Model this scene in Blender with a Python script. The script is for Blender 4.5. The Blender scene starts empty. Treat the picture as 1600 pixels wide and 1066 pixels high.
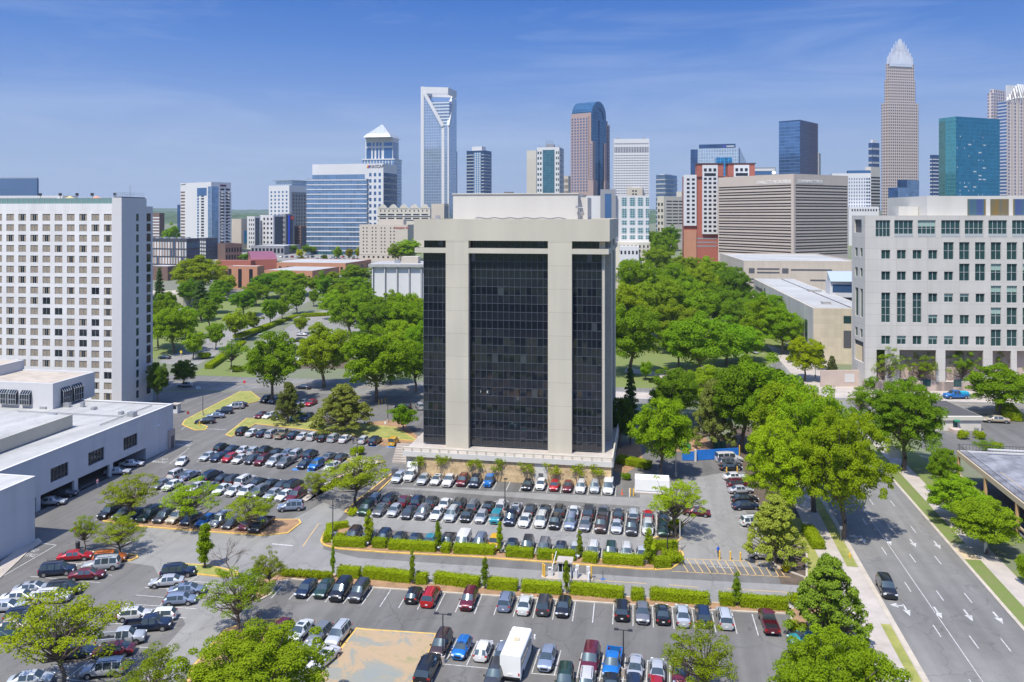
import bpy, bmesh, math, random
from mathutils import Vector, Matrix
R = math.radians
sc = bpy.context.scene
C = sc.collection
# ---------------------------------------------------------------- camera, sky, sun, exposure
F, H, V0 = 1244.0, 53.0, 335.0            # focal length in px of the 1600 px wide photo, eye height (m), horizon row
cd = bpy.data.cameras.new('camera'); cam = bpy.data.objects.new('camera', cd); C.objects.link(cam)
cam.location = (0, 0, H); cam.rotation_euler = (R(90), 0, 0)
cd.sensor_width = 36; cd.lens = 36 * F / 1600; cd.shift_y = -(533 - V0) / 1600
cd.clip_start = 1; cd.clip_end = 40000
sc.camera = cam
SUN_EL, SUN_AZ = R(62), math.atan2(-.55, -.83)
w = bpy.data.worlds.new("World"); sc.world = w; w.use_nodes = True
nt = w.node_tree; N = nt.nodes; L = nt.links
bg = N['Background']; bg.inputs['Strength'].default_value = 0.14
sky = N.new('ShaderNodeTexSky'); sky.sky_type = 'NISHITA'; sky.sun_disc = False
sky.sun_elevation = SUN_EL; sky.sun_rotation = SUN_AZ; sky.altitude = 200
sky.air_density = 1.0; sky.dust_density = 0.6; sky.ozone_density = 3.0
tcw = N.new('ShaderNodeTexCoord'); mp = N.new('ShaderNodeMapping'); mp.inputs['Scale'].default_value = (1.1, 1.1, 9)
mp.inputs['Rotation'].default_value = (0, R(5), 0)
nz = N.new('ShaderNodeTexNoise'); nz.inputs['Scale'].default_value = 2.2; nz.inputs['Detail'].default_value = 7; nz.inputs['Roughness'].default_value = .6
nz.inputs['Distortion'].default_value = .6
cr = N.new('ShaderNodeMapRange'); cr.inputs[1].default_value = .46; cr.inputs[2].default_value = .80; cr.inputs[4].default_value = .36
mx = N.new('ShaderNodeMix'); mx.data_type = 'RGBA'; mx.inputs[7].default_value = (2.7, 3.2, 4.2, 1)
hs = N.new('ShaderNodeHueSaturation'); hs.inputs['Saturation'].default_value = 1.12; hs.inputs['Hue'].default_value = .512
sxz = N.new('ShaderNodeSeparateXYZ'); L.new(tcw.outputs['Generated'], sxz.inputs[0])
rmp = N.new('ShaderNodeValToRGB'); SK = [(0.0, (2.10, 2.72, 3.55)), (.03, (1.95, 2.60, 3.58)), (.088, (1.68, 2.36, 3.70)), (.147, (.96, 1.72, 3.60)), (.205, (.50, 1.27, 3.35)), (.27, (.22, .86, 2.95)), (.6, (.30, .75, 2.4))]
for _i, (_p, _c) in enumerate(SK):
    _e = rmp.color_ramp.elements[_i] if _i < 2 else rmp.color_ramp.elements.new(_p)
    _e.position = _p; _e.color = (*[q / 4 for q in _c], 1)
scl = N.new('ShaderNodeVectorMath'); scl.operation = 'SCALE'; scl.inputs['Scale'].default_value = 4.0 * .90; L.new(sxz.outputs[2], rmp.inputs[0]); L.new(rmp.outputs[0], scl.inputs[0])
fad = N.new('ShaderNodeMapRange'); fad.inputs[1].default_value = .32; fad.inputs[2].default_value = .75; L.new(sxz.outputs[2], fad.inputs[0])
skm = N.new('ShaderNodeMix'); skm.data_type = 'RGBA'
L.new(tcw.outputs['Generated'], mp.inputs[0]); L.new(mp.outputs[0], nz.inputs[0]); L.new(nz.outputs[0], cr.inputs[0])
L.new(cr.outputs[0], mx.inputs[0]); L.new(sky.outputs[0], hs.inputs['Color']); L.new(fad.outputs[0], skm.inputs[0]); L.new(scl.outputs[0], skm.inputs[6]); sc2 = N.new('ShaderNodeVectorMath'); sc2.operation = 'MULTIPLY'; sc2.inputs[1].default_value = (1.35, 1.48, 1.55); L.new(hs.outputs[0], sc2.inputs[0]); L.new(sc2.outputs[0], skm.inputs[7]); L.new(skm.outputs[2], mx.inputs[6]); L.new(mx.outputs[2], bg.inputs[0])
sd = bpy.data.lights.new('sun', 'SUN'); sd.energy = 3.9; sd.angle = R(.5); sd.color = (1, .955, .865)
sun = bpy.data.objects.new('sun', sd); C.objects.link(sun)
ce = math.cos(SUN_EL)
sun.rotation_euler = Vector((math.sin(SUN_AZ) * ce, math.cos(SUN_AZ) * ce, math.sin(SUN_EL))).to_track_quat('Z', 'Y').to_euler()
sc.view_settings.view_transform = 'Standard'; sc.view_settings.look = 'None'; sc.view_settings.exposure = 0.66; sc.view_settings.gamma = 1
sc.render.engine = 'CYCLES'
sc.cycles.max_bounces = 6; sc.cycles.transparent_max_bounces = 4

# ---------------------------------------------------------------- ground heights, photo points to ground points
SL = 26 / 600.0
def gz(Y): return 0 if Y < 300 else (min(Y, 900) - 300) * SL
def P(u, v, z=0.0):
    m = (v - V0) / F
    Y = (H - z) / m if m > 1e-5 else 9e9
    if Y > 300: Y = (H - z + 300 * SL) / (m + SL)
    if Y > 900: Y = (H - 26 - z) / max(m, 1e-5)
    return Vector(((u - 800) / F * Y, Y, 0))
def G(p): return Vector((p[0], p[1], gz(p[1])))

# ---------------------------------------------------------------- materials
def mat(name, col, rough=.7, metal=0.0, noise=0.0, nscale=.3, bump=0.0, coat=0.0, emit=None, spec=.5, dirt=None, streak=False, objc=False):
    m = bpy.data.materials.new(name); m.use_nodes = True
    t = m.node_tree; b = t.nodes['Principled BSDF']
    b.inputs['Base Color'].default_value = (*col, 1); b.inputs['Roughness'].default_value = rough
    b.inputs['Metallic'].default_value = metal; b.inputs['Coat Weight'].default_value = coat
    b.inputs['Specular IOR Level'].default_value = spec
    src = None
    if objc:
        oi = t.nodes.new('ShaderNodeObjectInfo'); src = oi.outputs['Color']
        t.links.new(src, b.inputs['Base Color'])
    if noise or bump:
        tc = t.nodes.new('ShaderNodeTexCoord'); n = t.nodes.new('ShaderNodeTexNoise')
        n.inputs['Scale'].default_value = nscale; n.inputs['Detail'].default_value = 8; n.inputs['Roughness'].default_value = .65
        if streak:
            mp = t.nodes.new('ShaderNodeMapping'); mp.inputs['Scale'].default_value = (1, 1, .12)
            t.links.new(tc.outputs['Object'], mp.inputs[0]); t.links.new(mp.outputs[0], n.inputs[0])
        else: t.links.new(tc.outputs['Object'], n.inputs[0])
        if noise:
            r = t.nodes.new('ShaderNodeMapRange'); r.inputs[1].default_value = .3; r.inputs[2].default_value = .7
            t.links.new(n.outputs[0], r.inputs[0])
            mx = t.nodes.new('ShaderNodeMix'); mx.data_type = 'RGBA'
            d = dirt or [c * (1 - noise) for c in col]
            mx.inputs[6].default_value = (*d, 1); mx.inputs[7].default_value = (*[min(1, c * (1 + noise * .6)) for c in col], 1)
            t.links.new(r.outputs[0], mx.inputs[0]); t.links.new(mx.outputs[2], b.inputs['Base Color'])
        if bump:
            bp = t.nodes.new('ShaderNodeBump'); bp.inputs['Strength'].default_value = bump
            t.links.new(n.outputs[0], bp.inputs['Height']); t.links.new(bp.outputs[0], b.inputs['Normal'])
    if emit:
        b.inputs['Emission Color'].default_value = (*col, 1); b.inputs['Emission Strength'].default_value = emit
    return m
def asphalt(name, base, worn=.35, stain=.5, crack=.6):
    m = mat(name, base, .92); t = m.node_tree; b = t.nodes['Principled BSDF']; tc = t.nodes.new('ShaderNodeTexCoord')
    def nz(sc_, det=6, dis=0, mp=None):
        n = t.nodes.new('ShaderNodeTexNoise'); n.inputs['Scale'].default_value = sc_; n.inputs['Detail'].default_value = det; n.inputs['Distortion'].default_value = dis
        if mp:
            q = t.nodes.new('ShaderNodeMapping'); q.vector_type = 'TEXTURE'; q.inputs['Rotation'].default_value = (0, 0, R(-10.6)); q.inputs['Scale'].default_value = mp; t.links.new(tc.outputs['Object'], q.inputs[0]); t.links.new(q.outputs[0], n.inputs[0])
        else: t.links.new(tc.outputs['Object'], n.inputs[0])
        return n.outputs[0]
    def rng(x, a, b_, c, d):
        r = t.nodes.new('ShaderNodeMapRange'); 
        for i, v in enumerate((a, b_, c, d)): r.inputs[i + 1].default_value = v
        t.links.new(x, r.inputs[0]); return r.outputs[0]
    big = rng(nz(.035, 8, .6), .35, .65, 1 - worn * .5, 1 + worn * .35)
    mid = rng(nz(.45, 8), .3, .7, .93, 1.06); fine = rng(nz(5, 4), .3, .7, .94, 1.06)
    trk = rng(nz(.5, 3, 0, (1, 30, 1)), .38, .68, 1 + worn * .2, 1 - worn * .5)
    st = rng(nz(.9, 3, .4), .66, .74, 1, 1 - stain * .6)
    vo = t.nodes.new('ShaderNodeTexVoronoi'); vo.feature = 'DISTANCE_TO_EDGE'; vo.inputs['Scale'].default_value = .075
    dm = t.nodes.new('ShaderNodeVectorMath'); dm.operation = 'ADD'; n3 = t.nodes.new('ShaderNodeTexNoise'); n3.inputs['Scale'].default_value = .12; n3.inputs['Detail'].default_value = 6; t.links.new(tc.outputs['Object'], n3.inputs[0])
    s3 = t.nodes.new('ShaderNodeVectorMath'); s3.operation = 'SCALE'; s3.inputs['Scale'].default_value = 14; t.links.new(n3.outputs[1], s3.inputs[0]); t.links.new(tc.outputs['Object'], dm.inputs[0]); t.links.new(s3.outputs[0], dm.inputs[1]); t.links.new(dm.outputs[0], vo.inputs[0])
    ck = rng(vo.outputs['Distance'], .0, .012, 1 - crack * .4, 1)
    f = big
    for x in (mid, fine, trk, st, ck): f = mnode(t, 'MULTIPLY', f, x)
    v = t.nodes.new('ShaderNodeVectorMath'); v.operation = 'SCALE'; v.inputs[0].default_value = base; t.links.new(f, v.inputs['Scale']); t.links.new(v.outputs[0], b.inputs['Base Color'])
    return m
def mnode(t, op, a, b=None):
    n = t.nodes.new('ShaderNodeMath'); n.operation = op
    for i, x in enumerate((a, b)):
        if x is None: continue
        if isinstance(x, (int, float)): n.inputs[i].default_value = x
        else: t.links.new(x, n.inputs[i])
    return n.outputs[0]
def grid_mat(name, pane, frame, pw, ph, lw=.12, lh=.12, metal=.6, rough=.12, var=.35, frough=.5, off=0.0, wob=0.0, grime=0.0):
    """panes pw x ph with frame lines, in object space (x+y along the wall, z up)"""
    m = bpy.data.materials.new(name); m.use_nodes = True
    t = m.node_tree; b = t.nodes['Principled BSDF']
    tc = t.nodes.new('ShaderNodeTexCoord'); sx = t.nodes.new('ShaderNodeSeparateXYZ'); t.links.new(tc.outputs['Object'], sx.inputs[0])
    s = mnode(t, 'DIVIDE', mnode(t, 'ADD', mnode(t, 'ADD', sx.outputs[0], sx.outputs[1]), off + 5000 * pw), pw)
    z = mnode(t, 'DIVIDE', mnode(t, 'ADD', sx.outputs[2], 500 * ph), ph)
    lx = mnode(t, 'LESS_THAN', mnode(t, 'FRACT', s), lw); lz = mnode(t, 'LESS_THAN', mnode(t, 'FRACT', z), lh)
    ln = mnode(t, 'MAXIMUM', lx, lz)
    cb = t.nodes.new('ShaderNodeCombineXYZ'); t.links.new(mnode(t, 'FLOOR', s), cb.inputs[0]); t.links.new(mnode(t, 'FLOOR', z), cb.inputs[1])
    wn = t.nodes.new('ShaderNodeTexWhiteNoise'); t.links.new(cb.outputs[0], wn.inputs[0])
    m1 = t.nodes.new('ShaderNodeMix'); m1.data_type = 'RGBA'
    m1.inputs[6].default_value = (*[c * (1 - var) for c in pane], 1); m1.inputs[7].default_value = (*[min(1, c * (1 + var * .5)) for c in pane], 1)
    t.links.new(wn.outputs[0], m1.inputs[0])
    m2 = t.nodes.new('ShaderNodeMix'); m2.data_type = 'RGBA'; m2.inputs[7].default_value = (*frame, 1)
    t.links.new(ln, m2.inputs[0]); t.links.new(m1.outputs[2], m2.inputs[6]); t.links.new(m2.outputs[2], b.inputs['Base Color'])
    if grime:
        g1 = t.nodes.new('ShaderNodeTexNoise'); g1.inputs['Scale'].default_value = .55; g1.inputs['Detail'].default_value = 7; gm_ = t.nodes.new('ShaderNodeMapping'); gm_.inputs['Scale'].default_value = (1, 1, .09)
        t.links.new(tc.outputs['Object'], gm_.inputs[0]); t.links.new(gm_.outputs[0], g1.inputs[0])
        g2 = t.nodes.new('ShaderNodeTexNoise'); g2.inputs['Scale'].default_value = .14; g2.inputs['Detail'].default_value = 6; t.links.new(tc.outputs['Object'], g2.inputs[0])
        gf = mnode(t, 'MULTIPLY', mnode(t, 'ADD', mnode(t, 'MULTIPLY', g1.outputs[0], grime * 2), 1 - grime), mnode(t, 'ADD', mnode(t, 'MULTIPLY', g2.outputs[0], grime * 1.6), 1 - grime * .8))
        gv = t.nodes.new('ShaderNodeVectorMath'); gv.operation = 'SCALE'; t.links.new(m2.outputs[2], gv.inputs[0]); t.links.new(gf, gv.inputs['Scale']); t.links.new(gv.outputs[0], b.inputs['Base Color'])
    inv = mnode(t, 'SUBTRACT', 1.0, ln)
    t.links.new(mnode(t, 'MULTIPLY', inv, metal), b.inputs['Metallic'])
    t.links.new(mnode(t, 'ADD', mnode(t, 'MULTIPLY', ln, frough - rough), rough), b.inputs['Roughness'])
    if wob:
        n = t.nodes.new('ShaderNodeTexNoise'); n.inputs['Scale'].default_value = .5; t.links.new(tc.outputs['Object'], n.inputs[0])
        bp = t.nodes.new('ShaderNodeBump'); bp.inputs['Strength'].default_value = wob; t.links.new(n.outputs[0], bp.inputs['Height']); t.links.new(bp.outputs[0], b.inputs['Normal'])
    return m
def line_mat(name, col, joint, pw, ph, lw=.02, lh=.02, noise=.12, rough=.8):
    m = grid_mat(name, col, joint, pw, ph, lw, lh, 0, rough, noise, rough, grime=.13)
    return m
def leaf_mat(name, c1, c2, tr=.4):
    m = bpy.data.materials.new(name); m.use_nodes = True; t = m.node_tree
    for n in list(t.nodes): t.nodes.remove(n)
    o = t.nodes.new('ShaderNodeOutputMaterial'); mxs = t.nodes.new('ShaderNodeMixShader'); mxs.inputs[0].default_value = tr
    d = t.nodes.new('ShaderNodeBsdfDiffuse'); tl = t.nodes.new('ShaderNodeBsdfTranslucent')
    tc = t.nodes.new('ShaderNodeTexCoord'); n = t.nodes.new('ShaderNodeTexNoise'); n.inputs['Scale'].default_value = 2.6; n.inputs['Detail'].default_value = 3
    oi = t.nodes.new('ShaderNodeObjectInfo'); ge = t.nodes.new('ShaderNodeNewGeometry')
    t.links.new(tc.outputs['Object'], n.inputs[0])
    f = mnode(t, 'ADD', mnode(t, 'MULTIPLY', n.outputs[0], .5), mnode(t, 'MULTIPLY', oi.outputs['Random'], .35))
    f = mnode(t, 'ADD', f, mnode(t, 'MULTIPLY', ge.outputs['Random Per Island'], .35))
    f = mnode(t, 'SUBTRACT', f, .1)
    mx = t.nodes.new('ShaderNodeMix'); mx.data_type = 'RGBA'; mx.inputs[6].default_value = (*c1, 1); mx.inputs[7].default_value = (*c2, 1)
    t.links.new(f, mx.inputs[0])
    mu = t.nodes.new('ShaderNodeMix'); mu.data_type = 'RGBA'; mu.blend_type = 'MULTIPLY'; mu.inputs[0].default_value = 1
    t.links.new(mx.outputs[2], mu.inputs[6]); t.links.new(oi.outputs['Color'], mu.inputs[7])
    t.links.new(mu.outputs[2], d.inputs[0]); t.links.new(mu.outputs[2], tl.inputs[0])
    t.links.new(d.outputs[0], mxs.inputs[1]); t.links.new(tl.outputs[0], mxs.inputs[2]); t.links.new(mxs.outputs[0], o.inputs[0])
    return m

# ---------------------------------------------------------------- mesh builder
class MB:
    def __init__(s): s.v = []; s.f = []; s.m = []; s.c = 0
    def quad(s, a, b, c, d, mi=0):
        i = len(s.v); s.v += [tuple(a), tuple(b), tuple(c), tuple(d)]; s.f.append((i, i + 1, i + 2, i + 3)); s.m.append(mi); return s
    def poly(s, pts, mi=0):
        i = len(s.v); s.v += [tuple(p) for p in pts]; s.f.append(tuple(range(i, i + len(pts)))); s.m.append(mi); return s
    def box(s, x0, x1, y0, y1, z0, z1, mi=0, nobot=False):
        if x0 > x1: x0, x1 = x1, x0
        if y0 > y1: y0, y1 = y1, y0
        i = len(s.v)
        s.v += [(x0, y0, z0), (x1, y0, z0), (x1, y1, z0), (x0, y1, z0), (x0, y0, z1), (x1, y0, z1), (x1, y1, z1), (x0, y1, z1)]
        fs = [(0, 1, 5, 4), (1, 2, 6, 5), (2, 3, 7, 6), (3, 0, 4, 7), (4, 5, 6, 7)] + ([] if nobot else [(3, 2, 1, 0)])
        for f in fs: s.f.append(tuple(i + k for k in f)); s.m.append(mi)
        return s
    def prism(s, pts, z0, z1, mi=0):           # pts counter-clockwise in XY
        n = len(pts); i = len(s.v)
        s.v += [(p[0], p[1], z0) for p in pts] + [(p[0], p[1], z1) for p in pts]
        for k in range(n): s.f.append((i + k, i + (k + 1) % n, i + n + (k + 1) % n, i + n + k)); s.m.append(mi)
        s.f.append(tuple(range(i + n, i + 2 * n))); s.m.append(mi); s.f.append(tuple(range(i + n - 1, i - 1, -1))); s.m.append(mi)
        return s
    def tube(s, a, b, r0, r1=None, n=8, mi=0, caps=True):
        a = Vector(a); b = Vector(b); r1 = r0 if r1 is None else r1; d = (b - a).normalized()
        u = d.orthogonal().normalized(); w_ = d.cross(u); i = len(s.v)
        for c, r in ((a, r0), (b, r1)):
            for k in range(n):
                q = 2 * math.pi * k / n; s.v.append(tuple(c + (u * math.cos(q) + w_ * math.sin(q)) * r))
        for k in range(n): s.f.append((i + k, i + (k + 1) % n, i + n + (k + 1) % n, i + n + k)); s.m.append(mi)
        if caps: s.f.append(tuple(range(i + n - 1, i - 1, -1))); s.m.append(mi); s.f.append(tuple(range(i + n, i + 2 * n))); s.m.append(mi)
        return s
    def bar(s, a, b, w_, h, mi=0):             # rectangular bar from a to b
        a = Vector(a); b = Vector(b); d = (b - a).normalized(); up = Vector((0, 0, 1)) if abs(d.z) < .95 else Vector((0, 1, 0))
        x = d.cross(up).normalized() * w_ / 2; y = x.cross(d).normalized() * h / 2; i = len(s.v)
        for c in (a, b): s.v += [tuple(c - x - y), tuple(c + x - y), tuple(c + x + y), tuple(c - x + y)]
        for f in ((0, 1, 5, 4), (1, 2, 6, 5), (2, 3, 7, 6), (3, 0, 4, 7), (3, 2, 1, 0), (4, 5, 6, 7)): s.f.append(tuple(i + k for k in f)); s.m.append(mi)
        return s
    def mesh(s, name, mats, smooth=False):
        me = bpy.data.meshes.new(name); me.from_pydata(s.v, [], s.f)
        for m in (mats if isinstance(mats, (list, tuple)) else [mats]): me.materials.append(m)
        if any(s.m): me.polygons.foreach_set('material_index', s.m)
        if smooth: me.polygons.foreach_set('use_smooth', [True] * len(s.f))
        me.update(); return me
    def build(s, name, mats, parent=None, smooth=False):
        return link(name, s.mesh(name, mats, smooth), parent)
def link(name, me, parent=None, loc=None, rz=None):
    o = bpy.data.objects.new(name, me); C.objects.link(o)
    if parent is not None: o.parent = parent
    if loc is not None: o.location = loc
    if rz is not None: o.rotation_euler = (0, 0, rz)
    return o
def tag(o, label=None, cat=None, group=None, kind=None):
    if label: o['label'] = label
    if cat: o['category'] = cat
    if group: o['group'] = group
    if kind: o['kind'] = kind
    return o
def empty(name, loc, rz=0, label=None, cat=None, group=None):
    o = bpy.data.objects.new(name, None); C.objects.link(o); o.location = loc; o.rotation_euler = (0, 0, rz); o.empty_display_size = .5
    return tag(o, label, cat, group)
def copy_tree(kids, root):
    for o, sub in kids:
        c = o.copy(); C.objects.link(c); c.parent = root
        copy_tree(sub, c)
ORD = ['zeroth', 'first', 'second', 'third', 'fourth', 'fifth', 'sixth', 'seventh', 'eighth', 'ninth', 'tenth', 'eleventh', 'twelfth', 'thirteenth', 'fourteenth',
       'fifteenth', 'sixteenth', 'seventeenth', 'eighteenth', 'nineteenth', 'twentieth', 'twenty-first', 'twenty-second', 'twenty-third', 'twenty-fourth', 'twenty-fifth',
       'twenty-sixth', 'twenty-seventh', 'twenty-eighth', 'twenty-ninth', 'thirtieth']

# sheets lying on the ground (follow its slope), zo = height above the ground
def sheet(name, polys, m, zo, kind='structure', px=True, label=None):
    bm = bmesh.new()
    for p in polys:
        pts = [P(*q) if px else Vector((q[0], q[1], 0)) for q in p]
        try: bm.faces.new([bm.verts.new((q.x, q.y, 0)) for q in pts])
        except ValueError: pass
    for Yb in (300, 900):
        bmesh.ops.bisect_plane(bm, geom=bm.verts[:] + bm.edges[:] + bm.faces[:], plane_co=(0, Yb, 0), plane_no=(0, 1, 0))
    bmesh.ops.triangulate(bm, faces=bm.faces[:])
    bmesh.ops.recalc_face_normals(bm, faces=bm.faces[:])
    for v in bm.verts: v.co.z = gz(v.co.y) + zo
    for f in bm.faces:
        f.normal_update()
        if f.normal.z < 0: f.normal_flip()
    me = bpy.data.meshes.new(name); bm.to_mesh(me); bm.free(); me.materials.append(m)
    o = link(name, me); tag(o, label, None, None, kind); return o
def slab(name, polys, m, h, m2=None):        # raised kerb island, real step
    mb = MB()
    for p in polys:
        pts = [P(*q) for q in p]
        ar = sum(a.x * b.y - b.x * a.y for a, b in zip(pts, pts[1:] + pts[:1]))
        if ar < 0: pts.reverse()
        z = gz(pts[0].y)
        mb.prism(pts, z - .1, z + h)
    o = mb.build(name, m); tag(o, None, None, None, 'structure'); return o
def stripw(a, b, w_):                         # rectangle round segment a-b (world points)
    d = (b - a).normalized(); n = Vector((-d.y, d.x, 0)) * w_ / 2
    return [a - n, b - n, b + n, a + n]
def inset_poly(p, k=.06):                     # offset a pixel polygon inwards on the ground by k metres
    pts = [P(*q) for q in p]
    if sum(a.x * b.y - b.x * a.y for a, b in zip(pts, pts[1:] + pts[:1])) < 0: pts.reverse()
    out = []; n = len(pts)
    for i in range(n):
        d0 = (pts[i] - pts[i - 1]).normalized(); d1 = (pts[(i + 1) % n] - pts[i]).normalized()
        n0 = Vector((-d0.y, d0.x, 0)); n1 = Vector((-d1.y, d1.x, 0)); b = n0 + n1
        if b.length < .3: b = n0
        b = b.normalized(); out.append(pts[i] + b * k / max(b.dot(n0), .5))
    return out
# ---------------------------------------------------------------- setting: ground, roads, lots
rnd = random.Random(5)
M = {}
M['soil'] = mat('ground_green', (.10, .13, .05), .95, noise=.5, nscale=.02, dirt=(.16, .15, .12))
M['asphalt'] = asphalt('asphalt', (.140, .133, .121))
M['asphalt_l'] = asphalt('asphalt_light', (.234, .225, .206), .2, .3)
M['road'] = asphalt('road_asphalt', (.187, .180, .165), .34, .35)
M['patch'] = mat('asphalt_dark', (.075, .07, .07), .9, noise=.2, nscale=.4)
M['concrete'] = mat('concrete', (.42, .37, .32), .9, noise=.2, nscale=.3)
M['kerb'] = mat('kerb_concrete', (.46, .40, .32), .9, noise=.2, nscale=.6)
M['kerb_y'] = mat('kerb_yellow', (.62, .40, .10), .85, noise=.3, nscale=.8)
M['grass'] = mat('grass_green', (.10, .155, .025), .95, noise=.35, nscale=.4, dirt=(.17, .17, .06), bump=.3)
M['grass_dry'] = mat('grass_dry', (.27, .25, .07), .95, noise=.4, nscale=.4, dirt=(.17, .20, .04), bump=.3)
M['mulch'] = mat('mulch_brown', (.32, .19, .10), .95, noise=.35, nscale=.5, bump=.3)
M['mulch_d'] = mat('mulch_dark', (.11, .08, .055), .95, noise=.4, nscale=.8)
M['sand'] = mat('bare_sandy_soil', (.50, .37, .21), .95, noise=.3, nscale=.16, dirt=(.33, .31, .24), bump=.2)
def soil():
    m = mat('patchy_soil', (.5, .37, .21), .95); t = m.node_tree; b = t.nodes['Principled BSDF']; tc = t.nodes.new('ShaderNodeTexCoord'); n = t.nodes.new('ShaderNodeTexNoise'); n.inputs['Scale'].default_value = .16; n.inputs['Detail'].default_value = 9; n.inputs['Roughness'].default_value = .68; n.inputs['Distortion'].default_value = .8
    r = t.nodes.new('ShaderNodeValToRGB'); t.links.new(tc.outputs['Object'], n.inputs[0]); t.links.new(n.outputs[0], r.inputs[0]); t.links.new(r.outputs[0], b.inputs[0])
    for i, (p, c) in enumerate(((.36, (.22, .235, .215)), (.47, (.25, .24, .19)), (.50, (.35, .26, .16)), (.56, (.38, .27, .16)), (.66, (.24, .23, .11)))):
        e = r.color_ramp.elements[i] if i < 2 else r.color_ramp.elements.new(p); e.position = p; e.color = (*c, 1)
    return m
M['soil_p'] = soil()
M['gravel'] = mat('grey_gravel', (.31, .32, .29), .95, noise=.2, nscale=.5, bump=.2)
M['white'] = mat('marking_white', (.56, .55, .52), .8, noise=.18, nscale=1.8, dirt=(.29, .28, .27))
M['yellow'] = mat('marking_yellow', (.60, .38, .12), .8, noise=.2, nscale=1.6, dirt=(.36, .27, .15))
M['bluep'] = mat('marking_blue', (.05, .2, .55), .8)
# ground: one sheet to the horizon
mb = MB(); ys = [-3000, -300, 0, 300, 500, 700, 900, 2000, 6000, 12000]; xs = [-10000, -3000, -800, 0, 800, 3000, 10000]
for j in range(len(ys) - 1):
    for i in range(len(xs) - 1):
        a, b, c, d = xs[i], xs[i + 1], ys[j], ys[j + 1]
        mb.quad((a, c, gz(c) - .02), (b, c, gz(c) - .02), (b, d, gz(d) - .02), (a, d, gz(d) - .02))
tag(mb.build('ground', M['soil']), kind='structure')
# wooded hills on the horizon
M['hill'] = mat('hill_woods', (.055, .095, .04), 1, noise=.5, nscale=.03)
for k, (Y, zt, s) in enumerate(((2400, 48, 3), (4200, 66, 5), (7500, 100, 8), (-900, 30, 5))):
    mb = MB(); n = 260; pr = None; X0 = -abs(Y) * (.75 if Y > 0 else 2)
    r2 = random.Random(k); ph = [r2.uniform(0, 6) for _ in range(6)]
    for i in range(n + 1):
        x = X0 + i * (-2 * X0) / n
        z = zt + s * (math.sin(x / abs(Y) * 9 + ph[0]) + .6 * math.sin(x / abs(Y) * 23 + ph[1]) + .4 * math.sin(x / abs(Y) * 61 + ph[2])) + r2.uniform(-1, 1) * s * .28
        cur = ((x, Y - 120, 20), (x, Y, z), (x, Y + 300, z - 2 * s), (x, Y + 900, 20))
        if pr:
            for q in range(3): mb.quad(pr[q], cur[q], cur[q + 1], pr[q + 1])
        pr = cur
    tag(mb.build('hills', M['hill'], smooth=True), kind='structure')
# ---- the streets (straight avenue on the right, cross street behind the office block, boulevard on the left)
E2 = Vector((.184, .983, 0)).normalized(); E1 = Vector((E2.y, -E2.x, 0))
AV = Vector((48.9, 98.7, 0))                  # a point on the avenue's left edge
def av(s, a): return AV + E2 * s + E1 * a      # s metres up the avenue, a metres to the right of its left edge
def avq(s0, s1, a0, a1): return [tuple(av(s0, a0)[:2]), tuple(av(s0, a1)[:2]), tuple(av(s1, a1)[:2]), tuple(av(s1, a0)[:2])]
LOT = [(-500, 1300), (1262, 1300), (1262, 1010), (1242, 960), (1228, 870), (1200, 800), (1165, 730), (1150, 690), (1060, 690), (960, 690), (700, 640), (660, 622), (560, 616), (250, 612), (180, 640), (-900, 800)]
sheet('parking_lot', [LOT], M['asphalt'], 0)
CS0 = P(100, 592); CS1 = P(1500, 632); cdir = (CS1 - CS0).normalized(); cn = Vector((-cdir.y, cdir.x, 0))
def csq(s0, s1, a0, a1):
    return [tuple((CS0 + cdir * s + cn * a)[:2]) for s, a in ((s0, a0), (s1, a0), (s1, a1), (s0, a1))]
sheet('cross_street', [csq(-60, 420, -10, 10)], M['road'], .008, px=False)
sheet('street', [avq(-60, 1000, 0, 15.4)], M['road'], .004, px=False)
# boulevard on the left, running away
BL = [P(246, 566), P(300, 575), P(375, 528), P(470, 478), P(560, 430), P(530, 430), P(430, 470), P(340, 515)]
sheet('boulevard', [[tuple(p[:2]) for p in BL]], M['asphalt_l'], .004, px=False)
sheet('side_parking_lot', [[(400, 590), (480, 560), (560, 535), (640, 500), (520, 478), (470, 500), (395, 542), (345, 578)]], M['asphalt_l'], .0035)
# lighter lanes of the lot
sheet('drive_lane', [[(70, 905), (215, 838), (235, 822), (425, 826), (470, 805), (505, 785), (540, 800), (505, 838), (505, 858), (560, 872), (1000, 902), (1060, 905), (1255, 915), (1262, 962),
                      (1000, 935), (700, 908), (450, 893), (400, 925), (385, 952), (330, 1010), (250, 1100), (180, 1100), (290, 975), (240, 885), (150, 872)],
                     ], M['asphalt_l'], .006)
sheet('upper_drive_lane', [[(1000, 762), (1150, 735), (1165, 800), (1235, 890), (1060, 880), (1065, 830), (1000, 800)], [(530, 822), (1000, 862), (1060, 862), (1060, 840), (560, 790)],
                           [(640, 762), (1000, 778), (1000, 792), (600, 762)]], M['asphalt_l'], .0045)
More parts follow.
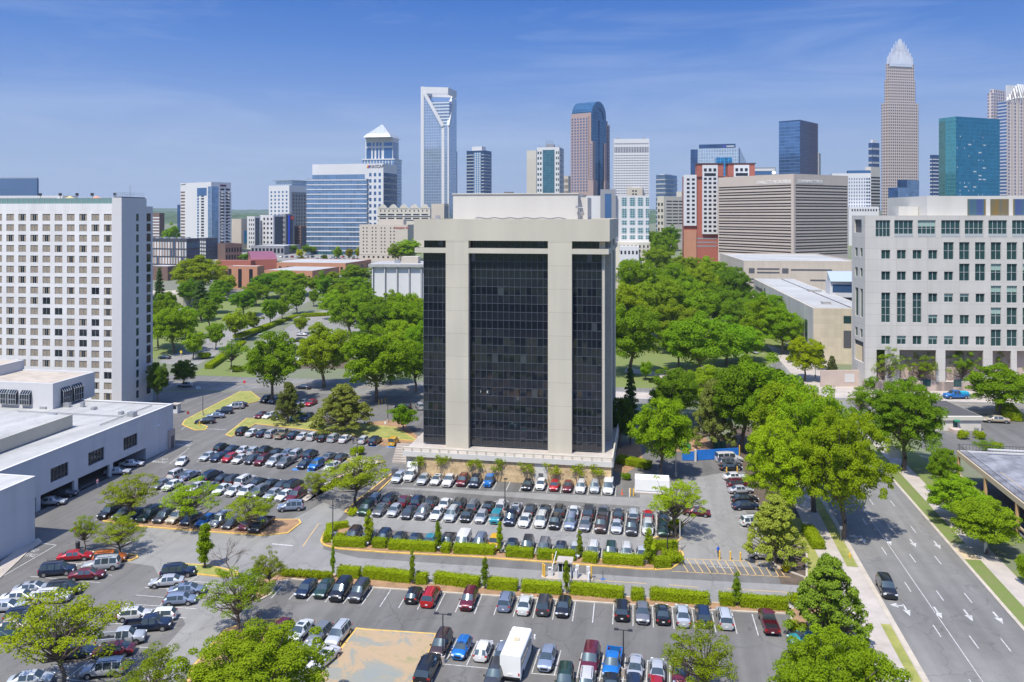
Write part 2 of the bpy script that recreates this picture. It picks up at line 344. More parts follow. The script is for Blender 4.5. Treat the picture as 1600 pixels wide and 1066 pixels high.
# avenue markings
mk = []
for a in (4.6, 8.2, 11.8):
    for k in range(-3, 26):
        s = k * 12.2 + (2 if a < 5 else 0)
        if a < 5 and 3 < s < 9: pass
        mk.append(avq(s, s + 3.0, a - .07, a + .07))
mk.append(avq(-60, 60, 5.9, 6.0))
def arrow(s, a, turn=False):
    out = [avq(s + .9, s + 2.6, a - .12, a + .12), [tuple(av(*q)[:2]) for q in ((s + 1, a - .48), (s - .6, a), (s + 1, a + .48))]]
    if turn:
        out += [avq(s + 2.0, s + 2.3, a - .9, a), [tuple(av(*q)[:2]) for q in ((s + 1.5, a - .8), (s + 2.15, a - 1.8), (s + 2.8, a - .8))]]
    return out
for s in (-17, 7.5, 31):
    for i, a in enumerate((2.4, 6.3, 10.0, 13.6)): mk += arrow(s, a, i == 0)
sheet('lane_markings', mk, M['white'], .012, px=False)
# cross street and crossing markings
mk = [csq(-60, 195, -.1, .1), csq(222, 400, -.1, .1)]
for a in (-4.5, 4.5):
    for s in range(-60, 400, 9):
        if not 190 < s < 226: mk.append(csq(s, s + 3, a - .08, a + .08))
sheet('cross_street_line', mk[:2], M['yellow'], .014, px=False)
mk2 = mk[2:]
for k in range(9):
    s = 219 + k * .0
    mk2.append(csq(218, 222, -8 + k * 1.9, -7.2 + k * 1.9)); mk2.append(csq(192, 196, -8 + k * 1.9, -7.2 + k * 1.9))
mk2 += [avq(98 + 0, 98.5, 0, 15), avq(101.5, 102, 0, 15)]
sheet('crossing_markings', mk2, M['white'], .014, px=False)
# pavements and verges along the avenue
sheet('pavement', [avq(-60, 102, -6.0, -.7)], M['concrete'], .03, px=False)
sheet('kerb', [avq(-60, 102, -.7, 0), avq(-60, 102, 15.4, 15.9)], M['kerb'], .06, px=False)
sheet('verge', [avq(21, 60, -2.4, -.8), avq(-45, 4, -2.0, -.8), ], M['grass_dry'], .05, px=False)
sheet('right_pavement', [avq(-60, 102, 18.2, 21.2)], M['concrete'], .035, px=False)
sheet('right_verge', [avq(-60, 27, 15.9, 18.2), avq(33, 102, 15.9, 18.2), avq(-60, 24, 21.2, 40), avq(34, 100, 21.2, 26)], M['grass'], .03, px=False)
sheet('right_verge_soil', [avq(27, 33, 15.9, 18.2), avq(46, 47.5, 18.2, 23)], M['sand'], .04, px=False)
sheet('tree_bed', [avq(-2, 100, -13, -6)], M['mulch_d'], .003, px=False)
sheet('tree_bed_cover', [avq(14, 40, -9.5, -6)], M['grass_dry'], .006, px=False)
# bank of mulch and lawn right of the office block
sheet('park_lawn', [[(955, 640), (960, 560), (960, 500), (1200, 470), (1235, 560), (1100, 600), (1000, 622)]], M['grass'], .006)
sheet('park_path', [[(980, 575), (1030, 582), (1100, 605), (1100, 610), (1020, 588), (975, 581)], [(960, 612), (1090, 616), (1090, 626), (960, 622)]], M['concrete'], .012)
sheet('left_lawn', [[(210, 560), (250, 500), (330, 470), (420, 460), (480, 445), (470, 470), (340, 510), (246, 560)],
                    [(300, 583), (350, 560), (395, 545), (400, 590), (300, 586)], [(560, 480), (600, 480), (660, 500), (660, 530), (600, 520)]], M['grass'], .006)
sheet('mulch_ground', [[(560, 520), (660, 530), (660, 576), (430, 576), (430, 566), (560, 560)]], M['mulch_d'], .007)
sheet('plaza', [[(1240, 588), (1262, 620), (1500, 628), (1700, 632), (1700, 606), (1340, 600), (1280, 560), (1200, 540)]], M['concrete'], .02)
sheet('museum_drive', [[(1440, 640), (1600, 652), (1800, 690), (1800, 760), (1540, 720), (1440, 700)]], M['asphalt'], .008)
sheet('far_parking_lot', [[(330, 418), (600, 418), (640, 398), (470, 392), (340, 396)]], M['asphalt_l'], .01)
sheet('mulch_bank', [[(575, 660), (625, 655), (660, 690), (600, 697), (560, 685)], [(965, 700), (1000, 690), (1005, 722), (975, 742), (958, 735)],
                     [(1010, 700), (1070, 660), (1110, 690), (1160, 695), (1160, 705), (1060, 706)]], M['mulch'], .012)
ZHt = lambda x, y: (x / 4, 800 + y / 4); ZDt = lambda x, y: (400 + x / 4.444, 860 + y / 4.444); ZEt = lambda x, y: (740 + x / 4.444, 860 + y / 4.444)
mk = []
for a, b, c, d in ((190, 403, 625, 443), (345, 305, 515, 327), (905, 473, 1110, 486), (850, 520, 1040, 536), (775, 573, 1230, 606), (630, 690, 805, 704), (540, 755, 700, 766), (560, 897, 865, 918), (410, 1047, 560, 1060), (130, 578, 345, 602), (0, 635, 50, 640), (440, 405, 370, 445), (230, 545, 0, 690),
                   (1240, 395, 1170, 443), (1030, 555, 985, 600), (640, 868, 415, 1045), (330, 960, 480, 972), (870, 845, 945, 851), (1050, 715, 1095, 722), (1090, 657, 1165, 664), (1200, 435, 1410, 448), (640, 345, 765, 352), (600, 385, 700, 396), (0, 855, 40, 858), (0, 770, 60, 774), (450, 820, 500, 824), (690, 985, 780, 993)):
    mk.append([tuple(q[:2]) for q in stripw(P(*ZHt(a, b)), P(*ZHt(c, d)), .12)])
mk.append([tuple(q[:2]) for q in stripw(P(*ZDt(1270, 787)), P(*ZEt(100, 820)), .12)]); mk.append([tuple(q[:2]) for q in stripw(P(*ZEt(395, 855)), P(*ZEt(1420, 925)), .12)])
sheet('bay_lines', mk, M['white'], .011, px=False)
ZAt = lambda x, y: (240 + x / 4.1, 640 + y / 4.1)
sheet('accessible_bay_marks', [[ZAt(890, 378), ZAt(930, 378), ZAt(930, 390), ZAt(890, 390)], [ZAt(985, 385), ZAt(1028, 385), ZAt(1028, 398), ZAt(985, 398)], [ZAt(1385, 228), ZAt(1430, 228), ZAt(1425, 238), ZAt(1385, 238)], [ZAt(1500, 234), ZAt(1545, 234), ZAt(1545, 243), ZAt(1500, 243)]], M['bluep'], .013)
# gore hatching and other painted lines in the lot
mk = []
top = [P(1067 + i * 11.4, 873 + i * .4) for i in range(13)]; 
for i in range(13):
    a = P(1062 + i * 11.8, 874 + i * .35); b = P(1076 + i * 11.8, 895 + i * .55)
    mk.append([tuple(q[:2]) for q in stripw(a, b, .14)])
for a, b in (((1055, 873), (1210, 878)), ((1050, 893), (1235, 902)), ((930, 907), (1010, 912)), ((1045, 914), (1091, 918)), ((1136, 920), (1235, 926)), ((473, 854), (498, 818)), ((1210, 878), (1226, 900))):
    mk.append([tuple(q[:2]) for q in stripw(P(*a), P(*b), .16)])
sheet('yellow_markings', mk, M['yellow'], .016, px=False)
mk = [[tuple(q[:2]) for q in stripw(P(*a), P(*b), .35)] for a, b in (((425, 850), (458, 853)),)]
mk += [[tuple(q[:2]) for q in stripw(P(*a), P(*b), .14)] for a, b in (((0, 903), (88, 852)), ((65, 849), (88, 852)), ((265, 725), (296, 700)), ((283, 672), (297, 661)), ((238, 722), (270, 697)))]
sheet('white_markings', mk, M['white'], .016, px=False)
def text(name, s, size, m, depth=.0):
    cu = bpy.data.curves.new('t', 'FONT'); cu.body = s; cu.size = size; cu.extrude = depth; cu.align_x = 'CENTER'; cu.align_y = 'CENTER'; cu.resolution_u = 2
    o = bpy.data.objects.new('t', cu); C.objects.link(o); dg = bpy.context.evaluated_depsgraph_get()
    me = bpy.data.meshes.new_from_object(o.evaluated_get(dg)); bpy.data.objects.remove(o); me.materials.clear(); me.materials.append(m); me.name = name
    return me
for (u, v, s, rz, sz) in ((47, 864, 'NO\nPARKING', -10, 1.3), (290, 702 - 8, 'NO\nPARKING', -10, 1.5), (1127, 886.5, 'NO PARKING', -8, .62), (252, 720, 'NO\nPARKING', -10, 1.5), (338, 671, 'NO PARKING', -10, .9)):
    o = link('painted_words', text('painted_words', s, sz, M['white'])); p = P(u, v); o.location = (p.x, p.y, .02); o.rotation_euler = (0, 0, R(rz)); o.scale = (.62 if sz > 1 else 1, 1.25, 1); tag(o, kind='structure')
# kerbed islands
def island(name, poly, top, h=.14, yk=True):
    slab(name, [poly], M['kerb_y'] if yk else M['kerb'], h)
    pts = inset_poly(poly, .28)
    mbx = MB(); mbx.poly([(q.x, q.y, h + .006) for q in pts]); o = mbx.build(name + '_planting', top); tag(o, kind='structure')
    # face up
    if o.data.polygons[0].normal.z < 0: o.data.flip_normals()
island('entrance_island', [(292, 668), (284, 664), (288, 657), (375, 612), (392, 612), (410, 626), (380, 633), (350, 640), (312, 662), (325, 667), (322, 672), (305, 673)], M['grass_dry'])
island('upper_island', [(352, 680), (385, 654), (480, 655), (560, 662), (620, 668), (655, 690), (560, 683), (480, 672), (400, 663), (362, 683)], M['grass_dry'])
island('tree_island', [(160, 815), (165, 806), (200, 808), (300, 817), (400, 822), (432, 812), (468, 812), (471, 818), (450, 834), (410, 838), (300, 830), (200, 822)], M['mulch'])
island('crepe_island', [(478, 783), (470, 778), (505, 757), (560, 742), (600, 722), (540, 716), (555, 730), (520, 750)], M['concrete'])
island('narrow_island', [(538, 800), (546, 806), (556, 803), (620, 742), (612, 740), (560, 780)], M['mulch_d'])
island('hedge_island', [(500, 846), (506, 832), (530, 824), (562, 824), (566, 834), (545, 842), (612, 853), (735, 860), (860, 868), (1008, 880), (1035, 880), (1022, 891), (1008, 891), (860, 880), (735, 871), (612, 865), (530, 859), (506, 853)], M['mulch'])
island('right_island', [(1010, 845), (1030, 838), (1060, 835), (1066, 842), (1055, 850), (1030, 850)], M['mulch_d'])
island('corner_hedge_island', [(1022, 892), (1020, 858), (1040, 850), (1062, 854), (1069, 868), (1064, 880), (1050, 890)], M['mulch_d'])
island('long_hedge_island', [(395, 925), (400, 905), (430, 895), (456, 892), (560, 902), (737, 917), (875, 926), (1100, 941), (1237, 948), (1236, 961), (1100, 954), (875, 939), (737, 930), (587, 920), (455, 906), (436, 910), (424, 930), (400, 942)], M['mulch'], yk=False)
island('small_oval_island', [(278, 881), (330, 884), (372, 894), (374, 899), (352, 903), (300, 898), (290, 890)], M['grass_dry'])
island('left_tree_island', [(140, 862), (190, 864), (215, 868), (216, 872), (205, 877), (170, 876), (140, 874)], M['mulch_d'])
island('bare_island', [(556, 982), (573, 984), (650, 989), (682, 991), (682, 1002), (640, 1080), (480, 1075), (515, 1036)], M['soil_p'])
island('left_bank', [(302, 1040), (350, 985), (392, 970), (440, 968), (420, 1000), (380, 1100), (280, 1100), (296, 1055)], M['mulch'])
island('right_bed', [(1210, 884), (1235, 895), (1262, 905), (1262, 860), (1240, 850), (1200, 870)], M['mulch_d'], yk=False)
island('lower_right_bed', [(1232, 952), (1240, 1000), (1262, 1012), (1300, 1005), (1300, 940)], M['mulch'], yk=False)
island('booth_island', [(846, 903), (846, 899), (870, 895), (905, 898), (928, 903), (926, 908), (895, 907), (860, 906)], M['concrete'], yk=False)
# ---------------------------------------------------------------- vehicles
PAINT = mat('car_paint', (.5, .5, .5), .34, metal=.25, coat=.6, objc=True)
M['carglass'] = mat('car_glass', (.085, .115, .125), .07, metal=.55)
M['tyre'] = mat('tyre_rubber', (.015, .015, .015), .8)
M['rim'] = mat('rim_alloy', (.45, .45, .46), .35, metal=.8)
M['black'] = mat('black_trim', (.012, .012, .013), .5)
M['lamp'] = mat('headlamp_glass', (.75, .78, .8), .12)
M['redlamp'] = mat('tail_lamp_red', (.42, .015, .012), .25)
M['plate'] = mat('licence_plate', (.7, .7, .68), .5)
M['vanwhite'] = mat('box_white', (.78, .77, .73), .5, noise=.06, nscale=.5)
COL = dict(white=(.70, .69, .66), silver=(.44, .455, .47), grey=(.17, .175, .19), charcoal=(.05, .052, .058), black=(.014, .015, .018), navy=(.014, .026, .06),
           blue=(.012, .16, .48), red=(.42, .012, .018), maroon=(.13, .012, .022), tan=(.42, .37, .26), green=(.02, .05, .035), teal=(.03, .26, .32), yellow=(.75, .42, .03),
           orange=(.52, .13, .02), steel=(.20, .24, .33), brown=(.06, .035, .03))
COL['slate blue'] = COL.pop('steel'); COL['dark grey'] = COL.pop('charcoal'); COL['dark green'] = COL.pop('green'); COL['dark brown'] = COL.pop('brown')
# stations from tail to nose: (y, half width, belt height, top height, top half width, kind of the span that follows)
PROF = {
 'sedan': [(-2.40, .62, .55, .78, .50, 'b'), (-2.34, .80, .74, .93, .66, 'b'), (-1.78, .90, .90, 1.02, .72, 'R'), (-1.08, .91, .93, 1.40, .60, 'S'), (-.22, .92, .92, 1.45, .62, 'P'), (-.10, .92, .92, 1.45, .62, 'S'),
           (.55, .92, .90, 1.41, .61, 'W'), (1.28, .91, .86, .98, .74, 'b'), (2.0, .88, .78, .86, .70, 'b'), (2.32, .78, .62, .73, .56, 'b'), (2.42, .60, .5, .58, .42, 'b')],
 'suv': [(-2.36, .72, .6, .9, .62, 'b'), (-2.30, .88, .98, 1.08, .76, 'R'), (-2.02, .93, 1.02, 1.66, .68, 'S'), (-1.15, .94, 1.02, 1.73, .70, 'P'), (-1.03, .94, 1.02, 1.74, .70, 'S'), (-.16, .94, 1.01, 1.75, .70, 'P'), (-.04, .94, 1.01, 1.75, .70, 'S'),
         (.68, .94, 1.0, 1.68, .68, 'W'), (1.25, .93, .98, 1.10, .78, 'b'), (2.12, .90, .9, 1.0, .74, 'b'), (2.34, .82, .72, .84, .62, 'b'), (2.42, .66, .6, .66, .5, 'b')],
 'hatchback': [(-2.08, .66, .6, .85, .55, 'b'), (-2.02, .82, .90, .98, .70, 'R'), (-1.55, .87, .92, 1.42, .60, 'S'), (-.25, .88, .92, 1.50, .62, 'P'), (-.13, .88, .92, 1.50, .62, 'S'),
         (.55, .88, .90, 1.45, .61, 'W'), (1.20, .88, .87, .99, .72, 'b'), (1.85, .85, .78, .88, .68, 'b'), (2.08, .74, .62, .72, .54, 'b'), (2.14, .6, .52, .58, .42, 'b')],
 'van': [(-2.75, .86, .7, 1.0, .8, 'b'), (-2.70, .97, 1.1, 1.2, .9, 'R'), (-2.60, .99, 1.15, 2.06, .84, 'S'), (-1.5, 1.0, 1.15, 2.12, .86, 'P'), (-1.35, 1.0, 1.15, 2.12, .86, 'S'), (-.3, 1.0, 1.15, 2.12, .86, 'P'), (-.15, 1.0, 1.15, 2.12, .86, 'S'),
         (.95, 1.0, 1.15, 2.02, .82, 'W'), (1.75, .98, 1.05, 1.22, .82, 'b'), (2.45, .94, .92, 1.05, .76, 'b'), (2.66, .84, .7, .8, .6, 'b'), (2.72, .7, .6, .66, .5, 'b')],
 'pickup': [(-.62, .95, 1.05, 1.10, .88, 'R'), (-.52, .95, 1.06, 1.78, .68, 'S'), (.16, .95, 1.06, 1.84, .70, 'P'), (.28, .95, 1.06, 1.84, .70, 'S'),
         (.98, .95, 1.05, 1.76, .68, 'W'), (1.55, .95, 1.03, 1.18, .80, 'b'), (2.50, .93, .98, 1.10, .76, 'b'), (2.74, .86, .8, .92, .66, 'b'), (2.82, .72, .64, .7, .5, 'b')],
 'jeep': [(-1.95, .74, .9, .98, .7, 'R'), (-1.90, .80, 1.0, 1.72, .72, 'S'), (-.75, .80, 1.0, 1.78, .74, 'P'), (-.62, .80, 1.0, 1.78, .74, 'S'), (.32, .80, 1.0, 1.76, .72, 'W'), (.62, .80, .98, 1.12, .70, 'b'), (1.72, .70, .95, 1.06, .62, 'b'), (1.80, .68, .6, .9, .58, 'b')],
 'cube': [(-1.95, .78, .8, .95, .74, 'R'), (-1.88, .84, .98, 1.56, .74, 'S'), (-.35, .85, .98, 1.64, .76, 'P'), (-.2, .85, .98, 1.64, .76, 'S'), (.72, .85, .97, 1.56, .74, 'W'), (1.1, .85, .95, 1.08, .74, 'b'), (1.8, .84, .86, .95, .72, 'b'), (1.96, .76, .62, .74, .6, 'b')],
}
PROF['minivan'] = [(y * 1.06, w_, zb, zt * (1.0 if zt < 1.2 else 1.02), wt, k) for y, w_, zb, zt, wt, k in PROF['suv']]
PROF['large suv'] = [(y * 1.13, w_ * 1.06, zb * 1.06, zt * 1.08, wt * 1.08, k) for y, w_, zb, zt, wt, k in PROF['suv']]
PROF['convertible'] = PROF['sedan']
def ring(st):
    y, w_, zb, zt, wt, _ = st
    z0 = .24
    half = [(0, z0), (w_ * .88, z0), (w_ * .985, .42), (w_, (zb + .45) / 2 + .08), (w_ * .97, zb), (wt, zt - .05), (wt * .72, zt), (0, zt + .025)]
    return [Vector((x, y, z)) for x, z in half]
def weld(me):
    bm = bmesh.new(); bm.from_mesh(me); bmesh.ops.remove_doubles(bm, verts=bm.verts[:], dist=.002)
    for f in bm.faces: f.smooth = True
    bmesh.ops.dissolve_degenerate(bm, dist=.0005, edges=bm.edges[:]); bm.to_mesh(me); bm.free(); me.set_sharp_from_angle(angle=R(38))
def car_parts(kind):
    pr = PROF[kind]; body = MB(); gl = {'windscreen': MB(), 'rear_window': MB(), 'side_window': MB(), 'side_window ': MB()}
    rg = [ring(s) for s in pr]; mir = lambda v: Vector((-v.x, v.y, v.z))
    def inset(q, k):                      # shrink quad a little so that paint shows round the pane
        c = sum(q, Vector()) / 4; return [c + (p - c) * k for p in q]
    for i in range(len(pr) - 1):
        a, b, k = rg[i], rg[i + 1], pr[i][5]
        for j in range(7):
            for side in (1, -1):
                q = [a[j], b[j], b[j + 1], a[j + 1]]
                if side == 1: q = q[::1]
                else: q = [mir(p) for p in q][::-1]
                key = None
                if k == 'W' and j >= 5: key = 'windscreen'
                elif k == 'R' and j >= 5: key = 'rear_window'
                elif k == 'S' and j == 4: key = 'side_window' if side == 1 else 'side_window '
                elif k in 'WR' and j == 4: key = None
                body.quad(*q[::-1], mi=1 if j == 1 else 0) if key is None else None
                if key:
                    gl[key].quad(*q[::-1])
    for e, rv in ((rg[0], False), (rg[-1], True)):
        pts = e + [mir(p) for p in e[-2:0:-1]]
        body.poly(pts if rv else pts[::-1])
    # dark sills and bumpers belong to the body
    y0, y1 = pr[0][0], pr[-1][0]; w_ = max(s[1] for s in pr)
    wb = (y0 + .85 if kind != 'pickup' else -1.75, y1 - .92)
    rt = .36 if kind in ('suv', 'pickup', 'large suv', 'jeep', 'van', 'minivan') else .33
    if kind == 'pickup':
        Y0 = -2.85; y0 = Y0
        body.box(-.95, -.80, Y0, -.6, .45, 1.08).box(.80, .95, Y0, -.6, .45, 1.08).box(-.80, .80, Y0, Y0 + .1, .45, 1.06)
    for sx in (-1, 1):
        for y in wb:
            N_ = 14; c_ = []
            for q in range(N_ + 1):
                a = math.pi * (-.12 + 1.24 * q / N_); c_.append((sx * (w_ + .006), y + math.cos(a) * (rt + .07), rt + math.sin(a) * (rt + .07)))
            body.poly(c_ if sx < 0 else c_[::-1], 1)
    bme = body.mesh('body', [PAINT, M['black']]); weld(bme)
    parts = [('body', bme, 'paint')]
    if kind == 'pickup':
        parts.append(('truck_bed', MB().box(-.80, .80, y0 + .1, -.62, .42, .62).mesh('truck_bed', M['black']), None))
    for k, g in gl.items():
        if g.f:
            gme = g.mesh('glass', M['carglass']); weld(gme); parts.append((k.strip(), gme, None))
    for sx in (-1, 1):
        for y in wb:
            xo = sx * (w_ + .015); xi = sx * (w_ - .22)
            wm = MB().tube((xi, y, rt), (xo, y, rt), rt, n=14, mi=0); wm.tube((xo, y, rt), (xo + sx * .01, y, rt), rt * .62, n=10, mi=1)
            parts.append(('wheel', wm.mesh('wheel', [M['tyre'], M['rim']]), None))
    n = pr[-2]; z = n[2]
    for sx in (-1, 1):
        parts.append(('headlight', MB().box(sx * n[1] * .62, sx * (n[1] * 1.03), n[0] - .16, n[0] + .05, z - .05, z + .1).mesh('hl', M['lamp']), None))
    t = pr[1] if kind != 'pickup' else (y0 + .02, .95, .85, 0, 0, 0)
    for sx in (-1, 1):
        parts.append(('tail_light', MB().box(sx * t[1] * .70, sx * (t[1] * 1.02), t[0] - .04, t[0] + .12, t[2] - .14, t[2] + .05).mesh('tl', M['redlamp']), None))
    parts.append(('grille', MB().box(-n[1] * .55, n[1] * .55, y1 - .06, y1 + .02, .36, .58).mesh('grille', M['black']), None))
    parts.append(('licence_plate', MB().box(-.16, .16, y0 - .03, y0 + .02, .50, .64).mesh('plate', M['plate']), None))
    c = [s for s in pr if s[5] == 'W'][0]
    for sx in (-1, 1):
        parts.append(('mirror', MB().box(sx * (c[1] - .02), sx * (c[1] + .16), c[0] + .35, c[0] + .5, c[2] + .02, c[2] + .16).mesh('mirror', PAINT), 'paint'))
    if kind in ('suv', 'large suv', 'minivan'):
        r_ = MB(); x = c[4] * .82
        for sx in (-1, 1): r_.bar((sx * x, -1.6, c[3] + .12), (sx * x, .5, c[3] + .1), .05, .05)
        parts.append(('roof_rack', r_.mesh('rack', M['black']), None))
    return parts
CARS = {}
CAR_COUNT = {}
ALLCARS = []
def car(kind, colour, p, ang, face=1, small=False, scale=1.0):
    """ang: compass direction of the nose (radians from +Y, anticlockwise)"""
    k = kind.split('|')[0]
    if k not in CARS: CARS[k] = car_parts(k)
    nm = {'suv': 'parked_suv', 'sedan': 'parked_car', 'cube': 'parked_hatchback', 'jeep': 'parked_jeep', 'hatchback': 'parked_hatchback', 'van': 'parked_van', 'pickup': 'pickup_truck',
          'minivan': 'parked_minivan', 'large suv': 'parked_suv', 'convertible': 'parked_car'}[k]
    if k == 'jeep': nm = 'parked_off_roader'
    z = .02
    root = empty(nm, (p.x, p.y, gz(p.y) + z), ang + (0 if face == 1 else math.pi) + R(rnd.uniform(-1.6, 1.6)))
    root['category'] = {'cube': 'hatchback', 'large suv': 'suv', 'convertible': 'car', 'sedan': 'car', 'jeep': 'off-roader'}.get(k, k)
    root.scale = (scale * rnd.uniform(.97, 1.03), scale * rnd.uniform(.94, 1.05), scale * rnd.uniform(.95, 1.04))
    c = COL[colour]; q_ = rnd.uniform(.82, 1.08); c = [max(.004, x * q_ * rnd.uniform(.98, 1.02)) for x in c]
    for (n, me, pt) in CARS[k]:
        if small and n in ('grille', 'licence_plate', 'mirror', 'roof_rack', 'headlight', 'tail_light'): continue
        o = link(n, me, root)
        if pt: o.color = (*c, 1)
    if k == 'sedan' and not small and rnd.random() < .22:
        link('sunroof', SUNROOF, root)
    return root
SUNROOF = MB().box(-.38, .38, -.35, .25, 1.40, 1.485).mesh('sunroof', M['carglass'])
def ZT(ox, oy, s): return lambda x, y: (ox + x / s, oy + y / s)
ZA, ZB, ZC_, ZD, ZE, ZF, ZH = ZT(240, 640, 4.1), ZT(500, 720, 4.444), ZT(840, 680, 3.807), ZT(400, 860, 4.444), ZT(740, 860, 4.444), ZT(1060, 860, 4.21), ZT(0, 800, 4)
Z2, Z5, Z1B = ZT(0, 540, 3.33), ZT(240, 380, 3.553), ZT(1000, 560, 4.4406)
def near_word(k): return {'sedan': 'sedan', 'cube': 'boxy hatchback', 'jeep': 'open off-roader', 'suv': 'suv', 'convertible': 'coupe'}.get(k, k)
LINES = []
def row(desc, group, cars, face=-1, fit=True, heads=None, side='left', pitch=2.6, ang=None, lines=True, L_=5.0, zc=.75, shift=0, ends=0):
    """cars: (zoom fn, x, y, kind, colour[, face]) ordered; the row line is fitted through them and they stand square to it"""
    pts = []
    for c in cars:
        u, v = c[0](c[1], c[2]); pts.append(P(u, v, zc))
    n = len(pts); cx = sum(p.x for p in pts) / n; cy = sum(p.y for p in pts) / n
    if n > 2:
        sxx = sum((p.x - cx) ** 2 for p in pts); syy = sum((p.y - cy) ** 2 for p in pts); sxy = sum((p.x - cx) * (p.y - cy) for p in pts)
        th = .5 * math.atan2(2 * sxy, sxx - syy)
    else: th = math.atan2(pts[-1].y - pts[0].y, pts[-1].x - pts[0].x)
    d = Vector((math.cos(th), math.sin(th), 0))
    if d.dot(pts[-1] - pts[0]) < 0: d = -d
    cen = Vector((cx, cy, 0)); nrm = Vector((-d.y, d.x, 0))
    if nrm.y < 0 and abs(nrm.y) > .3: nrm = -nrm
    head = math.atan2(-nrm.x, nrm.y) if ang is None else ang
    ss = [(p - cen).dot(d) for p in pts]
    if pitch:      # snap to the stalls
        off = 0
        best = min((sum((((s - o) / pitch + .5) % 1 - .5) ** 2 for s in ss), o) for o in [k * pitch / 26 for k in range(26)])[1]
        idx = [round((s - best) / pitch) for s in ss]
        for i in range(1, n):
            if idx[i] <= idx[i - 1]: idx[i] = idx[i - 1] + 1
        # refit offset after pushing
        o2 = sum(s - k * pitch for s, k in zip(ss, idx)) / n
        pos = [o2 + k * pitch for k in idx]
        pos = [.55 * a + .45 * b for a, b in zip(pos, ss)]
        for i in range(1, n):
            if pos[i] - pos[i - 1] < 2.15: pos[i] = pos[i - 1] + 2.15
        if lines:
            for k in range(idx[0] - ends, idx[-1] + 2 + ends):
                s = o2 + (k - .5) * pitch; a = cen + d * s - nrm * L_ / 2; b = cen + d * s + nrm * L_ / 2
                LINES.append([tuple(q[:2]) for q in stripw(a, b, .12)])
    else: pos = ss
    used = {}
    info = []
    for i, c in enumerate(cars):
        p = cen + d * pos[i] + nrm * rnd.uniform(-.22, .22)
        f = c[5] if len(c) > 5 else face
        o = car(c[3], c[4], p, head, f, scale=c[6] if len(c) > 6 else 1)
        o['group'] = group; info.append((o, c[4], near_word(c[3].split('|')[0])))
    names = ['%s %s' % (b, k) for _, b, k in info]
    for i, (o, col, k) in enumerate(info):
        if names.count(names[i]) == 1: lab = 'only %s in the %s' % (names[i], desc)
        else: lab = '%s, %s from the %s in the %s' % (names[i], ORD[i + 1], side, desc)
        o['label'] = lab[0].lower() + lab[1:]
    return info
row('short row beside the entrance island', 'cars beside the entrance island', [(Z5, 290, 985, 'sedan', 'black'), (Z5, 352, 955, 'sedan', 'slate blue'), (Z5, 382, 931, 'suv', 'navy'), (Z5, 447, 905, 'suv', 'silver'), (Z5, 482, 893, 'sedan', 'navy')], side='near end', ang=R(-80), pitch=None)
row('row behind the upper grass island', 'cars behind the upper grass island', [(Z5, 595, 953, 'sedan', 'maroon'), (Z5, 650, 950, 'sedan', 'white'), (Z5, 700, 958, 'sedan', 'grey'), (Z5, 795, 965, 'suv', 'teal'), (Z5, 850, 968, 'suv', 'navy')], pitch=None)
row('row under the big oaks', 'cars parked under the oaks', [(Z5, 627, 865, 'suv', 'black'), (Z5, 665, 872, 'sedan', 'grey'), (Z5, 835, 880, 'sedan', 'silver'), (Z5, 872, 885, 'sedan', 'red')], pitch=None)
row('row in front of the upper grass island', 'cars in front of the upper grass island', [(ZA, 565, 135, 'suv', 'black'), (ZA, 630, 142, 'sedan', 'white'), (ZA, 690, 150, 'sedan', 'navy'), (ZA, 762, 147, 'suv', 'silver'), (ZA, 835, 148, 'pickup', 'tan'), (ZA, 900, 162, 'sedan', 'navy'),
    (ZA, 957, 167, 'sedan', 'white'), (ZA, 1025, 172, 'suv', 'white'), (ZA, 1095, 180, 'sedan', 'black'), (ZA, 1170, 177, 'suv', 'silver'), (ZA, 1240, 184, 'sedan', 'white'), (ZA, 1335, 194, 'hatchback', 'white'), (ZA, 1432, 192, 'suv', 'navy'), (ZA, 1523, 202, 'jeep', 'yellow')], face=1)
row('back half of the upper double row', 'cars in the upper double row', [(ZA, 433, 242, 'suv', 'black'), (ZA, 500, 250, 'sedan', 'navy'), (ZA, 573, 258, 'sedan', 'white'), (ZA, 645, 260, 'hatchback', 'silver'), (ZA, 708, 268, 'suv', 'black'), (ZA, 795, 272, 'sedan', 'black'),
    (ZA, 862, 275, 'sedan', 'slate blue'), (ZA, 938, 272, 'large suv', 'silver'), (ZA, 1013, 290, 'suv', 'navy'), (ZA, 1103, 298, 'sedan', 'grey'), (ZA, 1205, 298, 'sedan', 'dark grey')], face=1)
row('front half of the upper double row', 'cars in the upper double row', [(ZA, 345, 293, 'sedan', 'silver'), (ZA, 412, 300, 'sedan', 'navy'), (ZA, 487, 303, 'hatchback', 'red'), (ZA, 560, 308, 'sedan', 'white'), (ZA, 632, 318, 'hatchback', 'dark grey'), (ZA, 703, 320, 'suv', 'maroon'),
    (ZA, 785, 327, 'suv', 'silver'), (ZA, 862, 337, 'pickup', 'grey'), (ZA, 950, 343, 'sedan', 'navy'), (ZA, 1035, 345, 'suv', 'blue'), (ZA, 1160, 359, 'convertible', 'white')])
row('back half of the middle double row', 'cars in the middle double row', [(ZA, 133, 409, 'suv', 'white'), (ZA, 217, 420, 'sedan', 'slate blue'), (ZA, 370, 420, 'large suv', 'navy'), (ZA, 452, 437, 'sedan', 'black'), (ZA, 530, 438, 'suv', 'dark grey'), (ZA, 600, 440, 'large suv', 'white'), (ZA, 685, 460, 'sedan', 'black'),
    (ZA, 768, 472, 'sedan', 'black'), (ZA, 838, 483, 'sedan', 'dark grey'), (ZA, 915, 477, 'large suv', 'black'), (ZA, 1000, 508, 'sedan', 'grey')], face=1)
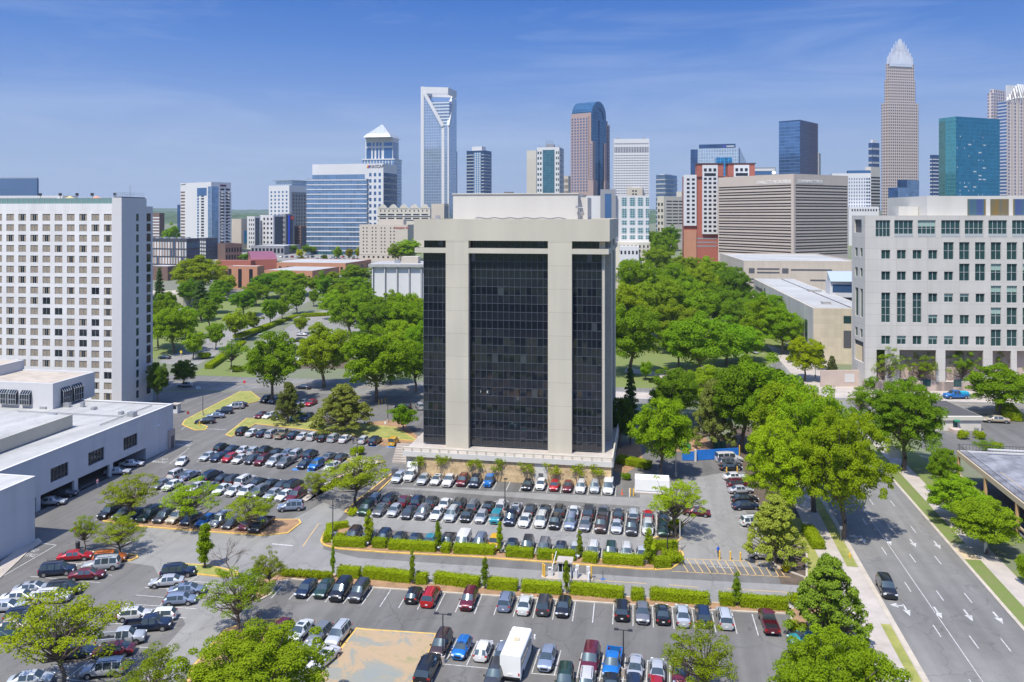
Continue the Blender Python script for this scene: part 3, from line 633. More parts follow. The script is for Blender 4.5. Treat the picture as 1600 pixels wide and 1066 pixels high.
row('front half of the middle double row', 'cars in the middle double row', [(ZA, 20, 480, 'sedan', 'grey'), (ZA, 105, 483, 'sedan', 'white'), (ZA, 290, 478, 'sedan', 'white'), (ZA, 370, 482, 'sedan', 'grey'), (ZA, 448, 502, 'sedan', 'white'), (ZA, 515, 517, 'sedan', 'white'), (ZA, 595, 522, 'hatchback', 'white'),
    (ZA, 685, 520, 'minivan', 'grey'), (ZA, 762, 545, 'sedan', 'silver'), (ZA, 837, 552, 'sedan', 'white'), (ZA, 922, 542, 'large suv', 'maroon')])
row('row shaded by the three island trees', 'cars along the tree island', [(Z2, 573, 862, 'suv', 'black'), (Z2, 645, 867, 'sedan', 'dark grey'), (Z2, 705, 872, 'sedan', 'navy'), (Z2, 785, 868, 'large suv', 'dark green'), (Z2, 855, 885, 'suv', 'dark grey'), (Z2, 920, 890, 'suv', 'tan'), (Z2, 985, 900, 'sedan', 'navy'),
    (Z2, 1075, 910, 'sedan', 'blue'), (Z2, 1140, 907, 'suv', 'silver'), (Z2, 1210, 917, 'sedan', 'dark grey'), (Z2, 1290, 930, 'sedan', 'maroon'), (Z2, 1388, 912, 'pickup', 'black')])
row('row along the stone wall', 'cars along the stone wall', [(ZB, 545, 108, 'sedan', 'silver'), (ZB, 720, 124, 'sedan', 'silver'), (ZB, 813, 126, 'sedan', 'white'), (ZB, 907, 128, 'pickup', 'white'), (ZB, 997, 129, 'suv', 'maroon'), (ZB, 1083, 136, 'suv', 'navy'), (ZB, 1180, 134, 'jeep', 'blue'),
    (ZB, 1437, 165, 'sedan', 'black'), (ZB, 1532, 164, 'hatchback', 'white'), (ZC_, 100, 295, 'hatchback', 'red'), (ZC_, 178, 302, 'sedan', 'maroon'), (ZC_, 255, 305, 'suv', 'white'), (ZC_, 337, 306, 'suv', 'silver'), (ZC_, 420, 308, 'van', 'white')], ends=1)
row('back half of the long double row', 'cars in the long double row', [(ZB, 393, 255, 'suv', 'silver'), (ZB, 483, 268, 'suv', 'black'), (ZB, 583, 272, 'sedan', 'maroon'), (ZB, 683, 277, 'suv', 'navy'), (ZB, 778, 287, 'suv', 'dark grey'), (ZB, 875, 290, 'sedan', 'white'), (ZB, 970, 300, 'suv', 'dark grey'), (ZB, 1068, 299, 'suv', 'grey'),
    (ZB, 1178, 312, 'sedan', 'black'), (ZB, 1263, 307, 'suv', 'white'), (ZB, 1362, 327, 'sedan', 'silver'), (ZB, 1462, 330, 'sedan', 'dark grey'), (ZC_, 40, 437, 'sedan', 'black'), (ZC_, 128, 449, 'suv', 'black'), (ZC_, 212, 460, 'convertible', 'white'), (ZC_, 305, 454, 'large suv', 'dark grey'),
    (ZC_, 385, 465, 'pickup', 'grey'), (ZC_, 475, 466, 'sedan', 'dark grey'), (ZC_, 567, 468, 'suv', 'silver'), (ZC_, 655, 470, 'sedan', 'red'), (ZC_, 740, 476, 'sedan', 'black')], face=1)
row('front half of the long double row', 'cars in the long double row', [(ZB, 322, 317, 'suv', 'dark green'), (ZB, 425, 327, 'sedan', 'grey'), (ZB, 522, 332, 'hatchback', 'silver'), (ZB, 623, 347, 'sedan', 'dark grey'), (ZB, 712, 350, 'suv', 'grey'), (ZB, 810, 362, 'sedan', 'white'), (ZB, 915, 370, 'suv', 'silver'), (ZB, 1025, 377, 'sedan', 'black'),
    (ZB, 1122, 390, 'hatchback', 'silver'), (ZB, 1223, 390, 'cube', 'teal'), (ZB, 1322, 400, 'suv', 'navy'), (ZB, 1423, 412, 'sedan', 'white'), (ZC_, 25, 505, 'suv', 'white'), (ZC_, 102, 518, 'suv', 'black'), (ZC_, 195, 525, 'suv', 'slate blue'), (ZC_, 282, 533, 'sedan', 'grey'), (ZC_, 377, 533, 'pickup', 'dark brown'),
    (ZC_, 470, 531, 'sedan', 'silver'), (ZC_, 558, 536, 'pickup', 'dark grey'), (ZC_, 655, 538, 'suv', 'white'), (ZC_, 742, 530, 'suv', 'dark green')], face=-1)
row('row behind the upper clipped hedge', 'cars behind the upper clipped hedge', [(ZB, 222, 520, 'suv', 'dark brown'), (ZB, 325, 540, 'sedan', 'slate blue'), (ZB, 437, 525, 'suv', 'navy'), (ZB, 550, 528, 'sedan', 'black'), (ZB, 660, 540, 'sedan', 'navy'), (ZB, 760, 543, 'sedan', 'teal'), (ZB, 890, 552, 'pickup', 'dark grey'),
    (ZB, 1005, 548, 'van', 'white'), (ZB, 1117, 572, 'suv', 'slate blue'), (ZB, 1205, 583, 'jeep', 'yellow'), (ZB, 1333, 592, 'sedan', 'navy'), (ZB, 1450, 575, 'suv', 'dark grey'), (ZC_, 42, 665, 'suv', 'grey'), (ZC_, 137, 672, 'sedan', 'navy'), (ZC_, 215, 688, 'sedan', 'silver'), (ZC_, 330, 676, 'suv', 'white'),
    (ZC_, 442, 692, 'suv', 'dark green'), (ZC_, 525, 700, 'suv', 'white'), (ZC_, 610, 700, 'sedan', 'silver')], face=-1, shift=0)
row('row in front of the long hedge', 'cars in front of the long hedge', [(ZD, 365, 247, 'sedan', 'navy'), (ZD, 478, 257, 'sedan', 'dark green'), (ZD, 600, 264, 'large suv', 'black'), (ZD, 730, 267, 'suv', 'dark grey'), (ZD, 1088, 310, 'hatchback', 'black', 1), (ZD, 1213, 298, 'suv', 'red', 1), (ZD, 1480, 332, 'suv', 'maroon'),
    (ZE, 222, 337, 'suv', 'slate blue', 1), (ZE, 348, 367, 'sedan', 'white', 1), (ZE, 478, 388, 'suv', 'dark grey', 1), (ZE, 617, 385, 'sedan', 'black'), (ZE, 1020, 397, 'suv', 'black', 1), (ZE, 1170, 412, 'sedan', 'grey'), (ZE, 1308, 432, 'sedan', 'black', 1), (ZE, 1447, 440, 'sedan', 'silver', 1),
    (ZF, 163, 428, 'suv', 'navy', 1), (ZF, 308, 425, 'suv', 'silver', 1), (ZF, 615, 460, 'pickup', 'maroon', 1)], ends=1, L_=5.4)
row('short row left of the bare soil island', 'cars left of the bare soil island', [(ZD, 170, 532, 'hatchback', 'maroon'), (ZD, 300, 562, 'sedan', 'white'), (ZD, 440, 578, 'hatchback', 'grey'), (ZD, 572, 580, 'suv', 'silver')])
row('pair beside the bare soil island', 'cars beside the bare soil island', [(ZD, 330, 710, 'sedan', 'silver'), (ZD, 475, 747, 'sedan', 'white')], lines=False)
row('near row right of the soil island', 'cars right of the bare soil island', [(ZD, 1300, 625, 'minivan', 'dark brown'), (ZD, 1440, 660, 'hatchback', 'blue'), (ZE, 70, 687, 'hatchback', 'white', 1), (ZE, 205, 697, 'sedan', 'slate blue', 1), (ZE, 510, 762, 'sedan', 'slate blue'), (ZE, 810, 757, 'large suv', 'maroon'), (ZE, 965, 760, 'pickup', 'blue'),
    (ZE, 1125, 807, 'sedan', 'silver'), (ZE, 1272, 803, 'sedan', 'silver', 1), (ZE, 1425, 835, 'sedan', 'maroon')], L_=5.4)
row('row cut by the bottom edge', 'cars at the bottom edge', [(ZD, 1190, 815, 'large suv', 'black', 1), (ZE, 150, 850, 'suv', 'dark grey'), (ZE, 635, 895, 'suv', 'dark green'), (ZE, 785, 915, 'suv', 'white'), (ZE, 955, 930, 'sedan', 'black'), (ZE, 1115, 950, 'sedan', 'navy'), (ZE, 1270, 955, 'sedan', 'red')], pitch=None)
# right hand column, standing side-on
row('column beside the tall trees', 'cars beside the tall trees', [(Z1B, 585, 690, 'van', 'white'), (Z1B, 630, 718, 'suv', 'grey'), (Z1B, 645, 752, 'sedan', 'black'), (Z1B, 670, 822, 'sedan', 'white'), (Z1B, 690, 868, 'suv', 'maroon'), (Z1B, 690, 908, 'sedan', 'silver'), (Z1B, 722, 958, 'sedan', 'black'), (Z1B, 748, 1022, 'sedan', 'navy'),
    (ZC_, 1275, 508, 'suv', 'white')], side='far end', ang=R(-80 - 3), pitch=2.7, face=1, lines=True)
# lower left lot: two columns standing side-on
A80 = R(-80)
row('left column of the lower left lot', 'cars in the lower left lot', [(ZH, 490, 268, 'sedan', 'red'), (ZH, 340, 358, 'suv', 'navy'), (ZH, 185, 467, 'sedan', 'silver'), (ZH, 115, 523, 'sedan', 'white'), (ZH, 65, 583, 'sedan', 'silver')], side='far end', ang=A80, pitch=None, face=1)
row('second column of the lower left lot', 'cars in the lower left lot', [(ZH, 705, 283, 'suv', 'orange'), (ZH, 618, 325, 'large suv', 'silver', -1), (ZH, 545, 383, 'sedan', 'maroon'), (ZH, 400, 477, 'suv', 'black'), (ZH, 328, 527, 'suv', 'white'), (ZH, 155, 645, 'suv', 'navy'), (ZH, 80, 703, 'sedan', 'tan'), (ZH, 0, 765, 'sedan', 'dark green')], side='far end', ang=A80, pitch=None, face=1)
row('third column of the lower left lot', 'cars in the lower left lot', [(ZH, 1105, 368, 'suv', 'navy'), (ZH, 1035, 427, 'sedan', 'silver', -1)], side='far end', ang=A80, pitch=None, face=1)
row('third column, beside the sparse tree', 'cars in the lower left lot', [(ZH, 1180, 480, 'sedan', 'slate blue'), (ZH, 1120, 540, 'hatchback', 'slate blue')], side='far end', ang=A80, pitch=None, face=1)
row('outer column of the lower left lot', 'cars in the lower left lot', [(ZH, 995, 638, 'hatchback', 'white', -1), (ZH, 935, 697, 'pickup', 'navy')], side='far end', ang=A80, pitch=None, face=1)
row('near column of the lower left lot', 'cars in the lower left lot', [(ZH, 765, 640, 'hatchback', 'white'), (ZH, 850, 772, 'pickup', 'silver'), (ZH, 760, 848, 'sedan', 'maroon', -1), (ZH, 570, 985, 'suv', 'silver', -1)], side='far end', ang=A80, pitch=None, face=1)
row('column behind the leaning foreground tree', 'cars in the lower left lot', [(ZH, 480, 862, 'sedan', 'navy'), (ZH, 200, 1040, 'sedan', 'silver')], side='far end', ang=A80, pitch=None, face=1)
def lone(kind, colour, u, v, ang, label, small=False, scale=1.0, group=None, name=None, cat=None):
    o = car(kind, colour, P(u, v, .7), ang, 1, small, scale); o['label'] = label
    if name: o.name = name
    if group: o['group'] = group
    return o
lone('sedan', 'white', *ZA(182, 327), R(188), 'white sedan driving towards the camera beside the long white wall')
lone('suv', 'slate blue', *ZA(880, 620), R(98), 'slate blue suv crossing the aisle above the painted stop line')
lone('sedan', 'maroon', *ZC_(945, 452), R(75), 'maroon sedan with its tail out beside the yellow-green island tree')
lone('pickup', 'white', *ZC_(1370, 705), R(82), 'white pickup with a side stripe under the broad magnolia')
lone('large suv', 'black', 1385, 917, R(180 - 13), 'black suv driving down the avenue in the left lane', name='driving_suv')
lone('sedan', 'tan', 1556, 656, R(80), 'tan sedan alone in the lot beside the small cream building', scale=1.25)
lone('sedan', 'teal', 1263, 996, R(96), 'teal rounded coupe half hidden under the lower right tree')
lone('sedan', 'silver', *Z5(175, 785), R(85), 'silver sedan behind the small tree at the cross street entrance')
lone('sedan', 'navy', *Z5(60, 632), R(80), 'navy sedan on the boulevard at the left crossing')
lone('sedan', 'navy', *Z5(300, 518), R(-55), 'navy sedan on the boulevard among street trees')
lone('sedan', 'silver', *Z5(612, 505), R(85), 'silver sedan beside the curved hedge line')
lone('sedan', 'white', *Z5(822, 505), R(85), 'white sedan alone in the side parking lot under its young tree')
lone('suv', 'black', *Z5(805, 538), R(85), 'black suv just below the white sedan in the side parking lot')
lone('sedan', 'white', *Z5(790, 645), R(85), 'white sedan glimpsed between two oaks in the side parking lot')
lone('sedan', 'silver', 1178, 549, R(190), 'silver sedan driving down the avenue beyond the park trees', small=True)
lone('sedan', 'navy', *Z5(830, 797), R(80), 'navy sedan on the cross street behind the magnolia')
lone('suv', 'silver', *Z5(1478, 905), R(15), 'silver suv parked beside the round shrub and the office block')
lone('suv', 'black', *Z5(1385, 905), R(80), 'black suv behind the small round tree by the office block')
for i, (u, v, c) in enumerate(((80, 783, 'silver'), (100, 770, 'dark grey'), (183, 736, 'silver'), (205, 724, 'white'))):
    lone('sedan', c, u, v, A80, '%s sedan parked under the white building, %s opening bay from the left' % (c, ORD[i + 1]), group='cars under the white building')
sheet('stall_lines', LINES, M['white'], .010, px=False)
# dense car park far away by the glass office: small simple cars
fr = random.Random(3); k = 0
FC = ['white', 'silver', 'grey', 'black', 'red', 'navy', 'white', 'tan', 'dark grey']
for r_, (v, us) in enumerate(((411, range(455, 560, 7)), (406.5, range(468, 560, 7)), (402.5, range(440, 560, 8)), (416, range(560, 574, 7)))):
    for i, u in enumerate(us):
        if fr.random() < .14: continue
        c = fr.choice(FC); o = car(fr.choice(['sedan', 'suv']), c, P(u + fr.uniform(-1, 1), v), R(fr.choice([-5, 175])), 1, True)
        o['label'] = 'tiny distant %s %s, %s in the %s row of the far car park' % (c, 'car', ORD[i + 1], ORD[r_ + 1]); o['group'] = 'cars in the far car park'
for i, (u, v, c) in enumerate(((332, 441, 'white'), (346, 443, 'silver'), (358, 444, 'red'), (370, 446, 'white'), (392, 447, 'silver'), (344, 456, 'maroon'))):
    o = car('sedan', c, P(u, v), R(80), 1, True); o['label'] = '%s car among trees before the brick school, %s from the left' % (c, ORD[i + 1]); o['group'] = 'cars before the brick school'
# white shuttle bus, box truck, work truck
def bus():
    p = P(*ZE(315, 800)); a = R(10) * -1
    r = empty('shuttle_bus', (p.x - .2, p.y + .3, 0), math.pi + a + math.pi, 'white shuttle bus with a tall plain tail, parked among the near cars', 'bus')
    r.rotation_euler.z = R(-13)
    b = MB(); W_, L0, L1, Hh = 1.2, -3.7, 2.6, 3.0
    for (y0, y1, x) in ((L0, L1, W_),):
        pts = [(-x, .35), (x, .35), (x, Hh - .15), (x - .15, Hh), (-x + .15, Hh), (-x, Hh - .15)]
        i = len(b.v)
        for y in (y0, y1): b.v += [(px, y, pz) for px, pz in pts]
        for k in range(6): b.f.append((i + k, i + (k + 1) % 6, i + 6 + (k + 1) % 6, i + 6 + k)); b.m.append(0)
        b.f.append(tuple(range(i, i + 6))); b.m.append(0); b.f.append(tuple(range(i + 11, i + 5, -1))); b.m.append(0)
    b.build('body', M['vanwhite'], r)
    c = MB().box(-1.02, 1.02, 2.6, 3.7, .4, 1.35); c.poly([(-1, 2.61, 1.35), (1, 2.61, 1.35), (1, 2.61, 2.5), (-1, 2.61, 2.5)]); c.quad((-1, 3.2, 1.35), (1, 3.2, 1.35), (.95, 2.62, 2.4), (-.95, 2.62, 2.4)); c.build('bonnet', M['vanwhite'], r)
    for sx in (-1, 1):
        for k in range(4):
            y = -3.3 + k * 1.45; MB().box(sx * 1.195, sx * 1.215, y, y + 1.2, 1.55, 2.4).build('window', M['carglass'], r)
        for y in (-2.4, 2.9):
            MB().tube((sx * .95, y, .45), (sx * 1.22, y, .45), .45, n=16).build('wheel', M['tyre'], r)
        MB().box(sx * 1.1, sx * .92, L0 - .03, L0 + .02, .8, 1.1).build('tail_light', M['redlamp'], r)
        MB().box(sx * 1.4, sx * 1.6, 2.9, 3.05, 1.6, 2.1).build('mirror', M['vanwhite'], r)
    MB().box(-1.15, 1.15, L0 - .12, L0 - .003, .4, .6).build('bumper', M['black'], r)
    MB().box(-.35, .35, -.6, .1, Hh + .001, Hh + .12).build('roof_hatch', mat('hatch_tan', (.5, .42, .28), .7), r)
    MB().box(-.28, .28, L0 - .03, L0 - .003, .75, .95).build('licence_plate', M['plate'], r)
bus()
def box_truck(u, v):
    p = P(u, v, .8); r = empty('box_truck', (p.x, p.y + 1, 0), R(170), 'white truck with a tall white cargo box along the stone wall', 'truck')
    pr = PROF['pickup']
    for (n, me, pt) in car_parts('pickup'):
        if n in ('truck_bed',): continue
        o = link(n, me, r)
        if pt: o.color = (*COL['white'], 1)
    MB().box(-1.1, 1.1, -3.9, -.75, .7, 2.9).build('cargo_box', M['vanwhite'], r)
    MB().box(-1.0, 1.0, -3.95, -3.9, .75, 2.8).build('cargo_door', M['vanwhite'], r)
box_truck(*ZB(630, 105))
o = lone('pickup', 'blue', 1494, 619, R(93), 'blue flatbed work truck with raised gear on the cross street', scale=1.3, name='work_truck')
o['category'] = 'truck'; MB().box(-.7, .7, -2.6, -.8, .9, 1.5).build('tool_rack', mat('teal_gear', (.02, .35, .5), .5), o)
# ---------------------------------------------------------------- trees, hedges, shrubs
M['leaf'] = leaf_mat('leaf_green', (.125, .21, .010), (.35, .47, .022), .42)
M['leaf_dark'] = leaf_mat('leaf_dark', (.08, .14, .02), (.15, .23, .03), .3)
M['leaf_mag'] = leaf_mat('leaf_magnolia', (.13, .17, .02), (.36, .38, .08), .3)
M['leaf_hedge'] = leaf_mat('leaf_hedge', (.17, .25, .008), (.40, .48, .015))
M['leaf_con'] = leaf_mat('leaf_conifer', (.05, .085, .02), (.09, .14, .03), .15)
M['bark'] = mat('bark', (.16, .125, .095), .95, noise=.4, nscale=3)
M['bark_pale'] = mat('bark_pale', (.36, .31, .25), .95, noise=.3, nscale=3)
ZS = [1.0]
def leaf_card(mb, p, n, s, rr):
    n = n.normalized(); u = n.orthogonal().normalized(); a = rr.uniform(0, 6.28)
    u = (u * math.cos(a) + n.cross(u) * math.sin(a)); w_ = n.cross(u)
    l = s * rr.uniform(.7, 1.3); k = s * rr.uniform(.4, .65)
    a_, b_, c_ = u * l, w_ * k, n * (k * .15)
    for q in (a_, b_, c_): q.z *= ZS[0]
    mb.quad(p - a_, p - b_ + c_, p + a_, p + b_ + c_)
def crown_mesh(seed, kind):
    rr = random.Random(seed); mb = MB(); ZS[0] = {'column': .3, 'conifer': .3, 'magnolia': .6}.get(kind, .55)
    puffs = []
    if kind == 'broad':      n, pr, leaves, ls = 125, (.09, .22), 300, .030
    elif kind == 'big':      n, pr, leaves, ls = 240, (.06, .15), 330, .019
    elif kind == 'sparse':   n, pr, leaves, ls = 80, (.08, .18), 170, .024
    elif kind == 'magnolia': n, pr, leaves, ls = 140, (.07, .14), 190, .027
    elif kind == 'column':   n, pr, leaves, ls = 36, (.24, .40), 130, .085
    elif kind == 'small':    n, pr, leaves, ls = 26, (.22, .36), 150, .070
    elif kind == 'conifer':  n, pr, leaves, ls = 46, (.12, .22), 100, .055
    for i in range(n):
        f = rr.random()
        th = rr.uniform(0, 6.283)
        if kind in ('broad', 'big', 'small'):
            z = rr.uniform(-.55, 1); rad = math.sqrt(max(0, 1 - z * z)) if z > 0 else math.sqrt(max(0, 1 - (z * .95) ** 2))
            q = rr.uniform(.5, .98); wob = 1 + .14 * math.sin(3 * th + seed) + .08 * math.sin(5 * th + 2 * seed)
            c = Vector((math.cos(th) * rad * q * wob, math.sin(th) * rad * q * wob, .5 + z * .5 * q))
        elif kind == 'sparse':
            z = rr.uniform(-.6, 1); rad = math.sqrt(max(0, 1 - z * z)); q = rr.uniform(.35, 1.0)
            c = Vector((math.cos(th) * rad * q, math.sin(th) * rad * q, .5 + z * .46 * q + rr.uniform(-.05, .05)))
        elif kind == 'magnolia':
            z = rr.random(); rad = (1 - z ** 1.5) * .88 + .1
            c = Vector((math.cos(th) * rad * rr.uniform(.7, 1), math.sin(th) * rad * rr.uniform(.7, 1), .06 + z * .88))
        elif kind == 'column':
            z = rr.random(); rad = .62 * math.sin(math.pi * min(1, .16 + z * .80)) ** .7
            c = Vector((math.cos(th) * rad * rr.uniform(.5, 1), math.sin(th) * rad * rr.uniform(.5, 1), .03 + z * .93))
        elif kind == 'conifer':
            z = (i + .5) / n; rad = (1 - z) * .85 + .05; th = i * 2.4
            c = Vector((math.cos(th) * rad * rr.uniform(.6, 1), math.sin(th) * rad * rr.uniform(.6, 1), .08 + z * .9))
        puffs.append((c, rr.uniform(*pr)))
    vz = {'column': .30, 'conifer': .22}.get(kind, .5)
    for c, r in puffs:
        e = 1.0
        for k in range(int(leaves * (r / pr[1]) ** 1.2)):
            z = rr.uniform(-.35, 1); t = rr.uniform(0, 6.283); s = math.sqrt(1 - z * z)
            d = Vector((s * math.cos(t), s * math.sin(t), z))
            q = r * (1 - .45 * rr.random() ** 2.2) * (1 if rr.random() < .85 else rr.uniform(1, 1.35))
            p = c + Vector((d.x * q, d.y * q, d.z * q * vz * .85))
            n_ = d + Vector((rr.gauss(0, .55), rr.gauss(0, .55), rr.gauss(0, .4) + .5))
            leaf_card(mb, p, n_, ls, rr)
    # inner leaves so that the middle is closed but not solid
    core = {'sparse': 300, 'big': 5000, 'broad': 2600, 'magnolia': 3000}.get(kind, 1100)
    for k in range(core):
        t = rr.uniform(0, 6.283); z = rr.uniform(-1, 1); s = math.sqrt(1 - z * z); q = rr.random() ** .4 * .72
        k2 = .62 if kind == 'column' else 1
        p = Vector((s * math.cos(t) * q * k2, s * math.sin(t) * q * k2, .48 + z * q * .52))
        if kind in ('magnolia', 'conifer'): p.x *= 1.1 - p.z; p.y *= 1.1 - p.z
        leaf_card(mb, p, Vector((rr.gauss(0, 1), rr.gauss(0, 1), rr.gauss(0, 1))), ls * 1.3, rr)
    m = {'broad': 'leaf', 'big': 'leaf', 'sparse': 'leaf', 'small': 'leaf', 'column': 'leaf', 'magnolia': 'leaf_mag', 'conifer': 'leaf_con'}[kind]
    ZS[0] = 1.0
    return mb.mesh('crown_' + kind, M[m]), puffs
def trunk_mesh(seed, kind, puffs):
    """unit tree: z 0..1 is trunk to crown top, crown spans b..1, radius 1"""
    rr = random.Random(seed + 77); mb = MB()
    b = CB[kind]; base = {'sparse': .035, 'column': .10, 'conifer': .06, 'magnolia': .05, 'small': .05}.get(kind, .05)
    pts = [Vector((0, 0, -.02))]; n = 4
    for i in range(1, n + 1):
        pts.append(Vector((rr.uniform(-.04, .04) * i, rr.uniform(-.04, .04) * i, (b + (.45 if kind in ('sparse', 'broad', 'big', 'small') else .9) * (1 - b)) * i / n)))
    rad = [base * (1.25 - i * .24) for i in range(n + 1)]
    for i in range(n): mb.tube(pts[i], pts[i + 1], rad[i], rad[i + 1], n=8, caps=False)
    for c, r in (puffs if kind != 'column' else [])[::2 if kind != 'sparse' else 1]:
        t = Vector((c.x, c.y, b + c.z * (1 - b)))
        if kind in ('big', 'broad') and (c.z < .42 or math.hypot(c.x, c.y) > .72): continue
        k = rr.uniform(.45, .95); i = min(n - 1, int(k * n)); s0 = pts[i].lerp(pts[i + 1], k * n - i)
        if t.z < s0.z: s0 = pts[1]
        mid = s0.lerp(t, .5) + Vector((0, 0, -.03)) + Vector((rr.uniform(-.05, .05), rr.uniform(-.05, .05), 0))
        r0 = base * .42
        mb.tube(s0, mid, r0, r0 * .6, n=5, caps=False); mb.tube(mid, t, r0 * .6, r0 * .2, n=5, caps=False)
    return mb.mesh('trunk_' + kind, M['bark'])
CB = dict(broad=.12, big=.11, sparse=.22, magnolia=.05, column=.13, small=.16, conifer=.06)
NV = dict(broad=6, big=2, sparse=5, magnolia=3, column=3, small=3, conifer=2)
TM = {}
def tree_kind(kind, i):
    key = (kind, i % NV[kind])
    if key not in TM:
        cm, pf = crown_mesh(11 + 13 * key[1] + len(kind), kind)
        b = CB[kind]
        for v in cm.vertices: v.co.z = b + v.co.z * (1 - b)
        TM[key] = (cm, trunk_mesh(key[1], kind, pf))
    return TM[key]
tr_rnd = random.Random(21); TI = {}
def tree(u, vb, vt, w_, kind, tint=(1, 1, 1), name=None, depth=1.0, lean=None):
    TI[kind] = TI.get(kind, -1) + 1
    cm, tm = tree_kind(kind, TI[kind])
    p = P(u, vb); h = (vb - vt) * p.y / F * 1.02; r = w_ / 2 * p.y / F * (1.06 if kind == 'broad' else 1.0)
    if p.y > 300: h = (vb - vt) * p.y / F
    nm = name or {'broad': 'shade_tree', 'big': 'shade_tree', 'sparse': 'light_leaved_tree', 'magnolia': 'magnolia_tree', 'column': 'columnar_tree', 'small': 'young_tree', 'conifer': 'conifer_tree'}[kind]
    o = empty(nm, (p.x, p.y, gz(p.y) + .01), tr_rnd.uniform(0, 6.28), cat='tree')
    o.scale = (r, r * depth, h)
    k = tr_rnd.uniform(.80, 1.15); k2 = tr_rnd.uniform(.85, 1.12)
    c = link('crown', cm, o); c.color = (tint[0] * k * k2, tint[1] * k, tint[2], 1)
    link('trunk', tm, o)
    return o
def trees(where, group, look, lst, side='left'):
    """lst: (u, v base, v top, width px, kind[, tint])"""
    out = []
    for i, t in enumerate(lst):
        o = tree(*t[:6]); lk = t[6] if len(t) > 6 else look
        out.append((o, lk))
    lks = [l for _, l in out]
    for i, (o, lk) in enumerate(out):
        if lks.count(lk) == 1: lab = '%s %s' % (lk, where)
        else:
            j = lks[:i + 1].count(lk); lab = '%s %s, %s from the %s' % (lk, where, ORD[j], side)
        o['label'] = lab; o['group'] = group
    return out
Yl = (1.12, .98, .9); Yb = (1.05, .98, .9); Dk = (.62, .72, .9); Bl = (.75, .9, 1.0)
def one(label, *a, **k):
    o = tree(*a, **k); o['label'] = label; return o
# foreground
one('large airy yellow-green tree with a grey trunk in the bottom left corner', 98, 1078, 922, 180, 'sparse', Yl)
one('low airy tree crown on the bottom edge, second from the left', 232, 1130, 1018, 130, 'sparse', Yb)
one('dense bright green maple at the bottom, left of the bare soil island', 395, 1165, 990, 235, 'big', Yb)
one('yellow-green twiggy tree on the bottom edge left of the teal coupe', 1097, 1100, 978, 120, 'sparse', (1.3, 1.1, .7))
one('broad dense bright tree in the bottom right beside the avenue pavement', 1303, 1190, 993, 205, 'big', (1.05, 1.15, .8))
one('wide-leaved layered tree at the lower end of the hedge lane', 1296, 1008, 868, 138, 'magnolia', (1.15, 1.3, .6))
one('rounded olive magnolia over the white pickup', 1210, 878, 772, 105, 'magnolia', (1.0, 1.15, .8))
one('airy tree with a hanging branch beside the lower left lot', 372, 985, 885, 115, 'sparse', (1.1, 1.05, .8))
one('small leafy tree at the left end of the long clipped hedge', 421, 926, 856, 56, 'sparse', Yb)
one('egg-shaped bright green tree alone on the oval grass island', 320, 888, 822, 32, 'column', (1.15, 1.2, .7))
trees('on the left-hand mulch island', 'trees on the left mulch island', 'airy light green tree', [(133, 862, 805, 44, 'sparse', Yl), (188, 866, 806, 78, 'sparse', Yl)])
trees('on the yellow-kerbed tree island', 'trees on the tree island', 'spreading light green tree', [(205, 812, 742, 92, 'sparse', Yb), (298, 826, 748, 96, 'sparse', Yb), (388, 833, 768, 80, 'sparse', Yb)])
one('spreading light tree between the two car parks, left of the stone wall', 555, 790, 712, 112, 'sparse', Yb)
one('small airy tree on the paved island by the maroon suv', 494, 780, 735, 48, 'sparse', Yb)
trees('standing in the upper clipped hedge', 'columnar trees in the upper hedge', 'narrow upright tree', [(575.8, 852, 800, 21, 'column', Yb), (685, 862, 815, 15, 'column', Yb), (780.6, 866, 818, 14, 'column', Yb), (905.7, 873, 830, 15, 'column', Yb), (1012.6, 883, 825, 20, 'column', Yb)])
trees('standing in the long lower hedge', 'columnar trees in the lower hedge', 'narrow upright tree', [(520, 904, 856, 10, 'column', Yb), (644, 914, 861, 13, 'column', Yb), (757.6, 921, 872, 15, 'column', Yb), (885, 929, 879, 15, 'column', Yb), (1151, 947, 896, 18, 'column', Yb)])
one('yellow-green tree at the end of the long double row', 1056, 840, 743, 92, 'sparse', (1.25, 1.15, .7))
one('bright tree on its trunk between the office block and the blue fence', 1033, 745, 622, 86, 'broad', (.95, 1.12, .8))
# the tall trees along the avenue
one('huge bright green tree whose crown shades the avenue', 1318, 842, 640, 135, 'big', (1.16, 1.2, .8))
one('huge bright green tree overhanging the column of side-on cars', 1225, 830, 655, 125, 'big', (1.1, 1.18, .8))
one('tall bright tree rising behind the two huge avenue trees', 1272, 800, 605, 140, 'big', (1.12, 1.15, .8))
trees('above the blue fence', 'trees above the blue fence', 'broad green tree', [(1052, 668, 576, 76, 'broad'), (1100, 655, 572, 84, 'broad'), (1160, 705, 562, 100, 'broad', (.95, 1, .9)), (1205, 715, 562, 110, 'broad', (1, 1.05, .8)), (1235, 740, 590, 100, 'broad', (1.05, 1.1, .8))])
one('grey-green magnolia behind the portable toilets', 1113, 704, 590, 74, 'magnolia', (.75, .8, .9))
one('dark narrow conifer against the right side of the office block', 985, 695, 578, 44, 'conifer', (.9, 1, 1))
one('dark bushy tree behind the office block base', 968, 700, 620, 40, 'broad', Dk)
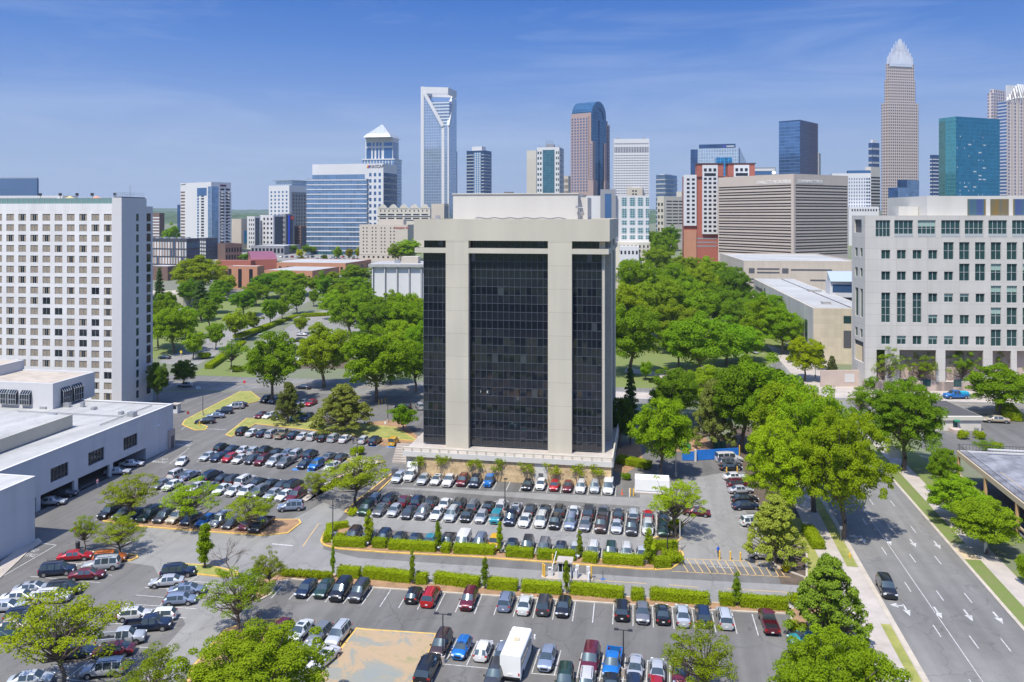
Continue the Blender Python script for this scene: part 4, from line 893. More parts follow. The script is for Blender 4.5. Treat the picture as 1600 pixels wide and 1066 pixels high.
# park wood right of the office block
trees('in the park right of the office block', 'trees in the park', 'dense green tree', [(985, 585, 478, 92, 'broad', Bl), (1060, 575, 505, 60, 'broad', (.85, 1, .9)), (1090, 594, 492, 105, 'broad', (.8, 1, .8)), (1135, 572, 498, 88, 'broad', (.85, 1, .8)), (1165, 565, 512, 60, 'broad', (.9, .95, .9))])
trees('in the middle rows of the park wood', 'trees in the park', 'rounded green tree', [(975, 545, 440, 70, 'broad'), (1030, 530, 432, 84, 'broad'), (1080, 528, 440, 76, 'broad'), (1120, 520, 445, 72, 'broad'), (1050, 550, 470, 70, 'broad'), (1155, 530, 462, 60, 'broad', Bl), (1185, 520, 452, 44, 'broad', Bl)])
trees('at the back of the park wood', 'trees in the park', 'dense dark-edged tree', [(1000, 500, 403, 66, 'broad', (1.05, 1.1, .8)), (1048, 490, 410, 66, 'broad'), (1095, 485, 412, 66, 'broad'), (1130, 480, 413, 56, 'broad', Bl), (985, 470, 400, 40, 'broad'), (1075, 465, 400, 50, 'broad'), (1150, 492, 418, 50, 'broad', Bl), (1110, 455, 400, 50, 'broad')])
trees('along the pavement by the beige museum', 'street trees by the museum', 'leafy street tree', [(1190, 548, 463, 56, 'broad', (.9, 1.05, .8)), (1222, 553, 478, 60, 'broad', (.9, 1.05, .8)), (1205, 528, 455, 46, 'broad', (.85, 1, .9)), (1238, 545, 500, 46, 'broad')])
one('yellow-green tree by the street corner near the beige museum', 1257, 595, 527, 54, 'broad', (1.3, 1.2, .7))
one('dark round evergreen against the pinkish plaza wall', 1300, 601, 556, 28, 'magnolia', (.42, .5, .7))
one('small olive tree between the museum and the plaza steps', 1281, 578, 534, 22, 'magnolia', (.55, .6, .7))
one('young tree standing on the park lawn', 1008, 594, 566, 22, 'small', Bl)
trees('along the distant straight avenue', 'trees along the far avenue', 'green avenue tree', [(1012, 410, 360, 44, 'broad', (.85, .95, .9)), (1038, 420, 358, 40, 'broad', (.85, .95, .9)), (1050, 392, 352, 26, 'broad', (.8, .95, 1)), (1068, 385, 350, 24, 'broad', (.8, .95, 1)), (1082, 415, 384, 34, 'broad', (.85, .95, .9)), (1030, 440, 385, 50, 'broad'), (985, 392, 368, 18, 'broad', (.9, 1, .9)), (1062, 430, 400, 36, 'broad')])
# right side
trees('in front of the pale courthouse arcade', 'street trees in front of the courthouse', 'open-crowned street tree', [(1386, 610, 540, 60, 'sparse', (.85, .9, .9)), (1437, 609, 544, 52, 'sparse', (.85, .9, .9)), (1503, 609, 540, 54, 'sparse', (.85, .9, .9)), (1558, 607, 542, 42, 'sparse', (.85, .9, .9)), (1598, 607, 562, 36, 'sparse', (.8, .85, .9))])
one('big bright tree right of the blue work truck', 1563, 650, 572, 88, 'broad', (1.05, 1.1, .8))
one('feathery small tree beside the zebra crossing', 1345, 655, 605, 44, 'sparse', (.85, .9, .9))
one('big dark green maple left of the small cream building', 1411, 735, 590, 132, 'big', (.72, .95, .8))
trees('between the right pavement and the parking deck', 'trees beside the parking deck', 'bright green tree', [(1474, 775, 697, 44, 'broad'), (1497, 818, 748, 88, 'broad', (1, 1.05, .9)), (1541, 866, 782, 94, 'broad', (1, 1.05, .9))])
one('low feathery bush behind the parking deck rail', 1545, 712, 686, 46, 'sparse', (.8, .85, .9))
one('small bush cut by the right edge near the deck', 1600, 915, 868, 24, 'small', Yb)
# middle left
trees('in front of the side parking lot', 'big oaks along the cross street', 'massive oak-like green tree', [(425, 630, 517, 84, 'broad', (.82, .95, .9)), (506, 606, 508, 84, 'broad', (.95, 1, .9)), (588, 628, 516, 104, 'broad', (.95, 1.05, .9)), (650, 612, 530, 60, 'broad', (1, 1.1, .8))])
one('olive magnolia left of the wide magnolia in the car park', 450, 662, 596, 54, 'magnolia', (.62, .72, .7))
one('very wide olive magnolia over the row of parked cars', 536, 675, 600, 106, 'magnolia', (.72, .8, .8))
one('small round bright tree beside the office block steps', 630, 674, 633, 42, 'small', (.9, 1.1, .8))
trees('behind the side parking lot', 'trees behind the side parking lot', 'rounded dense tree', [(546, 528, 456, 66, 'broad', Bl), (588, 548, 470, 60, 'broad', (.85, 1, .9)), (636, 545, 458, 66, 'broad', (1, 1.1, .8)), (655, 520, 475, 50, 'broad'), (610, 600, 540, 50, 'broad')])
one('dark green tree hard against the hotel corner', 247, 632, 562, 30, 'broad', Dk)
one('dark small tree beside the cross street entrance', 287, 605, 562, 38, 'broad', (.6, .72, .9))
trees('lining the left boulevard', 'young trees lining the boulevard', 'slim young street tree', [(302, 562, 520, 34, 'small', Bl), (337, 547, 504, 30, 'small'), (368, 533, 483, 38, 'small'), (396, 520, 487, 26, 'small'), (423, 509, 466, 28, 'small', Bl), (441, 502, 463, 24, 'small'), (464, 491, 444, 36, 'small', Bl), (490, 479, 452, 18, 'small'), (507, 474, 425, 26, 'small', Bl), (327, 513, 466, 32, 'small')])
trees('left of the boulevard', 'trees left of the boulevard', 'wide green tree', [(272, 552, 478, 66, 'broad', (.85, .95, .9)), (247, 545, 470, 44, 'broad', (.85, .95, .9)), (312, 462, 400, 76, 'broad', Yb), (381, 494, 450, 38, 'broad', Bl), (417, 467, 424, 46, 'broad', Bl), (463, 463, 425, 52, 'broad', (.8, .9, .9)), (356, 465, 429, 26, 'small', Yl), (440, 470, 434, 34, 'broad', Bl)])
one('dark layered conifer by the curved white hall', 249, 490, 418, 28, 'conifer')
one('broad dark cedar right of the curved white hall', 314, 502, 438, 50, 'conifer', (.9, 1, 1))
trees('filling the belt behind the side parking lot', 'trees behind the side parking lot', 'full green tree', [(520, 500, 452, 40, 'broad', (.9, 1, .9)), (566, 505, 448, 50, 'broad', Bl), (612, 515, 455, 50, 'broad', (.9, 1, .9)), (645, 500, 462, 40, 'broad'), (560, 470, 432, 44, 'broad', Bl), (500, 462, 430, 36, 'broad', (.9, 1, .9)), (625, 560, 500, 56, 'broad', (.95, 1.05, .9)), (655, 575, 505, 50, 'broad', (1, 1.1, .8)), (568, 575, 515, 46, 'broad', (.95, 1.05, .9)), (530, 478, 440, 34, 'broad', Yb)])
trees('in the shaded ground between hotel and hall', 'trees left of the boulevard', 'dark-based green tree', [(258, 515, 455, 44, 'broad', (.85, .95, .9)), (290, 530, 478, 40, 'broad', (.9, 1, .9)), (335, 490, 450, 34, 'broad', Bl), (296, 480, 436, 36, 'broad', (.8, .9, .9)), (400, 478, 440, 36, 'broad', (.9, 1, .9)), (440, 450, 420, 40, 'broad', (.9, 1, .9)), (345, 470, 436, 30, 'broad', Bl)])
trees('beside the brick school', 'trees beside the brick school', 'green tree', [(536, 457, 433, 48, 'broad', (.9, 1, .8)), (556, 452, 413, 48, 'broad', Bl), (388, 448, 430, 18, 'broad', Dk), (268, 405, 350, 26, 'broad', Bl), (574, 470, 440, 24, 'broad', Bl), (520, 440, 424, 20, 'broad')])
one('young tree in the middle of the side parking lot', 470, 523, 492, 24, 'small')
one('low round-crowned tree on the grass corner by the side lot', 361, 579, 530, 40, 'sparse', (.8, .9, .9))
trees('in front of the beige hotel and glass offices', 'distant trees before the offices', 'small distant tree', [(640, 410, 373, 40, 'broad', (.95, 1.05, .8)), (617, 411, 380, 22, 'broad'), (527, 408, 385, 16, 'small', Bl), (546, 407, 388, 14, 'small', (1.2, .7, 1)), (559, 405, 387, 10, 'small', Yl), (469, 404, 390, 14, 'small', (1.5, 1.2, .8)), (487, 398, 385, 14, 'small', Bl), (478, 399, 382, 16, 'small', Dk), (455, 396, 383, 22, 'small', Bl), (405, 410, 396, 20, 'small', Bl), (440, 422, 408, 26, 'broad', Bl), (390, 412, 394, 30, 'broad', Bl), (470, 412, 400, 10, 'small', Dk), (508, 410, 398, 10, 'small', Dk)])
# bare tree
def bare():
    p = P(366, 912); o = empty('bare_tree', (p.x, p.y, 0), 0, 'leafless grey tree beside the oval grass island', 'tree')
    rr = random.Random(4); t = MB(); b = MB(); top = Vector((-1.3, 0, 3.4))
    t.tube((0, 0, -.1), (-.4, 0, 1.6), .14, .11, caps=False); t.tube((-.4, 0, 1.6), top, .11, .07, caps=False); t.build('trunk', M['bark'], o)
    def br(a, d, l, r, n):
        e = a + d * l; b.tube(a, e, r, r * .6, n=5, caps=False)
        if n:
            for _ in range(3): br(a.lerp(e, rr.uniform(.5, 1)), (d + Vector((rr.gauss(0, .5), rr.gauss(0, .5), rr.gauss(.1, .3)))).normalized(), l * .7, r * .55, n - 1)
    for _ in range(7): br(Vector((-.4, 0, 1.6)).lerp(top, rr.random()), Vector((rr.gauss(0, .7), rr.gauss(0, .6), .6)).normalized(), 1.7, .055, 3)
    b.build('branches', M['bark'], o)
bare()
# clipped hedges: boxes of leaves
def leafbox(mb, a, b, w_, h, s, dens, rr, rnd_=.12, core=True):
    d = (b - a); L_ = d.length; d.normalize(); n = Vector((-d.y, d.x, 0))
    if core: mb.bar(a + Vector((0, 0, h * .48)) + d * .12, b + Vector((0, 0, h * .48)) - d * .12, w_ * .86, h * .88)
    area = [(L_ * h, 0), (L_ * h, 1), (L_ * w_, 2), (w_ * h, 3), (w_ * h, 4)]
    for ar, f in area:
        for _ in range(int(ar * dens)):
            x = rr.uniform(0, L_); z = rr.uniform(0, h); y = rr.uniform(-w_ / 2, w_ / 2)
            if f == 0: y, nn = -w_ / 2, -n
            elif f == 1: y, nn = w_ / 2, n
            elif f == 2: z, nn = h, Vector((0, 0, 1))
            elif f == 3: x, nn = 0, -d
            else: x, nn = L_, d
            wob = math.sin(x * 1.7) * .05 + math.sin(x * 4.1 + z) * .04
            p = a + d * x + n * y + Vector((0, 0, z)) + nn * (rr.gauss(0, rnd_ * .6) + wob)
            leaf_card(mb, p, nn + Vector((rr.gauss(0, .6), rr.gauss(0, .6), rr.gauss(0, .6))), s, rr)
hr = random.Random(8)
def hedge(u0, v0, u1, v1, label, w_=1.5, h=1.25, group=None, dens=60, s=.11):
    a, b = P(u0, v0), P(u1, v1); d = (b - a).normalized(); n = Vector((-d.y, d.x, 0))
    if n.y < 0: n = -n
    a += n * w_ / 2; b += n * w_ / 2; c = (a + b) / 2
    mb = MB(); leafbox(mb, a - c, b - c, w_, h, s, dens, hr)
    o = mb.build('hedge', M['leaf_hedge']); o.location = (c.x, c.y, .14 + gz(c.y)); tag(o, label, 'hedge', group); return o
ups = [(519, 856, 570, 858), (581, 858, 602, 859), (606, 861, 680, 865), (689, 866, 701, 867), (708, 867, 772, 870), (790, 872, 832, 875), (839, 876, 899, 879), (910, 880, 932, 883), (942, 883, 1006, 887)]
for i, h_ in enumerate(ups): hedge(*h_, '%s clipped hedge block, %s from the left beside the upper hedge lane' % ('short' if h_[2] - h_[0] < 30 else 'long', ORD[i + 1]), group='clipped hedges of the upper island')
los = [(526, 905, 560, 907), (565, 906, 640, 914), (648, 915, 666, 916), (677, 914, 747, 923), (761, 923, 807, 927), (814, 928, 877, 932), (890, 931, 974, 939), (987, 941, 1006, 942), (1016, 940, 1108, 949), (1126, 949, 1148, 950), (1156, 951, 1232, 957)]
for i, h_ in enumerate(los): hedge(*h_, '%s clipped hedge block, %s from the left in the long lower hedge' % ('short' if h_[2] - h_[0] < 30 else 'long', ORD[i + 1]), group='clipped hedges of the lower island', h=1.35)
hedge(1023, 889, 1050, 889, 'low clipped hedge on the front of the corner island', group='clipped hedges of the corner island')
hedge(1021, 884, 1026, 858, 'clipped hedge on the left side of the corner island', group='clipped hedges of the corner island')
hedge(1024, 862, 1060, 861, 'clipped hedge on the back of the corner island', group='clipped hedges of the corner island', w_=1.2)
hedge(505, 850, 512, 832, 'clipped hedge curving round the left tip of the upper island', w_=1.3, group='clipped hedges of the upper island')
hedge(512, 832, 545, 826, 'low clipped hedge at the back of the left tip island', w_=1.1, h=1.0, group='clipped hedges of the upper island')
hedge(1290, 860, 1271, 832, 'clipped hedge between the tree bed and the avenue pavement', w_=2, h=1.2)
hedge(1598, 660, 1582, 642, 'clipped hedge at the right edge beside the tan sedan', w_=4, h=2)
hedge(962, 725, 1012, 735, 'low hedge at the right foot of the office block', w_=2.4, h=1.3)
hedge(320, 577, 375, 535, 'long low hedge along the boulevard kerb, lower part', w_=2.5, h=1.5, dens=25, s=.2, group='boulevard hedges')
hedge(375, 535, 470, 492, 'long low hedge along the boulevard kerb, upper part', w_=3, h=1.5, dens=20, s=.22, group='boulevard hedges')
hedge(472, 496, 515, 494, 'short low hedge closing the side parking lot', w_=2, h=1.5, dens=25, s=.2, group='boulevard hedges')
def shrub(u, v, r, h, label, tint=(1, 1, 1), group=None, name='shrub'):
    p = P(u, v); cm, _ = tree_kind('small', int(u)); me = SHM.get(int(u) % 3)
    o = link('shrub', me or SHM[0]); o.name = name; o.location = (p.x, p.y, gz(p.y) + .1); o.scale = (r, r, h); o.color = (*tint, 1); o.rotation_euler.z = u
    tag(o, label, 'shrub', group); return o
SHM = {}
for k in range(3):
    rr = random.Random(k + 60); mb = MB()
    for i in range(14):
        t = rr.uniform(0, 6.28); q = rr.random() ** .5 * .6; c = Vector((math.cos(t) * q, math.sin(t) * q, .45 * rr.uniform(.4, 1.2)))
        for j in range(110):
            z = rr.uniform(-.4, 1); a = rr.uniform(0, 6.28); s = math.sqrt(1 - z * z); d = Vector((s * math.cos(a), s * math.sin(a), z))
            leaf_card(mb, c + d * rr.uniform(.3, .42), d + Vector((rr.gauss(0, .5), rr.gauss(0, .5), rr.gauss(0, .5))), .09, rr)
    SHM[k] = mb.mesh('shrub', M['leaf_hedge'])
for i, u in enumerate((444, 455, 466, 478, 490, 499, 511)): shrub(u, 901 + i * .7, .95, 1.15, 'loose round shrub, %s from the left at the left end of the long hedge' % ORD[i + 1], Yb, 'loose shrubs of the long hedge')
shrub(551, 805, 1.1, 1.3, 'bright round shrub at the tip of the narrow island', (1.4, 1.3, .6))
shrub(1047, 874, 1.5, 1.6, 'round shrub in the corner hedge island'); shrub(1057, 880, 1.4, 1.6, 'big round shrub at the rim of the corner hedge island')
shrub(978, 750, 1.1, 1.5, 'round dark shrub beside the office block stairs', (.6, .8, .8)); shrub(1505, 686, 1.6, 2.2, 'left clipped ball shrub at the cream building', (1, 1, .7)); shrub(1530, 686, 1.6, 2.2, 'right clipped ball shrub at the cream building', (1, 1, .7))
shrub(558, 711, 1.8, 2, 'wide low shrub beside the blue accessible bay', (.9, .95, .8)); shrub(530, 843, 1.2, 1, 'low planting bush inside the left tip island'); shrub(546, 838, 1, .9, 'small bush beside the dark brown suv')
shrub(1057, 830, 1.4, 2.2, 'bush at the foot of the yellow-green island tree', Yb); shrub(1228, 892, .8, .7, 'tiny yellow flowering bush in the tree bed', (3, 2, .3)); shrub(318, 560, 3.2, 2.6, 'rounded bush at the end of the boulevard hedge', (.8, .9, .8)); shrub(372, 580, 3, 2, 'dark low bush below the boulevard hedge', Dk); shrub(1558, 700, 1.6, 1.2, 'small bush behind the deck corner'); shrub(1243, 942, 1.6, 1.2, 'bush at the lower end of the long hedge', (.9, .9, .7))
shrub(1245, 985, 1.4, 1.2, 'low bush beside the maroon pickup bed')
# ---------------------------------------------------------------- buildings
DR = {'v': 0}
M['glass_dark'] = mat('window_glass_dark', (.025, .032, .04), .08, metal=.3)
M['glass_blue'] = mat('window_glass_blue', (.09, .19, .36), .12, metal=.6)
M['glass_teal'] = mat('window_glass_teal', (.035, .085, .085), .1, metal=.35)
M['glass_tealp'] = mat('window_blind_teal', (.30, .42, .36), .4)
M['curtain'] = mat('curtain_brown', (.30, .25, .19), .9, noise=.3, nscale=2.5)
M['frame'] = mat('window_frame_pale', (.40, .42, .42), .5)
M['framed'] = mat('window_frame_dark', (.10, .10, .11), .5)
M['white_wall'] = mat('white_render', (.56, .55, .54), .85, noise=.08, nscale=.1, streak=True)
M['roofgrey'] = mat('roof_grey', (.42, .42, .42), .9, noise=.22, nscale=.15)
M['roofwhite'] = asphalt('roof_membrane_white', (.385, .38, .36), .24, .4, .4)
M['rooftan'] = mat('roof_gravel_tan', (.44, .38, .31), .95, noise=.25, nscale=.25)
M['roofdark'] = mat('roof_dark', (.13, .13, .14), .9, noise=.3, nscale=.2)
M['metal'] = mat('galvanised_metal', (.45, .46, .47), .45, metal=.7)
M['pole'] = mat('pole_dark', (.03, .03, .035), .5)
class Bd:
    """a building standing on its nearest corner: L face runs left from the corner, R face runs right / away"""
    def __init__(s, name, label, cat, uL, uC, uR, vt, D, t, zb=None, Wf=None, Df=None, ztop=None):
        k = (uC - 800) / F; c = Vector((k * D, D, 0)); t = R(t)
        dL = Vector((-math.cos(t), math.sin(t), 0)); dR = Vector((math.sin(t), math.cos(t), 0))
        def hit(u, d):
            k2 = (u - 800) / F; return (k2 * c.y - c.x) / (d.x - k2 * d.y)
        s.W = Wf or abs(hit(uL, dL)); s.Dp = Df or abs(hit(uR, dR)); s.D = D
        s.z0 = (gz(D) if zb is None else zb) - .3; s.zt = (H - (vt - V0) * D / F if ztop is None else ztop)
        s.root = empty(name, (c.x, c.y, s.z0), math.pi / 2 - math.pi / 2 - t, label, cat); s.rects = []
        s.h = s.zt - s.z0
    def z(s, v): return H - (v - V0) * s.D / F - s.z0
    def a(s, u):                          # metres left of corner along L for pixel column u
        t = -s.root.rotation_euler.z; c = s.root.location; k = (u - 800) / F; d = Vector((-math.cos(t), math.sin(t), 0))
        return (k * c.y - c.x) / (d.x - k * d.y)
    def r(s, u):
        t = -s.root.rotation_euler.z; c = s.root.location; k = (u - 800) / F; d = Vector((math.sin(t), math.cos(t), 0))
        return (k * c.y - c.x) / (d.x - k * d.y)
    def box(s, name, x0, x1, y0, y1, z0, z1, m, parent=None):
        """x measured left from the corner (positive = left), y away along the R face"""
        o = MB().box(-x1, -x0, y0, y1, z0, z1).build(name, m, parent or s.root); return o
    def body(s, m, roof=None, name='wall', par=.9):
        s.box(name, 0, s.W, 0, s.Dp, 0, s.h, m)
        if roof: s.box('roof', .5, s.W - .5, .5, s.Dp - .5, s.h - .2, s.h + .06, roof)
        if roof and par:
            mb = MB(); W_, D_, h = s.W, s.Dp, s.h
            for q in ((-W_ - .01, .01, -.01, .35), (-W_ - .01, .01, D_ - .35, D_ + .01), (-W_ - .01, -W_ + .35, .35, D_ - .35), (-.35, .01, .35, D_ - .35)): mb.box(*q, h - .02, h + par)
            mb.build('parapet', m, s.root)
    def rect(s, face, a0, a1, z0, z1, m, name='window', o=.06, t=.12):
        s.rects.append((face, a0, a1, z0, z1, m, name, o, t))
    def grid(s, face, nc, nr, z0, z1, a0=0, a1=None, fw=.6, fh=.55, m=None, name='window', o=.05, ms=None):
        full = s.W if face == 'L' else s.Dp
        a1 = full if a1 is None else a1; cw = (a1 - a0) / nc; rh = (z1 - z0) / nr; rr = random.Random(nc * 7 + nr)
        for i in range(nc):
            for j in range(nr):
                x = a0 + (i + .5) * cw; z = z0 + (j + .5) * rh
                s.rect(face, x - cw * fw / 2, x + cw * fw / 2, z - rh * fh / 2, z + rh * fh / 2, m if not ms else rr.choice(ms), name, o)
    def bands(s, face, nr, z0, z1, a0=0, a1=None, fh=.5, m=None, name='window_band', o=.05):
        s.grid(face, 1, nr, z0, z1, a0, a1, 1.0, fh, m, name, o)
    def vert(s, face, nc, z0, z1, a0=0, a1=None, fw=.5, m=None, name='glass_strip', o=.05):
        s.grid(face, nc, 1, z0, z1, a0, a1, fw, 1.0, m, name, o)
    def done(s, cap=95):
        """every window an object of its own; beyond the cap the rest of them is one part"""
        by = {}
        for r in s.rects: by.setdefault(r[6], []).append(r)
        for nm, lst in by.items():
            lst.sort(key=lambda r: -(r[2] - r[1]) * (r[4] - r[3]))
            cache = {}; rest = MB(); rm = []
            for i, (f, a0, a1, z0, z1, m, n_, o, t) in enumerate(lst):
                w_, h_ = a1 - a0, z1 - z0
                if i < cap:
                    key = (f, round(w_, 2), round(h_, 2), m.name, o)
                    if key not in cache:
                        mb = MB()
                        if f == 'L': mb.box(-w_ / 2, w_ / 2, -o, .1, -h_ / 2, h_ / 2)
                        else: mb.box(-.1, o, -w_ / 2, w_ / 2, -h_ / 2, h_ / 2)
                        cache[key] = mb.mesh(nm, m)
                    ob = link(nm, cache[key], s.root)
                    ac, zc = (a0 + a1) / 2, (z0 + z1) / 2
                    ob.location = (-ac, 0, zc) if f == 'L' else (0, ac, zc)
                else:
                    if m not in rm: rm.append(m)
                    if f == 'L': rest.box(-a1, -a0, -o, .1, z0, z1, rm.index(m))
                    else: rest.box(-.1, o, a0, a1, z0, z1, rm.index(m))
            if rest.f:
                o_ = rest.build(nm + 's', rm, s.root); o_['kind'] = 'stuff'
        s.rects = []
        return s
def holes(mb, org, ud, nrm, W_, z0, z1, ops, depth=.35, mi=0, ri=0):
    """wall with real openings; ops = (a0, a1, za, zb); reveals run 'depth' inwards"""
    org = Vector(org); ud = Vector(ud); nrm = Vector(nrm)
    xs = sorted({0, W_, *[o[0] for o in ops], *[o[1] for o in ops]}); zs = sorted({z0, z1, *[o[2] for o in ops], *[o[3] for o in ops]})
    pt = lambda a, z, d=0: org + ud * a + Vector((0, 0, z)) - nrm * d
    for i in range(len(xs) - 1):
        for j in range(len(zs) - 1):
            xm, zm = (xs[i] + xs[i + 1]) / 2, (zs[j] + zs[j + 1]) / 2
            if any(o[0] < xm < o[1] and o[2] < zm < o[3] for o in ops): continue
            mb.quad(pt(xs[i], zs[j]), pt(xs[i + 1], zs[j]), pt(xs[i + 1], zs[j + 1]), pt(xs[i], zs[j + 1]), mi)
    for a0, a1, b0, b1 in ops:
        mb.quad(pt(a0, b0), pt(a1, b0), pt(a1, b0, depth), pt(a0, b0, depth), ri)
        mb.quad(pt(a0, b1, depth), pt(a1, b1, depth), pt(a1, b1), pt(a0, b1), ri)
        mb.quad(pt(a0, b0), pt(a0, b0, depth), pt(a0, b1, depth), pt(a0, b1), ri)
        mb.quad(pt(a1, b0, depth), pt(a1, b0), pt(a1, b1), pt(a1, b1, depth), ri)
def window_mesh(w_, h_, style, nx=2, nz=1, fr=.06):
    """window in XZ plane facing -Y, centred; materials: frame, glass, curtain/blind"""
    mb = MB(); c = {'curtain': 2, 'dark': 1, 'half': 1}[style]
    mb.box(-w_ / 2, w_ / 2, .02, .06, -h_ / 2, h_ / 2, 1)
    if style != 'dark':
        q = .46 if style == 'curtain' else .27
        mb.box(-w_ / 2 + fr, -w_ / 2 + w_ * q, .0, .019, -h_ / 2 + fr, h_ / 2 - fr, 2); mb.box(w_ / 2 - w_ * q, w_ / 2 - fr, .0, .019, -h_ / 2 + fr, h_ / 2 - fr, 2)
    for i in range(nx + 1): x = -w_ / 2 + i * w_ / nx; mb.box(x - fr / 2, x + fr / 2, -.04, .0, -h_ / 2, h_ / 2, 0)
    for i in range(nz + 1): z = -h_ / 2 + i * h_ / nz; mb.box(-w_ / 2 - fr / 2, w_ / 2 + fr / 2, -.045, .0, z - fr / 2, z + fr / 2, 0)
    return mb
# ================= the office block in the middle
M['precast'] = line_mat('precast_beige', (.50, .462, .37), (.30, .27, .22), 60, 4.7, .0008, .012, .05)
M['precast_plain'] = mat('precast_plain', (.50, .462, .37), .85, noise=.10, nscale=.12, streak=True)
M['penthouse'] = mat('penthouse_cream', (.55, .53, .48), .85, noise=.1, nscale=.12, streak=True)
M['stone'] = mat('stone_wall_tan', (.60, .45, .25), .9, noise=.3, nscale=1.1, bump=.5, dirt=(.36, .25, .13))
M['vision'] = mat('curtain_glass_dark', (.010, .013, .018), .035, spec=.8)
M['spandrel'] = mat('curtain_glass_spandrel', (.015, .018, .024), .08, spec=.55)
M['lit'] = mat('curtain_glass_blind', (.045, .055, .06), .1)
M['mullion'] = mat('mullion_grey', (.09, .105, .13), .5, metal=.4)
B = Bd('office_tower', 'dark glass office tower with beige concrete piers in the middle of the picture', 'office building', 662, 940, 962, 347, 160, 10, zb=5.3, Df=38)
W0, D0 = B.W, B.Dp
zg0, zg1 = 0.3, B.z(397); zl, zs0, zs1 = B.z(389), B.z(377), B.h
B.box('core_wall', .9, W0 - .9, .9, D0 - .9, 0, zs0 + .5, M['framed'])
gr = random.Random(9)
def curtain(parent, W_, z0, z1, nx, pz, place):
    """one glazed bay: panes with slight tilts + mullions, in local x 0..W_, facing -Y"""
    g = MB(); fl = MB(); pw = W_ / nx; zz = [z0]; i = 0
    while zz[-1] < z1 - .3: zz.append(min(z1, zz[-1] + pz[i % 2])); i += 1
    for j in range(len(zz) - 1):
        for k in range(nx):
            dx, dz = gr.gauss(0, .022), gr.gauss(0, .018)
            mi = j % 2; 
            if mi == 0 and gr.random() < .018: mi = 2
            g.quad((k * pw, dx, zz[j]), ((k + 1) * pw, -dx, zz[j]), ((k + 1) * pw, -dx + dz, zz[j + 1]), (k * pw, dx + dz, zz[j + 1]), mi)
        fl.box(0, W_, -.06, .03, zz[j] - .05, zz[j] + .05)
    for k in range(nx + 1): fl.box(k * pw - .035, k * pw + .035, -.09, .028, z0, z1)
    a = g.build('glazing', [M['vision'], M['spandrel'], M['lit']], parent); b = fl.build('mullions', M['mullion'], a); a.location = place[0]; a.rotation_euler = (0, 0, place[1])
aL, aR = B.a(699.3), B.a(734.5); aC0, aC1 = B.a(857.6), B.a(894.6)
pz = ((zg1 - zg0) / 23, (zg1 - zg0) / 23)
for x0, x1, n in ((W0, aL, 5), (aR, aC0, 14), (aC1, 0, 6)): curtain(B.root, x0 - x1, zg0, zg1, n, pz, ((-x0, 0, 0), 0)); curtain(B.root, x0 - x1, zl, zs0, n, (4, 4), ((-x0, .5, 0), 0))
for y0, y1, n in ((2.2, 9, 3), (14, 24, 5), (29, D0 - 2, 3)): curtain(B.root, y1 - y0, zg0, zg1, n, pz, ((0, y0, 0), math.pi / 2)); curtain(B.root, y1 - y0, zl, zs0, n, (4, 4), ((-.5, y0, 0), math.pi / 2))
pj = 1.5
for x0, x1 in ((aR, aL), (aC1, aC0)): B.box('pier', x0, x1, -pj, .48, 0, zs0, M['precast'])
for y0, y1 in ((9, 14), (24, 29)): B.box('pier', -pj, .48, y0, y1, 0, zs0, M['precast'])
B.box('pier', -.6, .45, .1, 2.2, 0, zs0, M['precast']); B.box('pier', -.6, .45, D0 - 2, D0, 0, zs0, M['precast'])
for x0, x1 in ((W0, aL), (aR, aC0), (aC1, 0)):
    B.box('spandrel_ledge', min(x0, x1) - (pj if x1 == 0 else -.003), max(x0, x1) + (pj if x0 == W0 else -.003), -pj + .01, .45, zg1 + .002, zl, M['precast_plain'])
B.box('spandrel_ledge', -pj, .45, .46, D0 + pj, zg1, zl - .01, M['precast_plain'])
B.box('roof_slab', -pj - .2, W0 + pj + .2, -pj - .01, D0 + pj, zs0 + .002, zs1, M['precast_plain'])
B.box('roof', -pj + .6, W0 + pj - .6, -pj + .8, D0 + pj - .8, zs1, zs1 + .05, M['rooftan'])
mbp = MB()
for q in ((-W0 - pj - .2, pj + .2, -pj - .01, -pj + .5), (-W0 - pj - .2, pj + .2, D0 + pj - .5, D0 + pj), (-W0 - pj - .2, -W0 - pj + .3, -pj + .5, D0 + pj - .5), (pj - .3, pj + .2, -pj + .5, D0 + pj - .5)): mbp.box(*q, zs1 + .003, zs1 + .55)
mbp.build('parapet', M['precast_plain'], B.root)
ph = B.box('penthouse', 5.6, 33, 9, 30, zs1, zs1 + 5.9, M['penthouse'])
B.box('penthouse_coping', 5.4, 33.2, 8.8, 30.2, zs1 + 5.9, zs1 + 6.1, M['penthouse'])
B.box('penthouse_annex', 3.7, 5.6, 11, 22, zs1, zs1 + 5.2, M['penthouse'])
B.box('roof_vent', 20.2, 22.2, 12, 13, zs1 + 6.1, zs1 + 6.5, M['roofdark'])
cb = MB(); 
for i in range(36):
    x = -28 + i * .55; cb.bar((x, 8.93, zs1 + .8 + .12 * math.sin(i)), (x + .55, 8.93, zs1 + .8 + .12 * math.sin(i + 1)), .07, .07)
cb.build('roof_cable', M['metal'], B.root)
an = MB().tube((-5.2, 8.4, zs1), (-5.2, 8.4, zs1 + 3.6), .06).tube((-5.9, 8.4, zs1 + 3), (-4.4, 8.4, zs1 + 3), .05); an.tube((-4.6, 8.1, zs1 + 1.6), (-4.6, 8.3, zs1 + 1.7), .45); an.tube((-5.8, 8.2, zs1 + 3.1), (-5.8, 8.4, zs1 + 3.1), .28)
an.build('roof_antenna', M['metal'], B.root)
B.box('small_roof_box', 34.5, 35.3, 3, 4, zs1 + .5, zs1 + 1.3, M['metal'])
